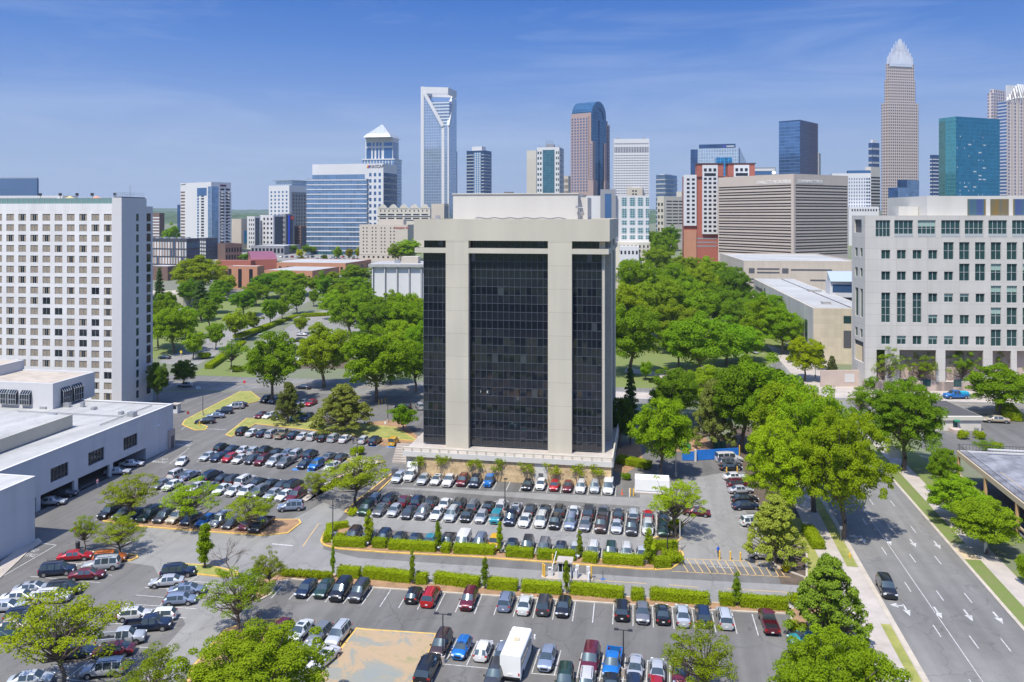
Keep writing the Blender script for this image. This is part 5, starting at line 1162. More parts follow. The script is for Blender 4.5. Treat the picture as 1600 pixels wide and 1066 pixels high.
# podium
zp = -B.z0
pf = -5.7
B.box('podium_deck', -2.4, W0 + 2.6, pf, D0 + 4, zp + 4.2, .02, M['concrete'])
B.box('podium_band', -2.45, W0 + 2.65, pf - .25, pf + .1, zp + 4.1, .15, M['penthouse'])
B.box('podium_band', -2.65, -2.38, pf + .1, D0 + 4, zp + 4.1, .15, M['penthouse'])
B.box('stone_wall', 10.8 + 2, W0 - 1, pf + .1, pf + 1, zp, zp + 4.19, M['stone']); B.box('stone_wall', -2.2, 10.8 - .6, pf + .1, pf + 1, zp, zp + 4.19, M['stone'])
B.box('podium_core', -2.1, W0 + 2.3, pf + 1.01, D0 + 3.9, zp, zp + 4.19, M['precast_plain'])
B.box('entrance_panel', 10.2, 12.8, pf + .15, pf + .9, zp, zp + 4.19, M['penthouse']); B.box('service_door', 11.1, 12.0, pf + .05, pf + .16, zp, zp + 2.1, M['framed'])
rl = MB()
n = 22; Wp = W0 + 5
for i in range(n + 1): x = 2.3 - i * Wp / n; rl.box(x - .15, x + .15, pf - .2, pf + .05, .152, .75)
rl.box(-W0 - 2.6, 2.4, pf - .22, pf + .07, .752, .95); rl.box(2.3, 2.58, pf + .07, D0 + 3, .3, .95)
for i in range(n): x = 2.3 - i * Wp / n
rl.build('balustrade', M['precast_plain'], B.root)
# steps on the left
st = MB()
for i in range(8): st.box(-W0 - 2.6 - 5, -W0 - 2.7, 2 + i * .45, 2.45 + i * .45, zp, zp + .4 * (i + 1))
st.build('stairs', M['concrete'], B.root)
MB().bar((-W0 - 2.8, 1.8, zp + 1.2), (-W0 - 2.8, 6, zp + 4.6), .3, .8).build('stair_wall', M['precast_plain'], B.root)
# climbers on the stone wall
cr_ = random.Random(31)
for i, f in enumerate((.035, .15, .32, .44, .60, .72, .86, .97)):
    x = 1.4 - (1 - f) * (W0 + 2); mb = MB(); lf = MB(); wd = 1.5 if i % 3 else 1.1
    for k in range(5):
        e = Vector((x + cr_.uniform(-wd, wd), pf - .35, zp + cr_.uniform(2.6, 4.3))); a = Vector((x + cr_.uniform(-.3, .3), pf - .5, zp)); md = a.lerp(e, .5) + Vector((cr_.uniform(-.4, .4), 0, 0))
        mb.tube(a, md, .05, .04, 5); mb.tube(md, e, .04, .02, 5)
        for _ in range(42):
            q = e + Vector((cr_.gauss(0, .38), cr_.uniform(-.3, .1), cr_.gauss(0, .3))); leaf_card(lf, q, Vector((cr_.gauss(0, .5), -1, cr_.gauss(.4, .5))), .16, cr_)
    t = empty('climbing_plant', B.root.matrix_basis @ Vector((x, pf - .5, zp)), B.root.rotation_euler.z, 'twiggy climbing plant on the stone wall, %s from the left' % ORD[i + 1], 'plant', 'climbing plants on the stone wall')
    off = Vector((-x, -pf + .5, -zp))
    for m_, nm, mt in ((mb, 'stem', M['bark']), (lf, 'foliage', M['leaf'])):
        o = m_.build(nm, mt, t); o.location = off
        if nm == 'foliage': o.color = (1.05, .95, .8, 1)
# ================= hotel on the left
M['hotel'] = line_mat('hotel_white_panels', (.66, .645, .625), (.54, .52, .50), 3.67, 2.86, .012, .02, .03)
Hn = 'tall white slab hotel with rows of curtained windows at the left edge'
Bh = Bd('hotel_tower', Hn, 'hotel', -75, 190, 229, 309, 212, 7.5, zb=0)
zr = Bh.z(318)
x172, x175 = Bh.a(170), Bh.a(175)
Bh.box('stair_tower', 0, x175, 0, Bh.Dp, 0, Bh.h, M['white_wall'])
Bh.box('stair_tower_cap', .3, x175 - .3, .3, Bh.Dp - .3, Bh.h, Bh.h + .3, M['roofdark'])
rl2 = MB()
for i in range(9): rl2.tube((-x175 + .4 + i * .0, 1 + i, Bh.h + .3), (-x175 + .4, 1 + i, Bh.h + 1.4), .04)
for z in (.9, 1.4): rl2.bar((-x175 + .4, .5, Bh.h + z), (-.4, .5, Bh.h + z), .06, .06); rl2.bar((-.4, .5, Bh.h + z), (-.4, Bh.Dp - .4, Bh.h + z), .06, .06)
rl2.build('roof_railing', M['metal'], Bh.root)
MB().tube((-1.5, 6, Bh.h), (-1.5, 6, Bh.h + 3.6), .06).build('antenna', M['metal'], Bh.root)
mb = MB(); ops = []; yb = 3.2; sc_ = Bh.D / F
cw = 3.64; x_l = Bh.W
rows = [318 + 16.6 * (i + 1) - 1.4 for i in range(17)]
zc = [Bh.z(340) - i * 2.86 for i in range(18)]
xs_ = [x172 + 1.15 + 1.35 + i * cw for i in range(11)]
wm = {s: window_mesh(2.2, 1.85, s, 2, 1).mesh('window', [M['frame'], M['glass_dark'], M['curtain']]) for s in ('curtain', 'dark', 'half')}
for x in xs_:
    for z in zc:
        if x + 1.2 < x_l and z > 2: ops.append((x_l - x - 1.15, x_l - x + 1.15, z - .95, z + .95))
holes(mb, (-x_l, yb, 0), (1, 0, 0), (0, -1, 0), x_l - x175, 0, zr, ops, .2)
mb.box(-x_l, -.5, yb + .32, Bh.Dp - .5, 0, zr - .01)
mb.quad((-x_l, yb, zr), (-x175, yb, zr), (-x175, yb + .4, zr), (-x_l, yb + .4, zr))
mb.build('wall', M['hotel'], Bh.root)
wins = []
for a0, a1, b0, b1 in ops: wins.append((-x_l + (a0 + a1) / 2, (b0 + b1) / 2))
wins.sort(key=lambda q: (-q[0], -q[1])); hr2 = random.Random(12)
rest = []
for i, (x, z) in enumerate(wins):
    s = hr2.choices(['curtain', 'half', 'dark'], [6, 3, 1])[0]
    if i < 100: o = link('window', wm[s], Bh.root); o.location = (x, yb + .13, z)
    else: rest.append((x, z))
rm = MB()
for x, z in rest:
    s = hr2.choices(['curtain', 'half'], [6, 3])[0]; w1 = window_mesh(2.2, 1.85, s, 2, 1); i0 = len(rm.v)
    rm.v += [(a + x, b + yb + .13, c + z) for a, b, c in w1.v]; rm.f += [tuple(k + i0 for k in f) for f in w1.f]; rm.m += w1.m
o = rm.build('windows', [M['frame'], M['glass_dark'], M['curtain']], Bh.root); o['kind'] = 'stuff'
# side windows of the stair tower and the slab end
sw = MB().box(-.05, .04, -.55, .55, -1.0, 1.0).mesh('window', M['glass_teal']); swd = MB().box(-.05, .05, -1.0, 1.0, -1.1, 1.1).mesh('window', M['glass_dark'])
for z in zc:
    if z > 0:
        link('stair_window', sw, Bh.root).location = (0, Bh.Dp * .62, z)
zq = Bh.r(240.5)
Bh.box('slab_end', .35, 14, Bh.Dp + .02, zq, 0, Bh.z(322), M['white_wall'])
for z in zc: 
    if z > 0: link('stair_window', swd, Bh.root).location = (-.35, (Bh.Dp + zq) / 2 - .3, z)
# roof terrace of the hotel
tr = MB()
for i in range(40): tr.box(-x175 - .2 - i * 1.6, -x175 - .12 - i * 1.6, yb + .25, yb + .33, zr, zr + 1.7)
tr.box(-x_l, -x175, yb + .25, yb + .33, zr + 1.6, zr + 1.7); tr.build('terrace_railing', M['frame'], Bh.root)
MB().box(-x_l, -x175 - .3, yb + .335, yb + .36, zr, zr + 1.5).build('terrace_glass', mat('terrace_glass', (.18, .30, .28), .2, metal=.2), Bh.root)
for i, x in enumerate((x175 + 1.8, x175 + 8.5, x175 + 13, x175 + 18, x175 + 24)):
    MB().tube((-x, yb + .8, zr), (-x, yb + .8, zr + 2.2), .06).box(-x - .35, -x + .35, yb + .5, yb + .9, zr + 2.2, zr + 2.9).build('floodlight', M['pole'], Bh.root)
for x, col in ((x175 + 9.5, (.65, .28, .16)), (x175 + 17.5, (.6, .5, .2)), (x175 + 20, (.7, .68, .6))):
    u_ = MB().tube((-x, yb + 4, zr), (-x, yb + 4, zr + 1.7), .05); i0 = len(u_.v); u_.tube((-x, yb + 4, zr + 1.5), (-x, yb + 4, zr + 2.2), 1.5, .05, 8); u_.build('parasol', mat('parasol', col, .8), Bh.root)
Bh.box('terrace_tent', x175 + 19, x_l, yb + 3, yb + 9, zr, zr + 2.3, M['white_wall'])
# dark blue slab block behind the hotel
b = Bd('office_building', 'plain dark blue box tower rising behind the hotel roof', 'building', -90, 58, 60.5, 279, 520, 4); b.body(grid_mat('blue_panel', (.10, .17, .30), (.08, .13, .22), 15, 30, .01, .01, .2, .5, .04), None)
b.box('parapet', .3, b.W, .3, b.Dp, b.h, b.h + .6, M['metal']); b.done()
# ================= low white convention building in front of the hotel
M['white_low'] = line_mat('white_block_wall', (.56, .56, .57), (.48, .48, .48), 5.2, 1.2, .006, .02, .03)
cx = P(272, 698); cA = Vector((-77.3, 181.6, 0)); d2 = Vector((.182, .983, 0)).normalized(); rzc = math.atan2(-d2.x, d2.y)
r = empty('convention_hall', (cA.x, cA.y, 0), rzc, 'low white hall with an open car deck beneath, below the hotel', 'building')
# local: y away from camera (0 = far right corner, negative towards camera), x negative = left
def yk(u):   # distance back along the facade for column u
    k = (u - 800) / F; return (k * cA.y - cA.x) / (d2.x - k * d2.y)
HT = 9.6; yN = yk(20) - 4
wn = [(yk(79), yk(107)), (yk(138), yk(163)), (yk(193), yk(215))]
ops = [(y0 - yN, y1 - yN, 4.0, 6.6) for y0, y1 in wn]
posts = [yk(60), yk(119), yk(174)]
bay = [(yk(40), posts[0] - .5), (posts[0] + .5, posts[1] - .5), (posts[1] + .5, posts[2] - .5), (posts[2] + .5, yk(228))]
ops2 = ops + [(y0 - yN, y1 - yN, 0.0, 2.6) for y0, y1 in bay]
mb = MB(); holes(mb, (0, yN, 0), (0, 1, 0), (1, 0, 0), -yN, -.05, HT, ops2, .5)
mb.quad((0, 0, 0), (-60, 0, 0), (-60, 0, HT), (0, 0, HT)); mb.quad((-60, yN, 0), (0, yN, 0), (0, yN, HT), (-60, yN, HT))
mb.box(-60, -.5, yN, -.02, 2.7, HT - .3); mb.box(-60, -.5, yk(228) + .1, -.02, 0, 2.69)
mb.build('wall', M['white_low'], r)
MB().box(-60, -.4, yN + .4, -.4, HT - .29, HT - .1).build('roof', M['roofwhite'], r)
cp = MB().box(-.45, .06, yN, .06, HT + .001, HT + .22); cp.box(-60, -.45, -.4, .06, HT + .001, HT + .22); cp.build('roof_edge', M['white_wall'], r)
MB().box(-28, -.6, yN + .3, yk(228), -.02, .012).build('deck_floor', M['asphalt'], r)
MB().box(-28.2, -28, yN, 0, 0, 2.69).build('back_wall', M['roofdark'], r)
cwm = {}
for y0, y1 in wn:
    f = MB(); n = 5
    f.box(-.36, -.3, y0, y1, 4.0, 6.6, 1)
    for i in range(n + 1): y = y0 + (y1 - y0) * i / n; f.box(-.3, -.2, y - .06, y + .06, 4.0, 6.6, 0)
    for z in (4.05, 4.8, 6.55): f.box(-.3, -.2, y0, y1, z - .05, z + .05, 0)
    f.build('window', [M['framed'], M['glass_dark']], r)
f = MB().box(0, .5, yk(262), yk(270.5), 0, 4.2); f.build('door_surround', mat('pinkish_portal', (.45, .37, .33), .8), r); MB().box(.5, .53, yk(264), yk(269), 0, 2.8).build('door', M['framed'], r)
MB().box(0, .3, yk(246) - .3, yk(246) + .3, 6.2, 6.5).build('wall_lamp', M['lamp'], r)
# raised inner roof
up = MB(); up.box(-60, -9, yN - 5, -21, HT, HT + 2.3); up.build('raised_roof', M['roofwhite'], r); MB().box(-8.99, -8.8, yN - 5, -20.9, HT + .02, HT + 2.5).build('raised_roof_wall', M['precast_plain'], r)
ru = random.Random(14)
for i in range(9):
    x, y = ru.uniform(-30, -3), ru.uniform(-19, -2)
    MB().box(x, x + ru.uniform(.5, 2), y, y + ru.uniform(.5, 1.6), HT - .1, HT + ru.uniform(.4, 1.1)).build('roof_vent', M['metal'], r)
pl = MB(); pl.bar((-4, -2, HT + .15), (-4, -19, HT + .15), .14, .14); pl.bar((-4, -12, HT + .15), (-30, -12, HT + .15), .14, .14); pl.build('roof_pipe', M['metal'], r)
for i in range(7):
    x, y = ru.uniform(-45, -12), ru.uniform(-55, -24)
    MB().box(x, x + ru.uniform(.6, 2.4), y, y + ru.uniform(.6, 2), HT + 2.3, HT + 2.3 + ru.uniform(.4, 1.2)).build('roof_vent', M['metal'], r)
# near block
r2 = empty('loading_block', (cA.x, cA.y, 0), rzc, 'windowless white block at the left edge, nearest the camera', 'building')
yb2 = (Vector((-77.3, 129.0, 0)) - cA).dot(d2); xb2 = (Vector((-77.3, 129.0, 0)) - cA).dot(Vector((d2.y, -d2.x, 0)))
MB().box(xb2 - 30, xb2, yb2 - 45, yb2, 0, 10.4).build('wall', M['white_low'], r2); MB().box(xb2 - 29.6, xb2 - .4, yb2 - 44, yb2 - .4, 10.4, 10.44).build('roof', M['roofwhite'], r2)
ec = MB().box(xb2 - .4, xb2 + .05, yb2 - 45, yb2 + .05, 10.401, 10.6).box(xb2 - 30, xb2 - .4, yb2 - .4, yb2 + .05, 10.401, 10.6); ec.build('roof_edge', M['white_wall'], r2)
MB().box(xb2 + .0, xb2 + .12, yb2 - 20, yb2 - 19.6, 2, 2.4).build('wall_box', M['metal'], r2)
island('loading_kerb', [(0, 905), (45, 862), (66, 848), (60, 842), (40, 850), (0, 880)], M['concrete'], yk=False)
# pavilion on its roof
bp = Bd('roof_pavilion', 'pale block with slanted bay windows and tan roof between hall and hotel', 'building', -60, 82.6, 148, 602, 177.6, 10, zb=9.7)
bp.body(M['white_wall'], M['rooftan'], par=.35)
def bay_window(face, a, w_, z0, z1):
    m_ = MB(); fr_ = MB(); d = .7; nz_, nx_ = 3, 4
    def q(x, dd, z): return (-x, -dd, z) if face == 'L' else (dd, x, z)
    sg = 1
    A = [q(a, .02, z1 + .5), q(a + w_, .02, z1 + .5), q(a + w_, d, z1 - .3), q(a, d, z1 - .3)]
    Bq = [q(a, d, z1 - .3), q(a + w_, d, z1 - .3), q(a + w_, d, z0), q(a, d, z0)]
    m_.quad(*A); m_.quad(*Bq); m_.quad(q(a, .02, z0), q(a, d, z0), q(a, d, z1 - .3), q(a, .02, z1 + .5)); m_.quad(q(a + w_, .02, z0), q(a + w_, .02, z1 + .5), q(a + w_, d, z1 - .3), q(a + w_, d, z0)); m_.quad(q(a, .02, z0), q(a + w_, .02, z0), q(a + w_, d, z0), q(a, d, z0))
    o = m_.build('bay_window', M['glass_dark'], bp.root)
    for i in range(nx_ + 1):
        x = a + w_ * i / nx_; fr_.bar(q(x, .06, z1 + .52), q(x, d + .04, z1 - .28), .07, .07); fr_.bar(q(x, d + .04, z1 - .28), q(x, d + .04, z0), .07, .07)
    for z in (z0, (z0 + z1) / 2 - .2, z1 - .3): fr_.bar(q(a, d + .04, z), q(a + w_, d + .04, z), .07, .07)
    fr_.build('frame', M['frame'], o)
for u in (19, 40, 7, -12): 
    a = bp.a(u); bay_window('L', a - 1.5, 2.4, 1.0, 3.6)
bay_window('R', bp.r(95), 2.6, .6, 3.8); bay_window('R', bp.r(112), 3.0, .6, 3.8)
bp2 = Bd('stair_pavilion', 'small tan-roofed block at the far left edge above the pavilion', 'building', -120, -4, 38, 574, 187, 10, zb=14.9); bp2.body(M['white_wall'], M['rooftan'], par=.3)
# ================= pale courthouse on the right
M['court'] = line_mat('court_stone', (.52, .495, .45), (.37, .32, .28), 9.2, 3.3, .006, .02, .03)
M['court2'] = mat('court_pink_stone', (.50, .40, .34), .85, noise=.12, nscale=.4)
Bc = Bd('courthouse', 'pale stone courthouse with square windows and ground arcade at the right edge', 'courthouse', 1331, 1351.5, 1700, 337, 240, 93, zb=0, Df=75)
k = .193 / 3.23; X = lambda x: (x - 165) * k
Zv = lambda y: Bc.z(290 + y / 3.23)
small, tall = [], []
cols = [268 + 77 * i for i in range(16)]
for r_, (ys0, ys1, yt0, n0) in enumerate(((325, 370, 285, 4), (433, 477, 393, 5), (543, 586, 503, 7), (650, 695, 612, 7), (757, 800, 722, 7))):
    for i, c in enumerate(cols):
        cx_ = c + (0 if i < n0 else 0); 
        if r_ in (2, 3) and i < 3: continue
        if i < n0: small.append((X(cx_ - 22), X(cx_ + 22), Zv(ys1), Zv(ys0)))
        else: tall.append((X(cx_ - 25), X(cx_ + 25), Zv(ys1 + 2 if r_ < 4 else 805), Zv(yt0)))
for i in range(3): tall.append((X(cols[i] - 22), X(cols[i] + 22), Zv(690), Zv(540)))
log = [(218, 290), (310, 402), (425, 512), (540, 632), (655, 745), (770, 860), (885, 975), (1000, 1090), (1115, 1205)]
logs = [(X(a), X(b), Zv(258), Zv(175)) for a, b in log]
arc = [(X(a), X(b), Zv(985), Zv(828)) for a, b in ((222, 265), (335, 515), (560, 745), (790, 880), (908, 1080), (1110, 1290))]
lowo = [(X(a), X(b), Zv(1012), Zv(975)) for a, b in ()]
mb = MB(); holes(mb, (0, 0, 0), (0, 1, 0), (1, 0, 0), Bc.Dp, 0, Bc.h, small + tall + logs + arc, .5)
ww, hh = 45 * k, 44 * k
# (local R face normal is +x)
mb.quad((-Bc.W, 0, Bc.h), (0, 0, Bc.h), (0, Bc.Dp, Bc.h), (-Bc.W, Bc.Dp, Bc.h))
Lop = [(a, b_, Zv(y1), Zv(y0)) for (y0, y1) in ((318, 362), (420, 465), (730, 775)) for a, b_ in ((Bc.W * .18, Bc.W * .36), (Bc.W * .55, Bc.W * .75))] + [(Bc.W * .16, Bc.W * .34, Zv(670), Zv(525)), (Bc.W * .5, Bc.W * .74, Zv(670), Zv(525)), (Bc.W * .12, Bc.W * .8, Zv(900), Zv(795)), (Bc.W * .25, Bc.W * .8, Zv(240), Zv(172))]
holes(mb, (-Bc.W, 0, 0), (1, 0, 0), (0, -1, 0), Bc.W, 0, Bc.h, [(Bc.W - b_, Bc.W - a, z0, z1) for a, b_, z0, z1 in Lop], .5)
mb.build('wall', M['court'], Bc.root)
MB().box(-Bc.W + 2, -2.5, 2.5, Bc.Dp - 1, 0, Zv(820)).build('inner_wall', M['court2'], Bc.root)
MB().box(-Bc.W + .6, -.62, .62, Bc.Dp - 1, Zv(822), Bc.h - .4).build('inner_core', M['framed'], Bc.root)
MB().box(-2.5, 0, 0, Bc.Dp, Zv(1040), Zv(987)).build('arcade_plinth', M['court2'], Bc.root)
def cwin(w_, h_, nx, nz, g):
    mb = MB(); mb.box(-.1, -.04, -w_ / 2, w_ / 2, -h_ / 2, h_ / 2, 1)
    if g == 2: mb.box(-.03, -.02, -w_ / 2, w_ / 2, h_ * .12, h_ / 2, 2)
    if g == 3: mb.box(-.03, -.02, -w_ / 2, w_ / 2, -h_ * .5, h_ * .5, 2)
    for i in range(nx + 1): y = -w_ / 2 + i * w_ / nx; mb.box(-.02, .08, y - .07, y + .07, -h_ / 2, h_ / 2, 0)
    for i in range(nz + 1): z = -h_ / 2 + i * h_ / nz; mb.box(-.019, .075, -w_ / 2, w_ / 2, z - .06, z + .06, 0)
    return mb.mesh('window', [M['frame'], M['glass_teal'], M['glass_tealp']])
cc = {}; r3 = random.Random(2)
for lst, nx, nz in ((small, 2, 1), (tall, 2, 2), (logs, 4, 2)):
    for a0, a1, z0, z1 in lst:
        g = r3.choice([1, 1, 1, 2]); key = (round(a1 - a0, 1), round(z1 - z0, 1), g)
        if key not in cc: cc[key] = cwin(a1 - a0, z1 - z0, nx, nz if z1 - z0 < 8 else 4, g)
        o = link('window', cc[key], Bc.root); o.location = (-.35, (a0 + a1) / 2, (z0 + z1) / 2)
for a0, a1, z0, z1 in logs[1:]:
    link('balcony_rail', MB().box(-.3, .05, a0, a1, z0, z0 + .9).mesh('rail', M['frame']), Bc.root)
lw = MB().box(-.8, .8, -.05, .05, -1, 1)
for a, b_, z0, z1 in Lop[:8]:
    MB().box(-b_, -a, .3, .4, z0, z1).build('side_window', M['glass_teal'], Bc.root)
for a in (335, 450, 600, 700): MB().box(-.02, .06, X(a), X(a + 38), Zv(1010), Zv(975)).build('ground_window', M['glass_teal'], Bc.root)
# roof blocks with shimmering panels
pent = MB().box(-Bc.W - 22, -3.5, X(598) - 6, Bc.Dp, Bc.h + .01, Zv(52)); pent.build('penthouse', M['penthouse'], Bc.root)
irid = bpy.data.materials.new('iridescent_panel'); irid.use_nodes = True; t_ = irid.node_tree; b_ = t_.nodes['Principled BSDF']; b_.inputs['Metallic'].default_value = .5; b_.inputs['Roughness'].default_value = .3
tc_ = t_.nodes.new('ShaderNodeTexCoord'); wv = t_.nodes.new('ShaderNodeTexNoise'); wv.inputs['Scale'].default_value = .45; mp_ = t_.nodes.new('ShaderNodeMapping'); mp_.inputs['Scale'].default_value = (1, 1, .05); t_.links.new(tc_.outputs['Object'], mp_.inputs[0]); t_.links.new(mp_.outputs[0], wv.inputs[0]); rp = t_.nodes.new('ShaderNodeValToRGB')
rp.color_ramp.elements[0].position = .36; rp.color_ramp.elements[0].color = (.32, .20, .06, 1); rp.color_ramp.elements[1].position = .64; rp.color_ramp.elements[1].color = (.10, .14, .30, 1); e_ = rp.color_ramp.elements.new(.5); e_.color = (.10, .20, .22, 1)
t_.links.new(wv.outputs[0], rp.inputs[0]); t_.links.new(rp.outputs[0], b_.inputs[0])
for a in (697, 810, 922, 1035): MB().box(-3.5, -3.4, X(a), X(a + 90), Zv(150) , Zv(68)).build('coloured_panel', irid, Bc.root)
MB().box(-16, -9, X(395), X(495), Bc.h + .01, Zv(104)).build('roof_box', M['penthouse'], Bc.root)
o = MB().box(0, .6, 0, 12.5, 0, 5).build('plaza_wall', M['court2']); tag(o, 'pinkish stone plaza wall with a blank pale plaque left of the courthouse', 'wall')
p = P(1312, 604); o.location = (p.x - 6, p.y, 0); o.rotation_euler = (0, 0, R(-87))
MB().box(.61, .66, 7.5, 10.5, 1.3, 3.9).build('plaque', M['white_wall'], o)
# ================= beige museum behind the park
M['mus'] = line_mat('museum_travertine', (.56, .485, .365), (.46, .39, .29), 2.4, 1.6, .012, .02, .08); M['mus2'] = mat('museum_grey_side', (.48, .465, .42), .9, noise=.2, nscale=.2, streak=True)
b = Bd('museum', 'beige travertine museum with a big pale flat roof behind the street trees', 'museum', 1178, 1271, 1345, 481.6, 283, 98, zb=0)
mx_ = b.Dp if b.Dp > 20 else 20
b.box('wall', 0, b.W, 0, mx_, 0, b.h, M['mus']); b.box('side_wall', .5, b.W - .1, -.06, -.003, 0, b.h - .01, M['mus2'])
b.box('roof', .6, b.W - .6, .6, mx_ - .6, b.h + .002, b.h + .1, M['roofwhite'])
for a, w_, z0, z1 in ((b.a(1262), 4, 1, 14.5), (b.a(1222), 3.5, 10, 16.5), (b.a(1196), 2.5, 14, 18), ): b.box('side_window', a, a + w_, -.16, -.062, z0, z1, M['glass_teal'])
b.box('slot_window', b.a(1192), b.a(1181), -.16, -.062, b.h - 4.5, b.h - 3, M['framed'])
b.rect('R', b.r(1318), b.r(1330), b.h - 5.2, b.h - 2.6, M['glass_teal']); b.rect('R', b.r(1318), b.r(1330), 6, 12.2, M['framed']); b.done()
for a, y, s_ in ((60, 12, 5), (60, 26, 3.5), (12, 6, 3)): b.box('roof_unit', a, a + s_, y, y + s_, b.h + .1, b.h + 1.1, M['roofwhite'])
b.box('roof_seam', 2, b.W - 3, 13, 13.3, b.h + .11, b.h + .35, M['roofdark'])
# low beige annex in front of the banded office block
b = Bd('court_annex', 'low beige annex with slot windows below the banded office block', 'building', 1125, 1162, 1345, 409, 425, 96)
M['annex'] = line_mat('annex_stone', (.53, .455, .37), (.42, .35, .28), 50, 1.1, .001, .03, .04); b.body(M['annex'], M['roofwhite'], par=.6)
R_ = b.r
for u0, u1, v0, v1, m in ((1170, 1179, 419, 427, 'framed'), (1183, 1218, 419, 421.5, 'framed'), (1183, 1218, 424.5, 427, 'framed'), (1222, 1232, 419, 427, 'framed'), (1236, 1300, 420, 422.5, 'framed'), (1266, 1298, 436, 438.5, 'framed'), (1170, 1178, 435, 437.5, 'framed'), (1170, 1178, 440, 442.5, 'framed'), (1170, 1178, 448, 450.5, 'framed')):
    b.rect('R', R_(u0), R_(u1), b.z(v1), b.z(v0), M[m])
for i, z in enumerate((b.z(432), b.z(436), b.z(449), b.z(460))): b.rect('L', b.W * .1, b.W * .9, z, z + .8, M['framed'], 'slot_window')
b.done()
b = Bd('glass_pavilion', 'tiered pavilion with sloping glass roof beside the courthouse', 'building', 1290, 1297, 1345, 440, 330, 97); b.body(M['white_wall'], M['roofwhite'], par=.2)
b.rect('R', 1, b.Dp - .5, b.h - 4.5, b.h - 1.2, M['glass_blue']); b.rect('R', 1, b.Dp - .5, b.h - 9.5, b.h - 6.5, M['glass_dark']); b.done()
mbg = MB(); mbg.quad((1.0, 0, b.h + .1), (1.0, b.Dp, b.h + .1), (-4.5, b.Dp, b.h + 4), (-4.5, 0, b.h + 4)); mbg.quad((1, 0, b.h + .1), (-4.5, 0, b.h + 4), (-4.5, 0, b.h + .1), (-4.4, 0, b.h + .1)); mbg.build('glass_roof', mat('roof_glazing', (.42, .48, .52), .3, metal=.2), b.root)
b = Bd('parking_garage', 'small white ramped garage at the end of the far avenue', 'garage', 1087, 1118, 1128, 392, 610, 60); b.body(M['white_wall'], M['roofgrey'], par=.8); b.bands('L', 4, .5, b.h - .5, 1, None, .4, M['framed']); b.bands('R', 4, .5, b.h - .5, 1, None, .4, M['framed']); b.done()
# banded county office block
M['lettering'] = mat('lettering_white', (.8, .8, .78), .5)
M['county'] = mat('county_concrete', (.50, .425, .36), .85, noise=.06, nscale=.1); M['cdark'] = mat('band_glass_dark', (.035, .028, .026), .25, noise=.3, nscale=.4)
b = Bd('banded_office_building', 'wide beige office block with dark horizontal window bands', 'office building', 1122, 1240, 1325, 273, 520, 58); b.body(M['county'], M['roofgrey'], par=.6)
n_ = 12; zt_, zb_ = b.z(287), b.z(402)
for i in range(n_):
    z1 = zt_ - i * (zt_ - zb_) / n_; fl = (zt_ - zb_) / n_
    for face, full in (('L', b.W), ('R', b.Dp)):
        for q in (.12, .55): b.rect(face, 2.0, full - .8, z1 - fl * (q + .22), z1 - fl * q, M['cdark'], 'window_band', .04)
b.box('corner_column', -.3, 1.6, -.3, 1.6, 0, b.h + .3, M['county']); b.done()
for face, wd_, st_ in (('L', 'CHARLOTTE-MECKLENBURG', b.a(1210)), ('R', 'GOVERNMENT CENTER', b.r(1266))):
    me_ = text('rooftop_lettering', wd_, 3.2, M['lettering'], .05); o = link('rooftop_lettering', me_, b.root)
    tw = max(v.co.x for v in me_.vertices) - min(v.co.x for v in me_.vertices)
    want = abs(b.a(1181) - b.a(1238)) if face == 'L' else abs(b.r(1285) - b.r(1246))
    o.scale = (want / tw, 1, 1)
    if face == 'L': o.location = (-st_, -.12, b.z(283.5)); o.rotation_euler = (R(90), 0, 0)
    else: o.location = (.12, st_, b.z(283.5)); o.rotation_euler = (R(90), 0, R(90))
dsh = MB().box(-b.W * .5, -b.W * .5 + 3, 20, 21, b.h, b.h + 2); dsh.tube((-b.W * .5, 20, b.h + 2), (-b.W * .5 + 1.5, 18.6, b.h + 3.2), 1.2, 1.4); dsh.build('roof_dishes', M['metal'], b.root)
# ---------------------------------------------------------------- the skyline, each tower a thing with its parts
def gm(*a, **k): return grid_mat(*a, **k)
M['sk_white'] = mat('cladding_white', (.60, .595, .59), .7, noise=.05, nscale=.05)
M['sk_beige'] = mat('cladding_beige', (.50, .44, .36), .8, noise=.05, nscale=.05)
M['sk_cream'] = mat('cladding_cream', (.56, .52, .43), .8, noise=.05, nscale=.05)
M['sk_grey'] = mat('cladding_grey', (.25, .255, .27), .7, noise=.05, nscale=.05)
M['sk_dark'] = mat('cladding_dark', (.055, .06, .075), .5)
M['sk_brick'] = mat('brick_red', (.36, .11, .075), .85, noise=.1, nscale=.2)
M['sk_orange'] = mat('brick_orange', (.46, .22, .13), .85, noise=.1, nscale=.2)
M['sk_brown'] = mat('brick_brown', (.16, .10, .08), .85, noise=.1, nscale=.2)
M['sk_pink'] = mat('granite_pink', (.36, .265, .24), .6, noise=.05, nscale=.05)
M['sk_ch'] = mat('granite_beige', (.47, .40, .36), .6, noise=.04, nscale=.05)
GB = gm('blue_curtain_wall', (.22, .34, .50), (.14, .22, .34), 3.2, 4.0, .07, .10, .65, .12, .22)
GD = gm('dark_curtain_wall', (.05, .11, .24), (.03, .06, .12), 3.0, 4.0, .06, .08, .5, .12, .3)
GT = gm('teal_curtain_wall', (.07, .19, .24), (.07, .16, .19), 2.6, 3.6, .08, .08, .5, .12, .25)
GS = gm('pale_curtain_wall', (.50, .58, .66), (.42, .50, .58), 3.0, 3.9, .10, .10, .6, .14, .12)
G, Wd, TG = M['glass_blue'], M['glass_dark'], M['glass_teal']
b = Bd('condo_tower', 'white condominium tower with glass corner and stacked balconies, left skyline', 'apartment tower', 282, 330, 361, 286, 700, 38)
b.body(M['sk_white'], M['roofgrey'])
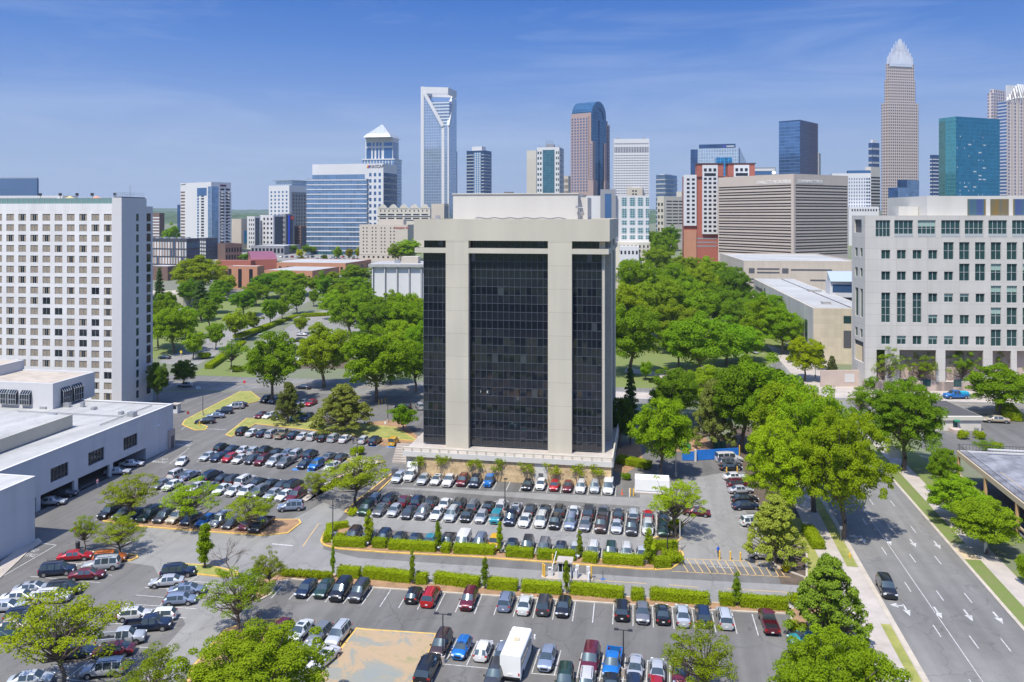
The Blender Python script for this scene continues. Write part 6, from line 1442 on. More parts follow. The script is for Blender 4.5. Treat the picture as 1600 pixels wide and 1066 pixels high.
for x0, x1 in ((b.a(289), b.a(282.5)),): b.bands('L', 17, 8, b.h - 6, x0, x1, .5, M['sk_brown'], 'balcony_recess')
b.rect('L', .2, b.a(325), 6, b.h - 3, GB, 'glass_strip'); b.grid('L', 1, 18, 8, b.h - 10, b.a(319), b.a(314), .9, .6, Wd); b.grid('L', 1, 18, 8, b.h - 10, b.a(311), b.a(308), .9, .7, G); b.rect('L', b.a(323), b.a(308), b.h - 11, b.h - 4, G, 'glass_strip')
b.rect('R', .4, b.r(341), 0, b.h - 3, GB, 'glass_strip'); b.grid('R', 2, 17, 10, b.h - 4, b.r(343), b.Dp - .6, .75, .6, Wd)
for j in range(17):
    z = 12 + j * (b.h - 18) / 17
    b.box('balcony', -1.3, -.08, b.r(346), b.r(351), z, z + .9, M['sk_white']); b.box('balcony', -1.3, -.08, b.r(356), b.Dp, z, z + .9, M['sk_white'])
b.box('roof_fin', b.a(290), b.a(283), -.5, 3, b.h, b.h + .01 + 1, M['sk_white'])
b.box('roof_sign', -.25, -.1, b.r(344), b.r(353.5), b.h - 2.9, b.h - 1.2, mat('sign_maroon', (.10, .02, .05), .5)); b.done()
b = Bd('apartment_block', 'low dark-framed apartment block with orange panels beside the condo tower', 'apartment building', 150, 292, 312, 375, 610, 18); b.body(M['sk_dark'], M['roofwhite'])
b.grid('L', 34, 3, 1, b.h - 1.2, fw=.62, fh=.8, ms=[M['sk_white'], G, M['frame']], name='window'); b.grid('L', 34, 3, 1, b.h - 1.2, 2.0, fw=.2, fh=.8, m=M['sk_orange'], name='orange_panel'); b.grid('R', 6, 3, 1, b.h - 1.2, fw=.5, fh=.7, m=G); b.done(60)
for i in range(12): b.box('roof_unit', 4 + i * 7, 7 + i * 7, 6, 9, b.h + .06, b.h + 1.8, M['metal'])
b = Bd('podium_block', 'brown brick podium block at the foot of the condo tower', 'building', 340, 352, 378, 383, 640, 55); b.body(M['sk_brown'], M['roofgrey']); b.grid('R', 6, 2, 1, b.h - 1, fw=.6, fh=.6, m=Wd); b.done()
b = Bd('blue_link_block', 'dark blue apartment wing against the condo tower base', 'apartment building', 312, 322, 340, 374, 655, 45); b.body(M['sk_dark'], M['roofgrey']); b.grid('L', 3, 5, 1, b.h - 1, fw=.6, fh=.6, m=M['sk_white']); b.grid('R', 4, 5, 1, b.h - 1, fw=.5, fh=.6, m=G); b.done()
b = Bd('office_block', 'small brown-striped tower seen beside the hotel corner', 'office building', 225, 249, 257, 334, 900, 20); b.body(M['sk_brown'], M['roofgrey']); b.bands('L', 7, 2, b.h - 3, 0, None, .45, M['sk_white'], 'white_band'); b.done()
b = Bd('far_tower', 'thin dark blue tower just left of the white condo tower', 'building', 277, 281, 283, 320, 1200, 20); b.body(GD); b.done()
b = Bd('hotel_apartments', 'white tower with a blue glass crown left of the banded glass offices', 'apartment tower', 420, 452, 486, 291, 830, 30); b.body(M['sk_white'], M['roofgrey'])
b.grid('L', 5, 13, 4, b.h - 4, 1, b.W - 1, .42, .5, G); b.box('dark_wing', -.4, 0, b.Dp * .1, b.Dp, 0, b.h - 6, M['sk_grey']); b.grid('R', 7, 13, 3, b.h - 8, b.Dp * .12, b.Dp, .35, .5, Wd, o=.5)
b.box('glass_crown', -.0 + 3, b.W - 4, 6, b.Dp, b.h + .1, b.h + 6, GS); b.box('crown_cap', 1, b.W - 1, 4, b.Dp + 1, b.h + 6, b.h + 6.6, M['metal']); b.done()
for (uL, uC, uR, vt, D, m, lb) in ((362, 377, 390, 343, 760, 'sk_beige', 'plain beige wing with a blue and green mural'), (386, 398, 407, 339, 750, 'sk_white', 'white-edged apartment slab with dark centre bay'), (406, 427, 446, 337, 745, 'sk_white', 'white and charcoal apartment slab, middle of the low cluster'),
                                   (438, 446, 460, 335, 750, 'sk_grey', 'grey block with blue fin and small red sign'), (455, 470, 484, 354, 760, 'sk_brown', 'dark brown low block left of the glass offices')):
    b = Bd('apartment_slab', lb, 'apartment building', uL, uC, uR, vt, D, 40); b.body(M[m], M['roofgrey'], par=.5)
    if m == 'sk_beige': b.rect('R', b.Dp * .35, b.Dp * .95, b.h * .2, b.h * .62, gm('mural', (.05, .45, .30), (.02, .2, .55), 3.2, 1.3, .5, .45, 0, .7, .5), 'mural')
    else: b.grid('L', 3, 7, 1, b.h - 1, 0, b.W * .8, .45, .5, Wd); b.box('dark_bay', -.3, 0, b.Dp * .1, b.Dp * .8, 0, b.h - 1, M['sk_dark']); b.grid('R', 3, 7, 1, b.h - 2, b.Dp * .12, b.Dp * .8, .3, .45, G, o=.4)
    if 'fin' in lb: b.box('blue_fin', -1.4, -.31, b.Dp * .3, b.Dp * .42, 3, b.h - 1, mat('fin_blue', (.03, .08, .55), .5)); b.box('red_sign', -.8, -.32, b.Dp * .6, b.Dp * .9, b.h - 5, b.h - 2, mat('sign_red2', (.6, .08, .04), .5))
    b.done()
# low street frontages at the foot of the cluster
b = Bd('street_frontage', 'low grey podium row under the apartment slabs', 'building', 392, 444, 470, 385, 700, 12); b.body(M['sk_grey'], M['roofgrey'], par=.4); b.grid('L', 9, 1, 1, b.h - 1, fw=.6, fh=.7, m=Wd); b.done()
# glass offices
b = Bd('glass_office', 'wide glass office block banded in white, left of centre', 'office building', 479, 573, 576, 281, 700, 7); b.body(GB, M['roofwhite'])
n = 15; z0, z1 = b.z(392), b.h
for j in range(n + 1): z = z0 + j * (z1 - z0) / n; b.rect('L', 0, b.W, z - .55, z + .3, M['sk_white'], 'white_band', .3); b.rect('R', 0, b.Dp, z - .85, z + .45, M['sk_grey'], 'white_band', .3)
b.box('entrance_lobby', 6, b.W - 6, -1, 0, 0, z0 - 1.2, GT); b.done()
b = Bd('sign_office', 'white office tower with a coloured rooftop sign behind the glass offices', 'office building', 488, 599, 620, 256, 850, 14); b.body(M['sk_white'], M['roofgrey'], par=.5)
b.grid('L', 3, 12, b.z(385), b.z(268), b.a(597), b.a(575), .5, .55, G); b.rect('L', b.a(570), b.W, b.z(310), b.z(272), GB, 'glass_strip'); b.rect('R', .6, b.Dp, 0, b.z(270), GD, 'glass_wall', .3); b.bands('R', 12, b.z(385), b.z(272), .6, None, .25, M['sk_grey'], 'grey_band', .5)
lm = text('roof_sign_letters', 'NASCAR', 4.6, mat('sign_grey', (.14, .14, .17), .5), .15); o = link('roof_sign_letters', lm, b.root); o.location = (-b.a(589) , -.25, b.z(260)); o.rotation_euler = (R(90), 0, 0); o.scale = (.92, 1, 1)
for i, c in enumerate(((.65, .35, .03), (.6, .06, .03), (.03, .12, .5))): q = MB().bar((-b.a(573.6) + i * 1.15, -.25, b.z(262)), (-b.a(573.6) + 1 + i * 1.15, -.25, b.z(258)), .25, 1.0); q.build('sign_stripe', mat('sign_stripe', c, .5), b.root)
b.done()
# pyramid-topped tower
b = Bd('pyramid_tower', 'white and blue tower topped by a pale pyramid', 'skyscraper', 571, 614, 623, 215, 1050, 12)
zl = b.z(250); b.box('upper_wall', 0, b.W, 0, b.Dp, zl, b.h, M['sk_white']); b.box('lower_wall', -3, b.W + 3, -3, b.Dp + 3, 0, zl, gm('blue_white_grid', (.12, .26, .46), (.55, .56, .58), 4.2, 4, .28, .12, .5, .15, .2)); b.box('cornice', -3.6, b.W + 3.6, -3.6, b.Dp + 3.6, zl + .01, zl + 1.6, M['sk_white'])
for u0, u1 in ((572.5, 580), (582.5, 585), (588, 591), (593, 596), (600, 613)): b.rect('L', b.a(u1), b.a(u0), b.z(248), b.z(231), G, 'tall_window', .2); b.rect('L', b.a(u1), b.a(u0), b.z(228), b.z(222.5), G, 'top_window', .2)
b.rect('R', 1, b.Dp - 1, b.z(248), b.z(222), G, 'tall_window', .2)
py = MB(); cx_, cy_ = -b.W / 2, b.Dp / 2; s0 = b.W / 2
for (k0, z0, k1, z1) in ((1.0, b.h, .80, b.z(209)), (.78, b.z(209), .03, b.z(193))):
    A = [(cx_ + a * s0 * k0, cy_ + c * s0 * k0, z0) for a, c in ((-1, -1), (1, -1), (1, 1), (-1, 1))]; Bq = [(cx_ + a * s0 * k1, cy_ + c * s0 * k1, z1) for a, c in ((-1, -1), (1, -1), (1, 1), (-1, 1))]
    for i in range(4): py.quad(A[i], A[(i + 1) % 4], Bq[(i + 1) % 4], Bq[i])
    py.poly(Bq)
py.build('pyramid_roof', gm('pyramid_panels', (.34, .38, .44), (.55, .56, .57), 3, 2.2, .15, .2, .3, .3, .2), b.root)
MB().tube((cx_, cy_, b.z(193.5)), (cx_, cy_, b.z(190)), .7, .2).build('finial', M['metal'], b.root); b.done()
# very tall glass tower with sloping white frame
b = Bd('frame_tower', 'tallest glass tower left of centre with a slanted white frame and open top', 'skyscraper', 658, 701, 713.5, 146, 1150, 14)
zt = H - (134 - V0) * 1150 / F - b.z0; zv = b.z(195); zb_ = b.z(158); W_, Dp = b.W, b.Dp
GP = gm('silver_glass_wall', (.46, .55, .66), (.36, .45, .56), 2.6, 4.1, .10, .10, .7, .13, .12); GQ = gm('recess_glass_wall', (.22, .30, .40), (.62, .66, .70), 6, 4.6, .02, .34, .4, .2, .1)
b.box('glass_body', 0, W_, 0, Dp, 0, zv, GP)
mb = MB(); f0, f1 = .10 * W_, .84 * W_      # sloping cut of the front: from top left to the lower right
pts = [(-W_, zv), (-W_ * .22, zv), (-W_ * .97, b.z(145)), (-W_, b.z(145))]
i = len(mb.v); mb.v += [(x, 0, z) for x, z in pts] + [(x, Dp, z) for x, z in pts]; mb.f += [(i, i + 1, i + 2, i + 3), (i + 7, i + 6, i + 5, i + 4)] + [(i + k, i + 4 + k, i + 4 + (k + 1) % 4, i + (k + 1) % 4) for k in range(4)]; mb.m += [0] * 6
mb.build('front_glass', GP, b.root)
b.box('upper_glass', .3, W_ * .9, 3.5, Dp, zv, zb_, GQ)
mb = MB(); pts = [(0, zv), (Dp, zv), (Dp, b.z(150)), (Dp * .55, b.z(150))]; i = 0
mb.v += [(0, y, z) for y, z in pts] + [(-3, y, z) for y, z in pts]; mb.f += [(3, 2, 1, 0)[::-1], (4, 5, 6, 7)[::-1]] + [(k, 4 + k, 4 + (k + 1) % 4, (k + 1) % 4) for k in range(4)]; mb.m += [0] * 6; mb.build('side_glass', GP, b.root)
fr_ = MB()
fr_.box(-W_ - .3, -W_ + 4.5, -.8, 1.5, 0, zt); fr_.bar((-W_ + 5.5, -.9, b.z(144)), (-W_ * .20, -.9, zv - 2), 2, 4.6); fr_.box(-W_ * .20 - 2.2, -W_ * .20 + 2.2, -.8, .5, 0, zv)
fr_.bar((.4, .0, zv - 2), (.4, Dp * .62, b.z(148)), 2, 4.2); fr_.box(-1.6, .6, -.4, 1.6, 0, zv)
fr_.bar((-W_ + 2, .6, b.z(139.5)), (-.5, .6, b.z(142)), 3, 9.5); fr_.bar((-W_ + 2, Dp, b.z(139.5)), (-.5, Dp, b.z(142)), 3, 9.5); fr_.bar((-2.5, Dp - 1, b.z(140)), (-2.5, Dp * .5, b.z(158)), 4, 5); fr_.box(-W_ - .2, -W_ + 3, Dp - 3, Dp, zv, zt)
fr_.bar((-1.5, .3, b.z(142)), (-1.5, Dp, b.z(142)), 3, 9.4); fr_.bar((-W_ + 1.5, .3, b.z(139.5)), (-W_ + 1.5, Dp, b.z(139.5)), 3, 9.4); fr_.bar((-W_ * .25, Dp * .8, zb_), (-2, Dp * .8, b.z(146)), 3, 3)
fr_.build('white_frame', M['sk_white'], b.root); b.done()
b = Bd('blue_slab', 'dark blue slab tucked behind the framed tower', 'skyscraper', 702, 710, 714.5, 236, 1250, 20); b.body(GD); b.bands('L', 16, 10, b.h - 4, fh=.2, m=G); b.done()
def condo(label, uL, uC, uR, vt, D, t, m1, m2, nb, cap=None):
    b = Bd('condo_tower', label, 'apartment tower', uL, uC, uR, vt, D, t); b.body(m1, M['roofgrey']); b.bands('L', nb, 4, b.h - 3, .6, None, .28, m2, 'balcony_band', .5); b.bands('R', nb, 4, b.h - 3, .6, None, .28, m2, 'balcony_band', .5)
    if cap: b.box('roof_block', b.W * .2, b.W * .75, 3, b.Dp * .7, b.h, b.h + cap, M['sk_white'])
    b.done(); return b
b = condo('blue tower with pale balcony lines and a white rooftop box', 729, 757, 768, 236, 1150, 25, GD, M['frame'], 24, 7); b.box('balcony_bay', b.a(752), b.a(741), -1.4, 0, 0, b.h - 2, gm('balcony_grid', (.55, .56, .52), (.10, .2, .36), 3.6, 2.7, .4, .4, 0, .6, .1))
b = Bd('bank_tower', 'plain cream tower with faint vertical ribs', 'skyscraper', 823, 838, 842, 236, 1250, 15); b.body(M['sk_cream'], M['roofgrey']); b.vert('L', 7, 10, b.z(248), fw=.3, m=M['sk_beige'], name='rib'); b.done()
b = Bd('teal_centre_tower', 'white tower with a teal glass centre and rooftop antennas', 'skyscraper', 839, 874, 881, 231, 1100, 14); b.body(M['sk_white'], M['roofgrey'])
b.rect('L', b.a(866.5), b.a(848), 5, b.z(234), GT, 'glass_centre', .2); b.grid('L', 2, 15, 5, b.h - 3, b.a(847), b.W, .6, .5, TG); b.grid('L', 2, 15, 5, b.h - 3, .2, b.a(868), .6, .5, TG); b.grid('R', 2, 15, 5, b.h - 3, fw=.6, fh=.5, m=Wd)
b.box('roof_crown', b.a(865), b.a(852), 2, 10, b.h, b.h + 5, M['sk_grey']); at_ = MB()
for u in (842, 845, 853, 856, 859.5, 863, 871, 874): at_.tube((-b.a(u), 3, b.h), (-b.a(u), 3, b.h + (11 if 850 < u < 865 else 4)), .35)
at_.build('antennas', M['metal'], b.root); b.done()
b = Bd('brown_office', 'small dark-windowed tower squeezed left of the pink arch-topped tower', 'building', 880, 888, 893, 276, 1200, 20); b.body(M['sk_beige'], M['roofgrey']); b.grid('L', 4, 9, 2, b.h - 2, fw=.5, fh=.6, m=Wd); b.done()
# arch-topped pink granite tower
b = Bd('arch_topped_tower', 'pink granite skyscraper with a blue glass barrel-vaulted top', 'skyscraper', 893.5, 925, 947, 179, 1050, 34)
GV = gm('vault_glass', (.06, .17, .28), (.04, .12, .2), 3.5, 4, .05, .08, .6, .1, .2)
W_, Dp = b.W, b.Dp; b.box('glass_core', 0, W_, 0, Dp, 0, b.h, GV)
mb = MB(); n = 14; rv = Dp / 2; zc_ = b.h; pr = None; hv = H - (156 - V0) * 1050 / F - b.z0 - b.h
for i in range(n + 1):
    a = math.pi * i / n; y = Dp / 2 - math.cos(a) * rv; z = zc_ + math.sin(a) * hv; cur = ((0, y, z), (-W_, y, z))
    if pr: mb.quad(pr[0], cur[0], cur[1], pr[1]); mb.poly([pr[0], (0, Dp / 2, zc_), cur[0]]); mb.poly([pr[1], cur[1], (-W_, Dp / 2, zc_)])
    pr = cur
mb.build('vault', GV, b.root)
ar = MB()
for i in range(n): 
    a, a2 = math.pi * i / n, math.pi * (i + 1) / n
    ar.bar((.3, Dp / 2 - math.cos(a) * rv * .62, zc_ - 4 + math.sin(a) * hv * .7), (.3, Dp / 2 - math.cos(a2) * rv * .62, zc_ - 4 + math.sin(a2) * hv * .7), .8, 1.2)
ar.bar((.3, Dp / 2, 10), (.3, Dp / 2, zc_ - 6), 1.4, .8); ar.build('arch_outline', GD, b.root)
for (x0, x1, zt_, o_) in ((4, W_ + .6, b.z(181), 2.2), (1, W_ + .3, b.z(176), .8)): b.box('granite_face', x0, x1, -o_, 0, 0, zt_, M['sk_pink'])
b.box('granite_corner', -1.6, 3, -1.4, Dp * .16, 0, b.z(221), M['sk_pink']); b.box('granite_base', -3.4, 4, -2.6, Dp * .22, 0, b.z(282), M['sk_pink'])
for k_, (y0, y1, v_) in enumerate(((Dp, Dp + 4.5, 178), (Dp + 4.5, Dp + 8.5, 184), (Dp + 8.5, Dp + 13, 190))): b.box('granite_step', 3 - k_, W_ * .6, y0, y1, 0, b.z(v_), M['sk_pink'])
b.box('granite_corner', -1.6, 3, Dp * .84, Dp - .02, 0, b.z(221), M['sk_pink']); b.box('granite_base', -3.4, 3, Dp * .78, Dp - .03, 0, b.z(282), M['sk_pink'])
b.grid('L', 6, 26, b.z(300), b.z(183), 4.5, W_ + .2, .5, .55, G, o=2.3); b.grid('L', 2, 18, b.z(300), b.z(224), -1.4, 2.8, .5, .5, G, o=1.5); b.done(100)
b2 = MB()
for k_, (y0, v_) in enumerate(((Dp, 178), (Dp + 4.5, 184), (Dp + 8.5, 190))):
    z = 20
    while z < b.z(v_) - 4: b2.box(-(3 - k_), -(3 - k_) + .1, y0 + 1.2, y0 + 3.2, z, z + 2.6); z += 5
b2.build('step_windows', G, b.root)['kind'] = 'stuff'
b = Bd('banded_white_tower', 'white slab tower with rows of small dark windows right of the arch-topped tower', 'skyscraper', 959, 1014.5, 1017, 218, 950, 5); b.body(M['sk_white'], M['roofgrey'])
WR = gm('window_row', (.16, .17, .20), (.62, .61, .59), 1.9, 50, .32, .0, .2, .2, .2); b.bands('L', 20, b.z(320), b.z(241), .8, b.W - .8, .42, WR); b.rect('L', .8, b.W - .8, b.z(238.5), b.z(229.5), WR, 'tall_window_band'); b.rect('L', .8, b.W - .8, b.z(225.5), b.z(223.5), WR, 'window_band')
for x in (b.a(968), b.a(1009)): b.box('roof_dish', x, x + 3, 4, 7, b.h + .9, b.h + 3, M['metal'])
b.done()
b = Bd('small_hotel_tower', 'small beige tower with a rounded white cap before the white slab tower', 'hotel', 979.5, 1004, 1008, 293, 760, 10); b.body(M['sk_beige'], None); b.grid('L', 2, 4, b.z(316), b.z(296), b.a(996), b.a(987), .6, .5, Wd)
mb = MB().tube((-b.W / 2, b.Dp / 2, b.h), (-b.W / 2, b.Dp / 2, b.h + 5), b.W * .58, b.W * .5, 12); mb.build('white_cap', M['sk_white'], b.root); b.done()
b = Bd('courts_building', 'white office block with large square teal windows behind the tower', 'office building', 902, 1014, 1016, 307, 600, 6); b.body(M['sk_white'], M['roofgrey'], par=.6)
for (u0, u1) in ((907, 914), (971.5, 979.5), (984, 992.5), (996.5, 1005), (1009, 1014)):
    for (v0, v1) in ((309, 322), (326, 341), (344.5, 352), (356, 365), (368, 374)): b.rect('L', b.a(u1), b.a(u0), b.z(v1), b.z(v0), gm('square_pane', (.10, .24, .27), (.45, .50, .50), 1.5, 1.7, .14, .14, .3, .15, .25) if (u0, v0) == (907, 309) else bpy.data.materials['square_pane'])
b.box('grey_bay', b.a(962), b.a(938), -4, 0, 0, b.z(296), M['sk_grey']); b.rect('L', b.a(955), b.a(945), b.z(345), b.z(303), G, 'bay_window', 4.2)
b.box('base_block', -.5, b.a(960), -10, 0, 0, b.z(378), M['sk_cream']); b.grid('L', 8, 2, b.z(395), b.z(381), 0, b.a(965), .35, .6, Wd, o=10.1); b.done()
b = Bd('low_white_block', 'low white block at the foot of the square-windowed offices', 'building', 968, 998, 1003, 387, 560, 8); b.body(M['sk_white'], M['roofwhite'], par=.4); b.grid('L', 5, 1, b.h - 6, b.h - 1, fw=.5, fh=.5, m=Wd); b.done()
b = Bd('low_concert_hall', 'low beige hall with a pale flat roof left of the park wood', 'building', 930, 992, 1025, 425, 430, 25); b.body(M['annex'], M['rooftan'], par=.2); b.done()
condo('bright blue condominium tower above the garage', 1025, 1040, 1058, 274, 1150, 35, GB, M['frame'], 12, 2)
b = Bd('white_garage_tower', 'cream stepped building with dark garage slots at the end of the avenue', 'building', 1027, 1037, 1072, 308, 760, 60); b.body(M['sk_cream'], M['roofgrey'])
b.grid('R', 3, 8, b.z(352), b.z(312), 3, b.Dp - 2, .85, .35, Wd, 'garage_slot'); b.grid('L', 2, 7, 4, b.h - 4, fw=.5, fh=.5, m=Wd); b.box('roof_drum', -16, -9, 8, 15, b.h, b.h + 5, M['sk_cream']); b.done()
b = Bd('dark_glass_block', 'glass block with dark end fins and a dark top band', 'office building', 1079, 1155, 1165, 232, 950, 18); b.body(GS, M['roofgrey'])
b.rect('L', b.a(1090), b.W, 0, b.h, GD, 'dark_fin', .5); b.box('dark_fin', -.6, .5, -.6, b.Dp, 0, b.h + .5, GD); b.box('top_block', b.a(1149), b.a(1092), 3, 12, b.h, b.h + 6, GD)
b.box('roof_sign_bar', b.a(1147), b.a(1135), 2.7, 2.99, b.h + 2.2, b.h + 4, M['frame']); MB().tube((-b.a(1131.5), 2.99, b.h + 3.2), (-b.a(1131.5), 2.7, b.h + 3.2), 1.6, 1.6, 16).build('roof_sign_disc', mat('sign_violet', (.06, .04, .30), .5), b.root); b.done()
b = Bd('blue_wedge_building', 'bright blue glass wedge between the red brick gables', 'building', 1119.5, 1144, 1147, 246, 720, 8); b.body(gm('bright_blue_glass', (.03, .20, .42), (.06, .3, .55), 3.5, 3.5, .1, .1, .4, .12, .3)); b.done()
# red and white gabled hotel
b = Bd('red_brick_hotel', 'red brick and white tower block with raised gables left of the banded offices', 'hotel', 1069, 1176, 1181, 276, 590, 5, ); b.body(M['sk_brick'], M['roofgrey'], par=.3)
A = b.a
b.box('white_face', A(1088), b.W + .5, -1.2, 0, b.z(353), b.z(273), M['sk_white']); b.box('white_face', A(1121), A(1097), -1.5, 0, b.z(366), b.z(258), M['sk_white']); b.box('white_face', A(1170), A(1146), -1.5, 0, b.z(366), b.z(258), M['sk_white'])
b.box('red_gable', A(1130), A(1089), -1.0, 9, b.h, b.z(256), M['sk_brick']); b.box('red_gable', A(1179), A(1137), -1.0, 9, b.h, b.z(256), M['sk_brick']); b.box('gable_roof', A(1131), A(1088), -1.6, 9.5, b.z(256), b.z(254.8), M['sk_dark']); b.box('gable_roof', A(1181), A(1136), -1.6, 9.5, b.z(256), b.z(254.8), M['sk_dark'])
b.grid('L', 2, 11, b.z(350), b.z(277), A(1087), A(1071), .55, .5, Wd, o=1.3); b.grid('L', 3, 13, b.z(364), b.z(276), A(1120), A(1098), .6, .5, Wd, o=1.6); b.grid('L', 3, 1, b.z(269), b.z(262), A(1120), A(1098), .6, .7, Wd, o=1.6); b.rect('L', A(1118), A(1100), b.z(275), b.z(270.5), Wd, 'wide_window', 1.6)
b.grid('L', 3, 1, b.z(269), b.z(262), A(1169), A(1147), .6, .7, Wd, o=1.6); b.rect('L', A(1168), A(1149), b.z(275), b.z(270.5), Wd, 'wide_window', 1.6); b.box('orange_base', A(1088), b.W + .3, -1.0, 0, 0, b.z(360), M['sk_orange']); b.bands('L', 3, b.z(388), b.z(370), A(1120), A(1089), .35, M['sk_grey'], 'grey_band'); b.done()
b = Bd('grey_roof_block', 'low pale grey block peeping above the banded office roof', 'building', 1140, 1212, 1218, 263, 760, 8); b.body(M['sk_grey'], M['roofgrey']); b.rect('L', 1, b.W - 1, b.h - 6, b.h - 3, G, 'window_band'); b.rect('L', 1, b.W, b.h - 2.5, b.h - .4, M['sk_white'], 'white_band', .2); b.done()
b = Bd('dark_blue_tower', 'prism-like blue glass tower with one bright and one dark face', 'skyscraper', 1217, 1250, 1278, 189, 1000, 42)
b.box('glass_body', 0, b.W, 0, b.Dp, 0, b.h, gm('steel_blue_glass', (.13, .25, .44), (.09, .18, .33), 6.5, 4.2, .03, .16, .7, .15, .25)); b.rect('R', 0, b.Dp, 0, b.h, gm('steel_blue_glass_shaded', (.03, .06, .14), (.02, .045, .11), 4, 4.2, .06, .1, .4, .15, .2), 'shaded_face', .1); b.box('parapet', 0, b.W, 0, b.Dp, b.h, b.h + 1.5, GD); b.done()  # right face away from the sun: its shade is put into the glass colour
b = Bd('thin_beige_block', 'thin beige strip of tower right behind the prism tower', 'building', 1272, 1279, 1282.5, 240, 1100, 30); b.body(M['sk_cream'], M['roofgrey']); b.grid('R', 2, 8, 8, b.h - 3, fw=.4, fh=.6, m=Wd); b.done()
b = Bd('white_hotel', 'white hotel with blue-topped windows left of the tallest crowned tower', 'hotel', 1300, 1361, 1376, 272, 800, 16); b.body(M['sk_white'], M['roofgrey']); b.grid('L', 9, 11, b.z(335), b.z(277), 0, b.a(1325), .4, .55, G); b.grid('L', 2, 11, b.z(335), b.z(277), .5, b.a(1353), .75, .5, G)
b.box('top_block', b.a(1361), b.a(1325), 2, 10, b.h, b.z(266), G); b.bands('R', 12, b.z(335), b.z(268), 0, None, .5, Wd); b.box('base', -6, b.a(1325), -8, 0, 0, b.z(323), M['sk_white']); b.grid('L', 10, 1, b.z(331), b.z(326), -5, b.a(1328), .5, .7, Wd, o=8.1); b.done()
b = Bd('striped_garage', 'black and white striped block left of the crowned tower', 'building', 1352, 1361, 1375, 262, 850, 60); b.body(M['sk_cream'], M['roofgrey']); b.bands('R', 11, b.z(330), b.z(275), 0, None, .5, Wd); b.done()
condo('slim blue condominium tower left of the crowned tower', 1357, 1363, 1374, 224, 1250, 60, GD, M['frame'], 12, 6)
# crowned tower: stepped granite shaft with window grid and a spiked crown
b = Bd('crowned_tower', 'tallest beige skyscraper with stepped shoulders and a spiked silver crown', 'skyscraper', 1374.5, 1385, 1438, 160, 1100, 78)
GW = gm('granite_window_grid', (.09, .08, .10), (.53, .45, .40), 3.05, 4.0, .44, .44, .25, .2, .3, .6)
W_, Dp = b.W, b.Dp
def tier(i0, z0, z1): 
    ch = 3.5; x0, x1, y0, y1 = -W_ + i0, -i0, i0, Dp - i0
    pts = [(x0, y0 + ch), (x0 + ch, y0 + ch), (x0 + ch, y0), (x1 - ch, y0), (x1 - ch, y0 + ch), (x1, y0 + ch), (x1, y1 - ch), (x1 - ch, y1 - ch), (x1 - ch, y1), (x0 + ch, y1), (x0 + ch, y1 - ch), (x0, y1 - ch)]
    MB().prism(pts, z0, z1).build('shaft_tier', GW, b.root)
    n = 13
    for k in range(n + 1):
        y = y0 + ch + (y1 - y0 - 2 * ch) * k / n
        if z0 > 0 and k % 1 == 0: pass
tv = [(0, 0, b.z(160)), (2.8, b.z(160), b.z(124)), (5.6, b.z(124), b.z(98))]
for i0, z0, z1 in tv: tier(i0, z0, z1)
crn = MB(); cc_ = (-W_ / 2, Dp / 2)
for k_, (rd, v0_, v1_) in enumerate(((.82, 98, 88), (.70, 94, 82), (.56, 90, 75), (.42, 84, 69), (.28, 76, 64), (.13, 70, 60.5))):
    hx, hy = (W_ / 2 - 4) * rd, (Dp / 2 - 4) * rd; n = 12
    crn.box(cc_[0] - hx + .3, cc_[0] + hx - .3, cc_[1] - hy + .3, cc_[1] + hy - .3, b.z(v0_ + 4) , b.z((v0_ + v1_) / 2 + 1), 0)
    for k in range(n + 1):
        f = -1 + 2 * k / n; e = (1 - abs(f)) * 3
        for (x, y) in ((cc_[0] + hx * f, cc_[1] - hy), (cc_[0] + hx * f, cc_[1] + hy), (cc_[0] - hx, cc_[1] + hy * f), (cc_[0] + hx, cc_[1] + hy * f)):
            crn.tube((x, y, b.z(v0_)), (x, y, b.z(v1_) + e), .42, .12, 4, 0, False)
crn.build('spiked_crown', mat('crown_silver', (.72, .74, .78), .4, metal=.3), b.root)
rb = MB()
for k in range(15): y = 9 + (Dp - 18) * k / 14; rb.box(-.0 - 5.6, -5.3, y - .25, y + .25, b.z(104), b.z(95))
rb.build('crown_ribs', M['sk_white'], b.root)
b.done()
for args in (('glass office cube with a pale left edge at the foot of the crowned tower', 1388, 1403, 1420, 293, 740, 52), ('taller blue glass cube behind it at the foot of the crowned tower', 1402, 1417, 1436, 281, 800, 52)):
    b = Bd('glass_cube', args[0], 'office building', *args[1:]); b.body(GD); b.rect('R', 0, b.Dp, 0, b.h, GS if False else GB, 'bright_face', .1); b.done()
b = Bd('cream_roof_block', 'small cream block behind the courthouse roof, left part', 'building', 1419, 1448, 1456, 322, 560, 20); b.body(M['sk_cream'], M['roofgrey']); b.done()
condo('narrow blue and white condominium left of the teal glass block', 1453, 1457, 1468, 243, 1150, 65, GD, M['sk_white'], 20)
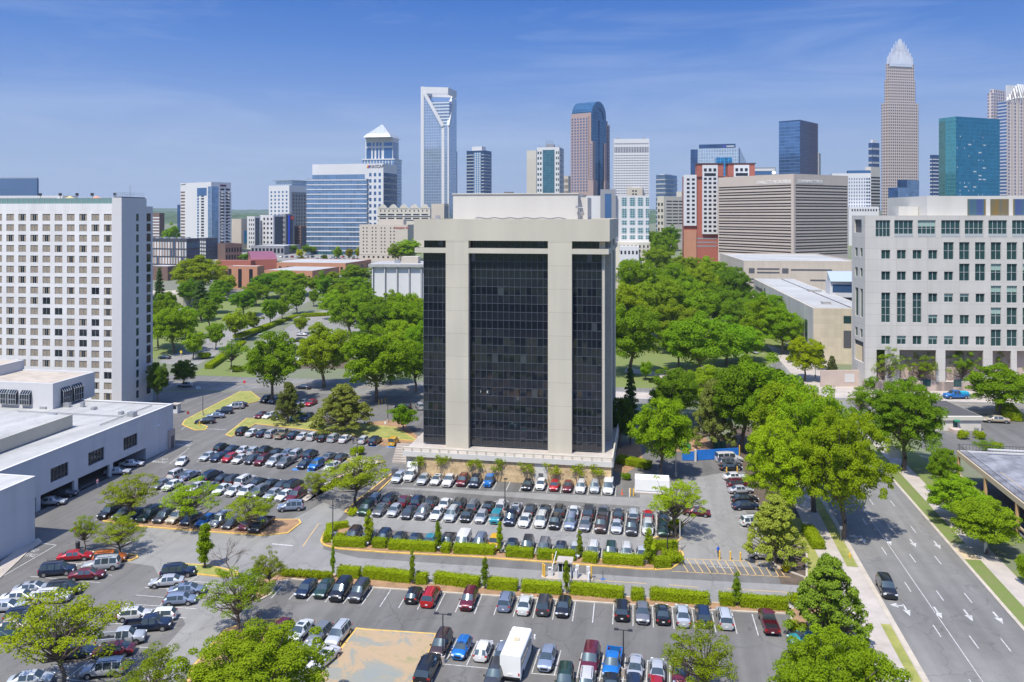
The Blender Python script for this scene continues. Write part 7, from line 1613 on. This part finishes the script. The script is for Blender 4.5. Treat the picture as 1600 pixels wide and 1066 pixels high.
# teal glass block
b = Bd('teal_glass_block', 'big teal glass block with a lighter left side at the right of the skyline', 'office building', 1467, 1494, 1562, 182, 780, 68)
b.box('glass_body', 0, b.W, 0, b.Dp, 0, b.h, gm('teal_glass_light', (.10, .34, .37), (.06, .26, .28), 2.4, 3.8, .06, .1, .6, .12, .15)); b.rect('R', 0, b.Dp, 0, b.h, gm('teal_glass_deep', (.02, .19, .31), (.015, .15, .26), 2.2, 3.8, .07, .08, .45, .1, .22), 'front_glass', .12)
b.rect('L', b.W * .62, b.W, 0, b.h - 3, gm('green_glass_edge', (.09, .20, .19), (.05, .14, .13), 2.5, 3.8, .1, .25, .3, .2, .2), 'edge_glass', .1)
r5 = random.Random(6)
for i in range(46):
    y = r5.choice([.1, 4, 10, 16, 23, 30, 36]) + r5.uniform(0, .8); z = b.h - 20 - r5.randint(0, 22) * 3.8; 
    if y < b.Dp - 2: b.rect('R', y + .4, y + .4 + r5.choice([.6, .6, 1, 4]), z, z + 1.1, M['sk_white'], 'lit_window', .2)
b.done(60)
# white-finned tower at the right edge
b = Bd('finned_tower', 'beige ribbed tower with a crown of slanted white fins at the right edge', 'skyscraper', 1559, 1573, 1640, 160, 1000, 72)
WB = gm('ribbed_wall', (.26, .22, .30), (.60, .53, .47), 5.2, 4.2, .45, .30, .3, .25, .2); b.box('wall', 0, b.W, 0, b.Dp, 0, b.h, WB); b.rect('L', 0, b.W, 0, b.z(158), gm('blue_floor_bands', (.10, .2, .42), (.50, .5, .5), 60, 4.2, .0, .42, .5, .2, .15), 'blue_side', .2)
for k in range(9): y = b.Dp * k / 8; b.box('rib', -.9, 0, max(0, y - .7), y + .7, 0, b.z(142 if 0 < k < 8 else 158), M['sk_ch'])
cf = MB(); n = 17
for k in range(n):
    f = k / (n - 1); y = f * b.Dp; lift = math.sin(math.pi * min(1, f * 1.0)) ; z1 = b.z(158) + (b.z(129) - b.z(158)) * min(1, .25 + 1.6 * min(f, 1 - f) * 1.6)
    cf.bar((1.2, y, b.z(160) + (z1 - b.z(160)) * .25), (-7, b.Dp / 2 + (y - b.Dp / 2) * .72, z1), 1.5, 1.5)
cf.box(-b.W * .8, -7, b.Dp * .14, b.Dp * .86, b.z(165), b.z(131)); cf.build('fin_crown', M['sk_white'], b.root)
b.done()
b = Bd('beige_setback_tower', 'beige stepped tower top peeking out left of the white-finned crown', 'skyscraper', 1543, 1552, 1572, 146, 1060, 60); b.body(WB, M['roofgrey']); b.box('top_step', 1, b.W - 1, 3, b.Dp, b.h, b.h + 6, WB); b.done()
# beige budget hotel with small windows
b = Bd('beige_hotel', 'plain beige hotel with paired small windows and a red sign', 'hotel', 561.5, 637, 649, 352, 640, 16); b.body(M['sk_beige'], M['roofgrey'], par=.4)
for u in (567.5, 573, 581.5, 587, 595.5, 601, 610, 615.5): b.grid('L', 1, 8, b.z(397), b.z(354), b.a(u + 1.6), b.a(u - 1.0), .7, .4, M['frame'] if False else Wd)
b.rect('L', 0, b.W, b.z(398.5), b.z(397.3), M['sk_cream'], 'string_course', .2); b.grid('L', 9, 1, b.z(405), b.z(400), 2, b.W - 2, .4, .6, Wd); b.box('lift_block', b.a(628), b.a(589), 3, 9, b.h, b.z(343), M['sk_beige'])
o = link('red_sign', text('red_sign', 'Hampton Inn', 2.4, mat('sign_red3', (.42, .03, .03), .5), .1), b.root); o.location = (-b.a(628), -.2, b.z(356)); o.rotation_euler = (R(90), 0, 0); b.done()
b = Bd('ornate_cream_block', 'cream balconied apartment row with small gables behind the beige hotel', 'apartment building', 590, 672, 681, 326, 740, 12); b.body(M['sk_cream'], M['roofgrey'], par=.5)
b.grid('L', 12, 1, b.z(332), b.z(327), 1, b.W - 1, .25, .6, Wd); b.grid('L', 6, 2, b.z(345), b.z(333), 1, b.W - 1, .78, .55, Wd, 'balcony'); b.bands('L', 2, b.z(346), b.z(334), 0, None, .15, M['sk_white'], 'balcony_rail', .6)
for k in range(5):
    x = -b.W * (.1 + .2 * k); g_ = MB(); g_.poly([(x - 4.5, -.3, b.h), (x + 4.5, -.3, b.h), (x + 2.5, -.3, b.h + 2.8), (x, -.3, b.h + 4.2), (x - 2.5, -.3, b.h + 2.8)]); g_.poly([(x - 4.5, 1.2, b.h), (x - 2.5, 1.2, b.h + 2.8), (x, 1.2, b.h + 4.2), (x + 2.5, 1.2, b.h + 2.8), (x + 4.5, 1.2, b.h)])
    for p0, p1 in (((x - 4.5, b.h), (x - 2.5, b.h + 2.8)), ((x - 2.5, b.h + 2.8), (x, b.h + 4.2)), ((x, b.h + 4.2), (x + 2.5, b.h + 2.8)), ((x + 2.5, b.h + 2.8), (x + 4.5, b.h))): g_.quad((p0[0], -.3, p0[1]), (p1[0], -.3, p1[1]), (p1[0], 1.2, p1[1]), (p0[0], 1.2, p0[1]))
    g_.build('gable', M['sk_cream'], b.root)
b.done()
b = Bd('cream_cube', 'small cream block with a dark end right of the balconied row', 'building', 674, 694, 701, 320, 700, 15); b.body(M['sk_beige'], M['roofgrey']); b.rect('R', .3, b.Dp, 1, b.h - 1, M['sk_grey'], 'dark_end'); b.done()
# columned white civic hall left of the tower
b = Bd('columned_hall', 'white civic hall with tall wall panels, dark slots and an overhanging roof', 'civic hall', 580, 640, 700, 413, 415, 4, ztop=None, Wf=20.5, Df=28)
b.root.location = (P(664, 470).x + 2, 415, gz(415) - .3); b.W = 28
Wc = 28
b.box('wall', 0, Wc, 0, 26, 3.5, b.h - 1.6, M['sk_white']); b.box('recessed_base', 1.5, Wc - 1.5, 1.5, 24, 0, 3.5, M['framed'])
b.box('roof_slab', -1.5, Wc + 1.5, -1.5, 27.5, b.h - 1.5, b.h, M['roofwhite']); b.box('roof_plant', 5, 14, 8, 15, b.h, b.h + 3.4, M['sk_beige']); b.box('roof_plant', 15, 18, 9, 11, b.h, b.h + 1.6, M['metal'])
for k in range(5): b.rect('L', 1.2 + k * 6.4, 2.2 + k * 6.4, 3.6, b.h - 1.7, M['framed'], 'dark_slot', .05) if k < 5 else None; b.box('column', 1.5 + k * 6.4, 1.9 + k * 6.4, -1.0, -.3, 0, b.h - 1.5, M['sk_white'])
b.box('terrace', -1, Wc + 1, -3, 0, 0, 1.6, M['concrete']); b.done()
# school group of brick blocks and the red vaulted hall
for nm, lb, uL, uC, uR, vt, D, t, m, rf, g in (('brick_school', 'orange brick school block with tall window strips among the trees', 353, 402, 413, 417, 480, 12, 'sk_orange', 'roofgrey', 3), ('tan_school_wing', 'long tan brick wing behind the trees, front one', 412, 488, 530, 424, 500, 12, 'sk_orange', 'roofwhite', 8),
                                             ('long_school_wing', 'long tan brick wing with a pale roof, rear one', 420, 540, 580, 412, 560, 12, 'sk_orange', 'roofwhite', 10), ('red_hall_wing', 'low red block joined to the vaulted hall', 338, 392, 398, 408, 560, 8, 'sk_brick', 'roofwhite', 0),
                                             ('brown_shed', 'low brown shed at the left of the curved white hall', 228, 262, 285, 417, 520, 20, 'sk_brown', 'roofgrey', 0), ('side_annex', 'small tan annex left of the brick school', 335, 352, 358, 424, 470, 12, 'sk_orange', 'roofwhite', 2)):
    b = Bd(nm, lb, 'school building' if 'school' in nm else 'building', uL, uC, uR, vt, D, t); b.body(M[m], M[rf], par=.3)
    if g == 3:
        for f in (.2, .55, .88): b.rect('L', b.W * f - 1.2, b.W * f + 1.2, 1, b.h - 1.5, M['glass_dark'], 'tall_window')
    elif g: b.grid('L', g, 1, 1, b.h - 1, fw=.3, fh=.45, m=Wd); b.grid('R', 4, 1, 1, b.h - 1, fw=.4, fh=.5, m=Wd)
    b.done()
b = Bd('vaulted_hall', 'dark red barrel-roofed hall beyond the school', 'hall', 386, 392, 433, 406, 565, 70); b.box('wall', 0, b.W, 0, b.Dp, 0, b.h, M['sk_brick']); mb = MB(); pr = None
for i in range(11):
    a = math.pi * i / 10; x = -b.W / 2 - math.cos(a) * b.W / 2; z = b.h + math.sin(a) * 3.4; cur = ((x, 0, z), (x, b.Dp, z))
    if pr: mb.quad(pr[0], pr[1], cur[1], cur[0]); mb.poly([pr[0], cur[0], (-b.W / 2, 0, b.h)])
    pr = cur
mb.build('barrel_roof', mat('roof_maroon', (.22, .07, .10), .6), b.root); b.done()
# curved white hall
p = P(286, 478); r = empty('curved_hall', (p.x - 4, p.y + 8, gz(p.y) - .3), 0, 'white hall with a curved blank wall and flat roof near the cedar', 'hall')
mb = MB(); pts = [(9 * math.cos(a) * 1.0, 9 * math.sin(a)) for a in [math.pi * 2 * k / 28 for k in range(28)]]; mb.prism(pts, 0, 7.0); mb.build('drum_wall', M['sk_cream'], r); MB().prism([(x * .94, y * .94) for x, y in pts], 7.0, 7.2).build('roof', M['rooftan'], r)
MB().box(-26, -4, -4, 14, 0, 5.6).build('wing_wall', M['sk_white'], r); MB().box(-26.4, -3.8, -4.4, 14.4, 5.6, 6.2).build('wing_roof', M['rooftan'], r); MB().box(-20, -9.5, -4.1, -4.01, 2.4, 4.6).build('window', Wd, r)
# small cream building and parking deck on the right
b = Bd('cream_building', 'small cream one-storey building with a green-canopied door and grey flat roof', 'building', 1425, 1533, 1560, 652, 195, 0.5, zb=0, Df=16)
b.body(line_mat('cream_siding', (.60, .56, .48), (.45, .41, .35), 40, .55, .001, .06, .03), None); b.box('roof', -.1, b.W + .1, .5, b.Dp + .1, b.h + .201, b.h + .25, M['patch']); b.box('fascia', -.3, b.W + .3, -.4, .48, b.h - .7, b.h + .2, M['sk_cream']); b.box('side_fascia', -.3, .01, .49, b.Dp + .2, b.h - .6, b.h + .2, M['sk_cream'])
b.box('door', b.a(1496), b.a(1489), -.08, 0, .3, 2.9, M['glass_teal']); q = MB(); a0, a1 = -b.a(1489) - .2, -b.a(1497) + .0; x0, x1 = -b.a(1488.5), -b.a(1497.5)
q.quad((x0, -.9, 2.9), (x1, -.9, 2.9), (x1, -.05, 3.3), (x0, -.05, 3.3)); q.quad((x0, -.9, 2.6), (x1, -.9, 2.6), (x1, -.9, 2.9), (x0, -.9, 2.9)); q.build('green_canopy', mat('canopy_green', (.02, .18, .10), .6), b.root)
b.box('roof_pipe', b.a(1498), b.a(1496.5), 5, 5.4, b.h, b.h + 1.2, M['metal']); b.box('step_wall', b.a(1497), b.a(1482), -2.6, -.1, 0, 1.1, M['court2']); b.box('utility_box', b.a(1524), b.a(1519), -1.6, -.8, 0, 1.3, M['metal']); b.done()
# parking deck
oD = Vector((88.3, 157.6, 0)); r = empty('parking_deck', (oD.x, oD.y, 0), rzc, 'steel-framed parking deck with black fence at the right edge', 'parking deck')
MB().box(0, 60, -70, 0, 5.6, 6.0).build('top_deck', mat('deck_membrane', (.26, .26, .275), .8, noise=.38, nscale=.3, dirt=(.09, .09, .105)), r)
MB().box(-.25, 0.0, -70, 0, 5.3, 6.25).build('edge_beam', mat('edge_beam_tan', (.52, .42, .28), .8), r); MB().box(.01, 60, -.01, .25, 5.3, 6.25).build('edge_beam', M['white_wall'], r)
MB().box(.3, 60, -70, -.3, -.04, .05).build('ground_slab', M['roofdark'], r); MB().box(-.2, .05, -70, 0, 1.5, 1.85).build('guard_beam', mat('guard_beam_tan', (.5, .38, .25), .8), r); MB().box(20, 20.3, -70, 0, 0, 5.5).build('back_wall', M['framed'], r)
for y in (-.4, -13.5, -26.5, -40, -53): MB().box(-.25, .2, y - .25, y + .2, 0, 5.29).build('column', mat('column_orange_tan', (.52, .33, .16), .8), r)
for y in (-.4, -13.5, -26.5, -40): MB().box(9.8, 10.2, y - .25, y + .2, .051, 5.59).build('column', M['sk_grey'], r)
fc = MB()
for i in range(141): fc.box(-.03, .0, -70 + i * .5, -69.96 + i * .5, 6.26, 7.5)
for z in (6.4, 7.46): fc.box(-.04, .01, -70, 0, z, z + .06)
for i in range(100): fc.box(.3 + i * .6, .34 + i * .6, .1, .13, 6.26, 7.5)
fc.box(0, 60, .09, .14, 7.46, 7.52); fc.build('fence', M['pole'], r)
MB().box(5, 60, -1.2, -.9, 6.9, 7.15).build('pipe_rail', M['white_wall'], r)
for y in (-12, -30): MB().box(3, 3.1, y - 12, y, 6.0, 6.01).build('bay_line', M['yellow'], r)
for k in range(5): MB().box(16, 22, -60 + k * 12, -59.8 + k * 12, 6.001, 6.012).build('bay_line', M['yellow'], r)
# ---------------------------------------------------------------- street furniture, people, small things
def lamp_post(u, vb, vt, label, kind='twin', m='pole', grp='lamp posts', base=True):
    p = P(u, vb); h = (vb - vt) * p.y / F; o = empty('lamp_post', (p.x, p.y, .02), R(-10), label, 'lamp post', grp)
    if base: MB().tube((0, 0, 0), (0, 0, .8), .28, .28, 10).build('base', M['concrete'], o)
    MB().tube((0, 0, .1), (0, 0, h), .1, .065, 8).build('pole', M[m], o)
    if kind == 'twin':
        MB().bar((-.8, 0, h), (.8, 0, h), .07, .07).build('arm', M[m], o)
        for s in (-1, 1): MB().box(s * .55, s * 1.05, -.17, .17, h - .02, h + .12).build('lamp_head', M[m], o)
    elif kind == 'arm':
        MB().bar((0, 0, h), (2.2, 0, h + .25), .08, .08).build('arm', M[m], o); MB().box(1.9, 2.7, -.15, .15, h + .16, h + .3).build('lamp_head', M[m], o)
    elif kind == 'single': MB().box(-.2, .45, -.16, .16, h - .02, h + .12).build('lamp_head', M[m], o)
    return o
lamp_post(520, 852, 781, 'dark lamp post at the left tip of the upper hedge island')
lamp_post(558, 715, 688, 'dark lamp post by the wide low shrub', 'single', base=True)
lamp_post(692, 1036, 960, 'dark lamp post between the maroon minivan and black suv')
lamp_post(974, 1055, 985, 'dark lamp post beside the blue pickup')
lamp_post(789, 806, 749, 'dark lamp post in the middle of the long double row', 'single')
lamp_post(1043, 869, 812, 'dark lamp post in the corner hedge island', 'single')
lamp_post(1062.5, 861, 814, 'white pole at the yellow bollard by the corner hedge island', 'none', 'white_wall')
lamp_post(1056, 745, 700, 'grey pole beside the bright tree near the blue fence', 'single', 'metal')
lamp_post(317, 650, 618, 'thin dark lamp post on the entrance island', 'single')
lamp_post(362, 582, 531, 'thick black signal pole on the boulevard corner', 'single')
lamp_post(283, 556, 520, 'black pole with a yellow sign at the boulevard crossing', 'single')
lamp_post(1455, 728, 679, 'grey street lamp with a curved arm beside the dark green maple', 'arm', 'metal')
lamp_post(606, 660, 612, 'dark lamp post in front of the small round tree', 'single')
lamp_post(403, 1000, 960, 'lamp post beside the left mulch bank', 'single')
lamp_post(1274, 590, 560, 'grey pole on the museum pavement', 'single', 'metal'); lamp_post(1475, 609, 560, 'dark lamp post in front of the courthouse arcade', 'single')
def sign(u, vb, h, w_, hh, col, label, cat='sign', posts=1, pc='metal'):
    p = P(u, vb); o = empty('road_sign', (p.x, p.y, .02 + gz(p.y)), R(-8), label, cat)
    for s in ([0] if posts == 1 else [-w_ * .35, w_ * .35]): MB().tube((s, 0, 0), (s, 0, h), .04).build('post', M[pc], o)
    MB().box(-w_ / 2, w_ / 2, -.06, -.041, h - hh, h).build('panel', mat('sign_panel', col, .6), o); return o
sign(1397, 728, 4.2, 2.6, 2.6, (.55, .57, .58), 'pair of grey street sign panels seen from behind, right pavement', posts=2)
sign(1314, 847, 2.6, .45, .6, (.6, .58, .5), 'small sign on a post beside the fire hydrant verge')
sign(1161.5, 574, 3.4, 2.0, 2.6, (.5, .52, .53), 'grey sign panel on two posts by the park corner', posts=2)
sign(283, 562, 3.2, .8, .8, (.75, .6, .05), 'yellow diamond sign at the boulevard crossing'); sign(382, 606, 2.2, .8, .8, (.6, .03, .03), 'red stop sign at the cross street')
sign(294, 655, 2, .7, .7, (.25, .03, .03), 'small red sign at the gate island'); sign(310, 612, 1.6, 1.6, .8, (.5, .6, .65), 'low pale blue sign at the entrance'); sign(570, 672, 2.1, .4, .7, (.08, .25, .6), 'small blue accessible parking sign'); sign(602, 672, 2.1, .4, .7, (.7, .7, .72), 'small pale parking sign at the mulch bank')
sign(118, 845, 2.0, .3, .3, (.7, .05, .05), 'tiny red marker beside the left mulch island'); sign(1540, 866, 3.6, .5, 3.4, (.65, .68, .66), 'white slim pylon sign under the deck trees')
def bollard(u, vb, h, label, m='kerb_y', grp='yellow bollards'):
    p = P(u, vb); o = empty('bollard', (p.x, p.y, 0), 0, label, 'bollard', grp)
    MB().tube((0, 0, 0), (0, 0, h), .13, .13, 10).build('post', M[m], o); MB().tube((0, 0, h), (0, 0, h + .08), .13, .05, 10).build('cap', M[m], o)
M['boll'] = mat('bollard_yellow', (.70, .42, .06), .6); M['kerb_yb'] = M['boll']
for i, u in enumerate((1124.5, 1141.3, 1157)): bollard(u, 874 + i, 1.25, 'yellow bollard, %s of the three above the hatched area' % ORD[i + 1], 'boll')
bollard(851, 903, 1.9, 'front yellow bollard at the left end of the booth island', 'boll'); bollard(848.5, 901, 1.9, 'rear yellow bollard at the left end of the booth island', 'boll'); bollard(924, 905, 2.0, 'yellow bollard at the right end of the booth island', 'boll'); bollard(863.5, 884, 1.7, 'yellow bollard behind the booth near the hedge', 'boll')
bollard(985, 774, 1.3, 'left yellow bollard beside the white container', 'boll'); bollard(990, 775, 1.3, 'right yellow bollard beside the white container', 'boll'); bollard(1135.5, 742, 1.5, 'left yellow bollard by the column of side-on cars', 'boll'); bollard(1152, 741, 1.5, 'right yellow bollard by the column of side-on cars', 'boll'); bollard(1062, 872, 1.1, 'yellow bollard at the corner hedge rim', 'boll'); bollard(1155.5, 712, 2.2, 'tall yellow bollard at the end of the blue fence', 'boll')
for i, (u, v) in enumerate(((312, 667), (592, 632), (597, 631), (602, 629))): bollard(u, v, 1.3, 'yellow post, %s from the left beyond the car park' % ORD[i + 1], 'boll')
# booth island
p = P(883, 903); o = empty('parking_booth', (p.x, p.y, .146), R(-9), 'small glazed parking booth with a flat pale roof on the lane island', 'booth')
MB().box(-.95, .95, -.8, .8, 0, 1.0).build('lower_wall', M['white_wall'], o)
MB().box(-1.15, 1.15, -1.05, 1.05, 2.35, 2.55).build('roof', M['concrete'], o); MB().box(-.86, .86, -.72, .72, 1.0, 2.34).build('glass', M['glass_dark'], o)
fp = MB()
for x in (-.9, -.3, .3, .9):
    for y in (-.75, .75): fp.box(x - .05, x + .05, y - .05, y + .05, 1.001, 2.349)
fp.build('frame', M['white_wall'], o); MB().box(1.2, 1.8, -.4, .4, 0, 1.2).build('side_cabinet', M['white_wall'], o)
for i, (u, v, lb) in enumerate(((859, 901, 'left ticket machine on the booth island'), (902, 903, 'white ticket column right of the booth'), (919, 905, 'ticket column at the right end of the booth island'))):
    p = P(u, v); o = empty('ticket_machine', (p.x, p.y, .146), R(-9), lb, 'ticket machine', 'ticket machines'); MB().box(-.25, .25, -.2, .2, 0, 1.7 if i else 1.2).build('cabinet', M['white_wall'], o); MB().box(-.16, .16, -.215, -.201, .9, 1.15).build('screen', M['framed'], o)
for (u, v, a, l_, lb, up_) in ((862, 901, R(75), 3.4, 'raised white barrier arm at the left of the booth', .35), (920, 907, R(-98), 3.2, 'white barrier arm lowered towards the long hedge', 0)):
    p = P(u, v); o = empty('barrier_gate', (p.x, p.y, .146), a, lb, 'barrier'); MB().box(-.2, .2, -.2, .2, 0, 1.05).build('housing', M['white_wall'], o); MB().bar((.2, 0, .95), (l_, 0, .95 + l_ * up_), .1, .12).build('arm', M['white_wall'], o)
p = P(942, 906); o = empty('lane_marker', (p.x, p.y, .02), 0, 'thin dark post on a blue foot in the drive lane', 'marker post'); MB().tube((0, 0, 0), (0, 0, 1.3), .05).build('post', M['framed'], o); MB().box(-.3, .3, -.3, .3, 0, .1).build('foot', mat('foot_blue', (.08, .16, .35), .6), o)
# blue fence, portable toilets, white container
M['bluef'] = mat('fence_blue_screen', (.015, .17, .58), .6, noise=.15, nscale=.6)
def panel_fence(u0, v0, u1, v1, h, label, n):
    a, b = P(u0, v0), P(u1, v1); d = b - a; o = empty('site_fence', (a.x, a.y, 0), math.atan2(d.y, d.x), label, 'fence', 'blue site fence')
    MB().box(0, d.length, -.02, .02, .1, h).build('screen', M['bluef'], o)
    for i in range(n + 1): MB().tube((d.length * i / n, .05, 0), (d.length * i / n, .05, h + .05), .04).build('post', M['metal'], o)
panel_fence(1088.5, 720, 1154, 716, 2.3, 'blue screened site fence behind the white passenger van', 4); panel_fence(1066, 720, 1084.5, 720, 2.0, 'short blue screened fence left of the gate post', 1)
p = P(1086.5, 721); o = MB().box(-.2, .2, -.2, .2, 0, 2.5).build('gate_post', M['white_wall']); o.location = p; tag(o, 'white gate post between the two blue fences', 'post')
for i, u in enumerate((1114.5, 1122, 1130)):
    p = P(u, 700.5); o = empty('portable_toilet', (p.x, p.y, 0), R(-5), 'green portable toilet, %s of the three behind the blue fence' % ['left one', 'middle one', 'right one'][i], 'portable toilet', 'portable toilets')
    gm_ = mat('toilet_green', (.02, .13, .11), .6); MB().box(-.52, .52, -.5, .5, 0, 2.0).build('cabin', gm_, o); MB().box(-.38, .38, -.53, -.501, .1, 1.85).build('door', mat('toilet_door', (.03, .17, .15), .5), o)
    MB().prism([(-.55, -.55), (.55, -.55), (.55, .55), (-.55, .55)], 2.0, 2.2).build('roof', mat('toilet_roof', (.35, .38, .37), .6), o)
p = P(1070, 703); o = empty('green_skip', (p.x, p.y, 0), R(20), 'green site machine behind the short blue fence', 'machine'); MB().box(-1.2, 1.2, -.6, .6, .3, 1.4).build('body', mat('machine_green', (.06, .3, .1), .6), o); MB().box(-.5, .5, -.5, .5, 1.401, 2.3).build('cab', M['framed'], o)
p = P(992, 771); q = P(1046, 774); d = q - p; o = empty('white_container', (p.x, p.y, .02), math.atan2(d.y, d.x) + R(0), 'long white container by the island tree, left of the bright tree', 'container')
MB().box(0, d.length, 0, 3.2, .25, 2.7).build('body', M['vanwhite'], o); MB().box(-.1, d.length + .1, -.15, 3.3, 0, .24).build('skid', M['concrete'], o); MB().box(.2, d.length - .2, -.03, -.005, .5, .6).build('rail', M['metal'], o)
def cone(u, v, label, h=.75, grp='traffic cones'):
    p = P(u, v); o = empty('traffic_cone', (p.x, p.y, .02), 0, label, 'traffic cone', grp); MB().box(-.2, .2, -.2, .2, 0, .04).build('foot', CO, o); MB().tube((0, 0, .04), (0, 0, h), .15, .03, 10).build('cone', CO, o)
CO = mat('cone_orange', (.75, .14, .04), .6)
cone(972, 773, 'orange cone right of the white van by the stone wall', 1.1); cone(791, 750, 'orange cone at the empty bay by the wall, upper one', 1.4); cone(800, 752, 'orange cone near the service door, left one'); cone(816, 752, 'orange cone near the service door, right one')
p = P(1328, 872); o = empty('fire_hydrant', (p.x, p.y, .05), 0, 'yellow fire hydrant on the dry verge beside the avenue', 'hydrant'); MB().tube((0, 0, 0), (0, 0, .6), .14, .12, 10).build('barrel', M['boll'], o); MB().tube((0, 0, .6), (0, 0, .78), .15, .04, 10).build('bonnet', M['boll'], o); MB().tube((-.24, 0, .42), (.24, 0, .42), .07, .07, 8).build('nozzle', M['boll'], o)
p = P(121.5, 858); o = MB().tube((0, 0, .14), (0, 0, 1.1), .32, .34, 12).tube((0, 0, 1.1), (0, 0, 1.2), .36, .2, 12).build('litter_bin', M['pole']); o.location = p; tag(o, 'dark litter bin on the left mulch island', 'litter bin')
for i, (u, v) in enumerate(((519, 846), (523, 845))):
    p = P(u, v); o = MB().box(-.25, .25, -.2, .2, .1, 1.3).box(-.3, .3, -.25, .25, 1.3, 1.36).build('utility_box', M['metal']); o.location = p; tag(o, '%s metal utility box at the lamp post of the left tip island' % ['darker left', 'right'][i], 'utility box')
for i, (u, v, w_, h_) in enumerate(((617, 744, 1.2, 1.5), (628, 745, 1.4, 1.2), (640, 744, .9, 1.9))):
    p = P(u, v); o = MB().box(-w_ / 2, w_ / 2, -.6, .6, 0, h_).box(-w_ / 2 - .04, w_ / 2 + .04, -.64, .64, h_, h_ + .08).build('air_unit', M['metal'] if i else M['framed']); o.location = p; tag(o, 'air conditioning unit behind the box truck, %s from the left' % ORD[i + 1], 'air unit', 'air units')
# entrance gate kiosk by the white hall
p = P(283, 672); 
p = P(288, 640 + 14); o = empty('entrance_kiosk', (P(275, 645).x, P(275, 645).y, .02), R(-10), 'small white kiosk with a tank beside the entrance barrier', 'kiosk'); MB().box(-.9, .9, -.8, .8, 0, 2.3).build('cabin', M['white_wall'], o); MB().box(-1.1, 1.1, -1, 1, 2.3, 2.45).build('roof', M['concrete'], o); MB().box(-.6, .6, -.83, -.801, 1.1, 2).build('window', Wd, o)
# people
def person(u, v, shirt, legs, hair, label, face_a=0, stride=.25):
    p = P(u, v); bm = bmesh.new(); sk = bm.verts.layers.skin.new() if hasattr(bm.verts.layers, 'skin') else None
    J = dict(pel=(0, 0, .95), sp=(0, 0, 1.2), ch=(0, .01, 1.4), nk=(0, .01, 1.53), hd=(0, -.01, 1.64), ht=(0, 0, 1.74), hl=(-.10, 0, .88), kl=(-.11, -stride * .5, .50), al=(-.11, -stride * .55, .09), tl=(-.11, -stride * .55 - .17, .04), hr=(.10, 0, .88), kr=(.11, stride * .3, .50), ar=(.11, stride, .11), tr=(.11, stride - .16, .05),
             sl=(-.19, .01, 1.42), el=(-.25, .06, 1.15), wl=(-.25, -.06, .92), sr=(.19, .01, 1.42), er=(.25, .08, 1.15), wr=(.25, .0, .92))
    Rd = dict(pel=.145, sp=.125, ch=.15, nk=.055, hd=.095, ht=.07, hl=.09, kl=.06, al=.045, tl=.035, hr=.09, kr=.06, ar=.045, tr=.035, sl=.06, el=.045, wl=.033, sr=.06, er=.045, wr=.033)
    E = [('pel', 'sp'), ('sp', 'ch'), ('ch', 'nk'), ('nk', 'hd'), ('hd', 'ht'), ('pel', 'hl'), ('hl', 'kl'), ('kl', 'al'), ('al', 'tl'), ('pel', 'hr'), ('hr', 'kr'), ('kr', 'ar'), ('ar', 'tr'), ('ch', 'sl'), ('sl', 'el'), ('el', 'wl'), ('ch', 'sr'), ('sr', 'er'), ('er', 'wr')]
    for s, w_ in (('l', 'wl'), ('r', 'wr')):
        wx, wy, wz = J[w_]
        J['pm' + s] = (wx, wy - .02, wz - .08); Rd['pm' + s] = .032; E.append((w_, 'pm' + s))
        for k in range(4): n_ = 'f%d%s' % (k, s); J[n_] = (wx, wy - .045 + .022 * k, wz - .165 + .008 * abs(k - 1.5)); Rd[n_] = .009; E.append(('pm' + s, n_))
        n_ = 'th' + s; J[n_] = (wx * .9, wy - .07, wz - .10); Rd[n_] = .010; E.append(('pm' + s, n_))
    me = bpy.data.meshes.new('person_skeleton'); ks = list(J); me.from_pydata([J[k] for k in ks], [(ks.index(a), ks.index(b_)) for a, b_ in E], [])
    ob = bpy.data.objects.new('tmp', me); C.objects.link(ob); md = ob.modifiers.new('s', 'SKIN')
    for i, k in enumerate(ks): me.skin_vertices[0].data[i].radius = (Rd[k],) * 2; me.skin_vertices[0].data[i].use_root = (k == 'pel')
    ob.modifiers.new('d', 'SUBSURF').levels = 1
    dg = bpy.context.evaluated_depsgraph_get(); fm = bpy.data.meshes.new_from_object(ob.evaluated_get(dg)); bpy.data.objects.remove(ob)
    fm.materials.clear()
    for nm, c in (('skin', (.42, .25, .17)), ('shirt', shirt), ('trousers', legs), ('hair', hair)): fm.materials.append(mat('person_' + nm, c, .8))
    for f in fm.polygons:
        c = f.center; z = c.z
        f.material_index = 2 if z < .93 and abs(c.x) < .2 else 1 if .93 <= z < 1.5 and not (z < 1.12 and abs(c.x) > .2) else 3 if z > 1.68 or (z > 1.58 and c.y > .02) else 0
        f.use_smooth = True
    o = link('person', fm); o.location = (p.x, p.y, .03); o.rotation_euler.z = face_a; tag(o, label, 'person'); return o
person(1122, 870, (.02, .12, .55), (.03, .035, .05), (.03, .02, .015), 'person in a blue shirt walking behind the yellow bollards', R(20))
person(552, 694, (.03, .05, .12), (.02, .02, .04), (.03, .02, .015), 'person in dark clothes standing among the upper parked cars', R(170), .1)
person(152.5, 762, (.55, .28, .35), (.25, .3, .4), (.1, .06, .03), 'person in a pink top standing at the open car deck', R(60), .1)
# ---------------------------------------------------------------- the air
hz = MB().box(-10500, 10500, -3400, 12500, -1.2, 420).build('haze', bpy.data.materials.new('haze_air')); tag(hz, kind='stuff')
m = hz.data.materials[0]; m.use_nodes = True; t = m.node_tree
for n in list(t.nodes): t.nodes.remove(n)
o = t.nodes.new('ShaderNodeOutputMaterial'); v = t.nodes.new('ShaderNodeVolumePrincipled'); v.inputs['Color'].default_value = (.72, .82, .95, 1); v.inputs['Density'].default_value = .00007; v.inputs['Anisotropy'].default_value = .2
t.links.new(v.outputs[0], o.inputs['Volume'])
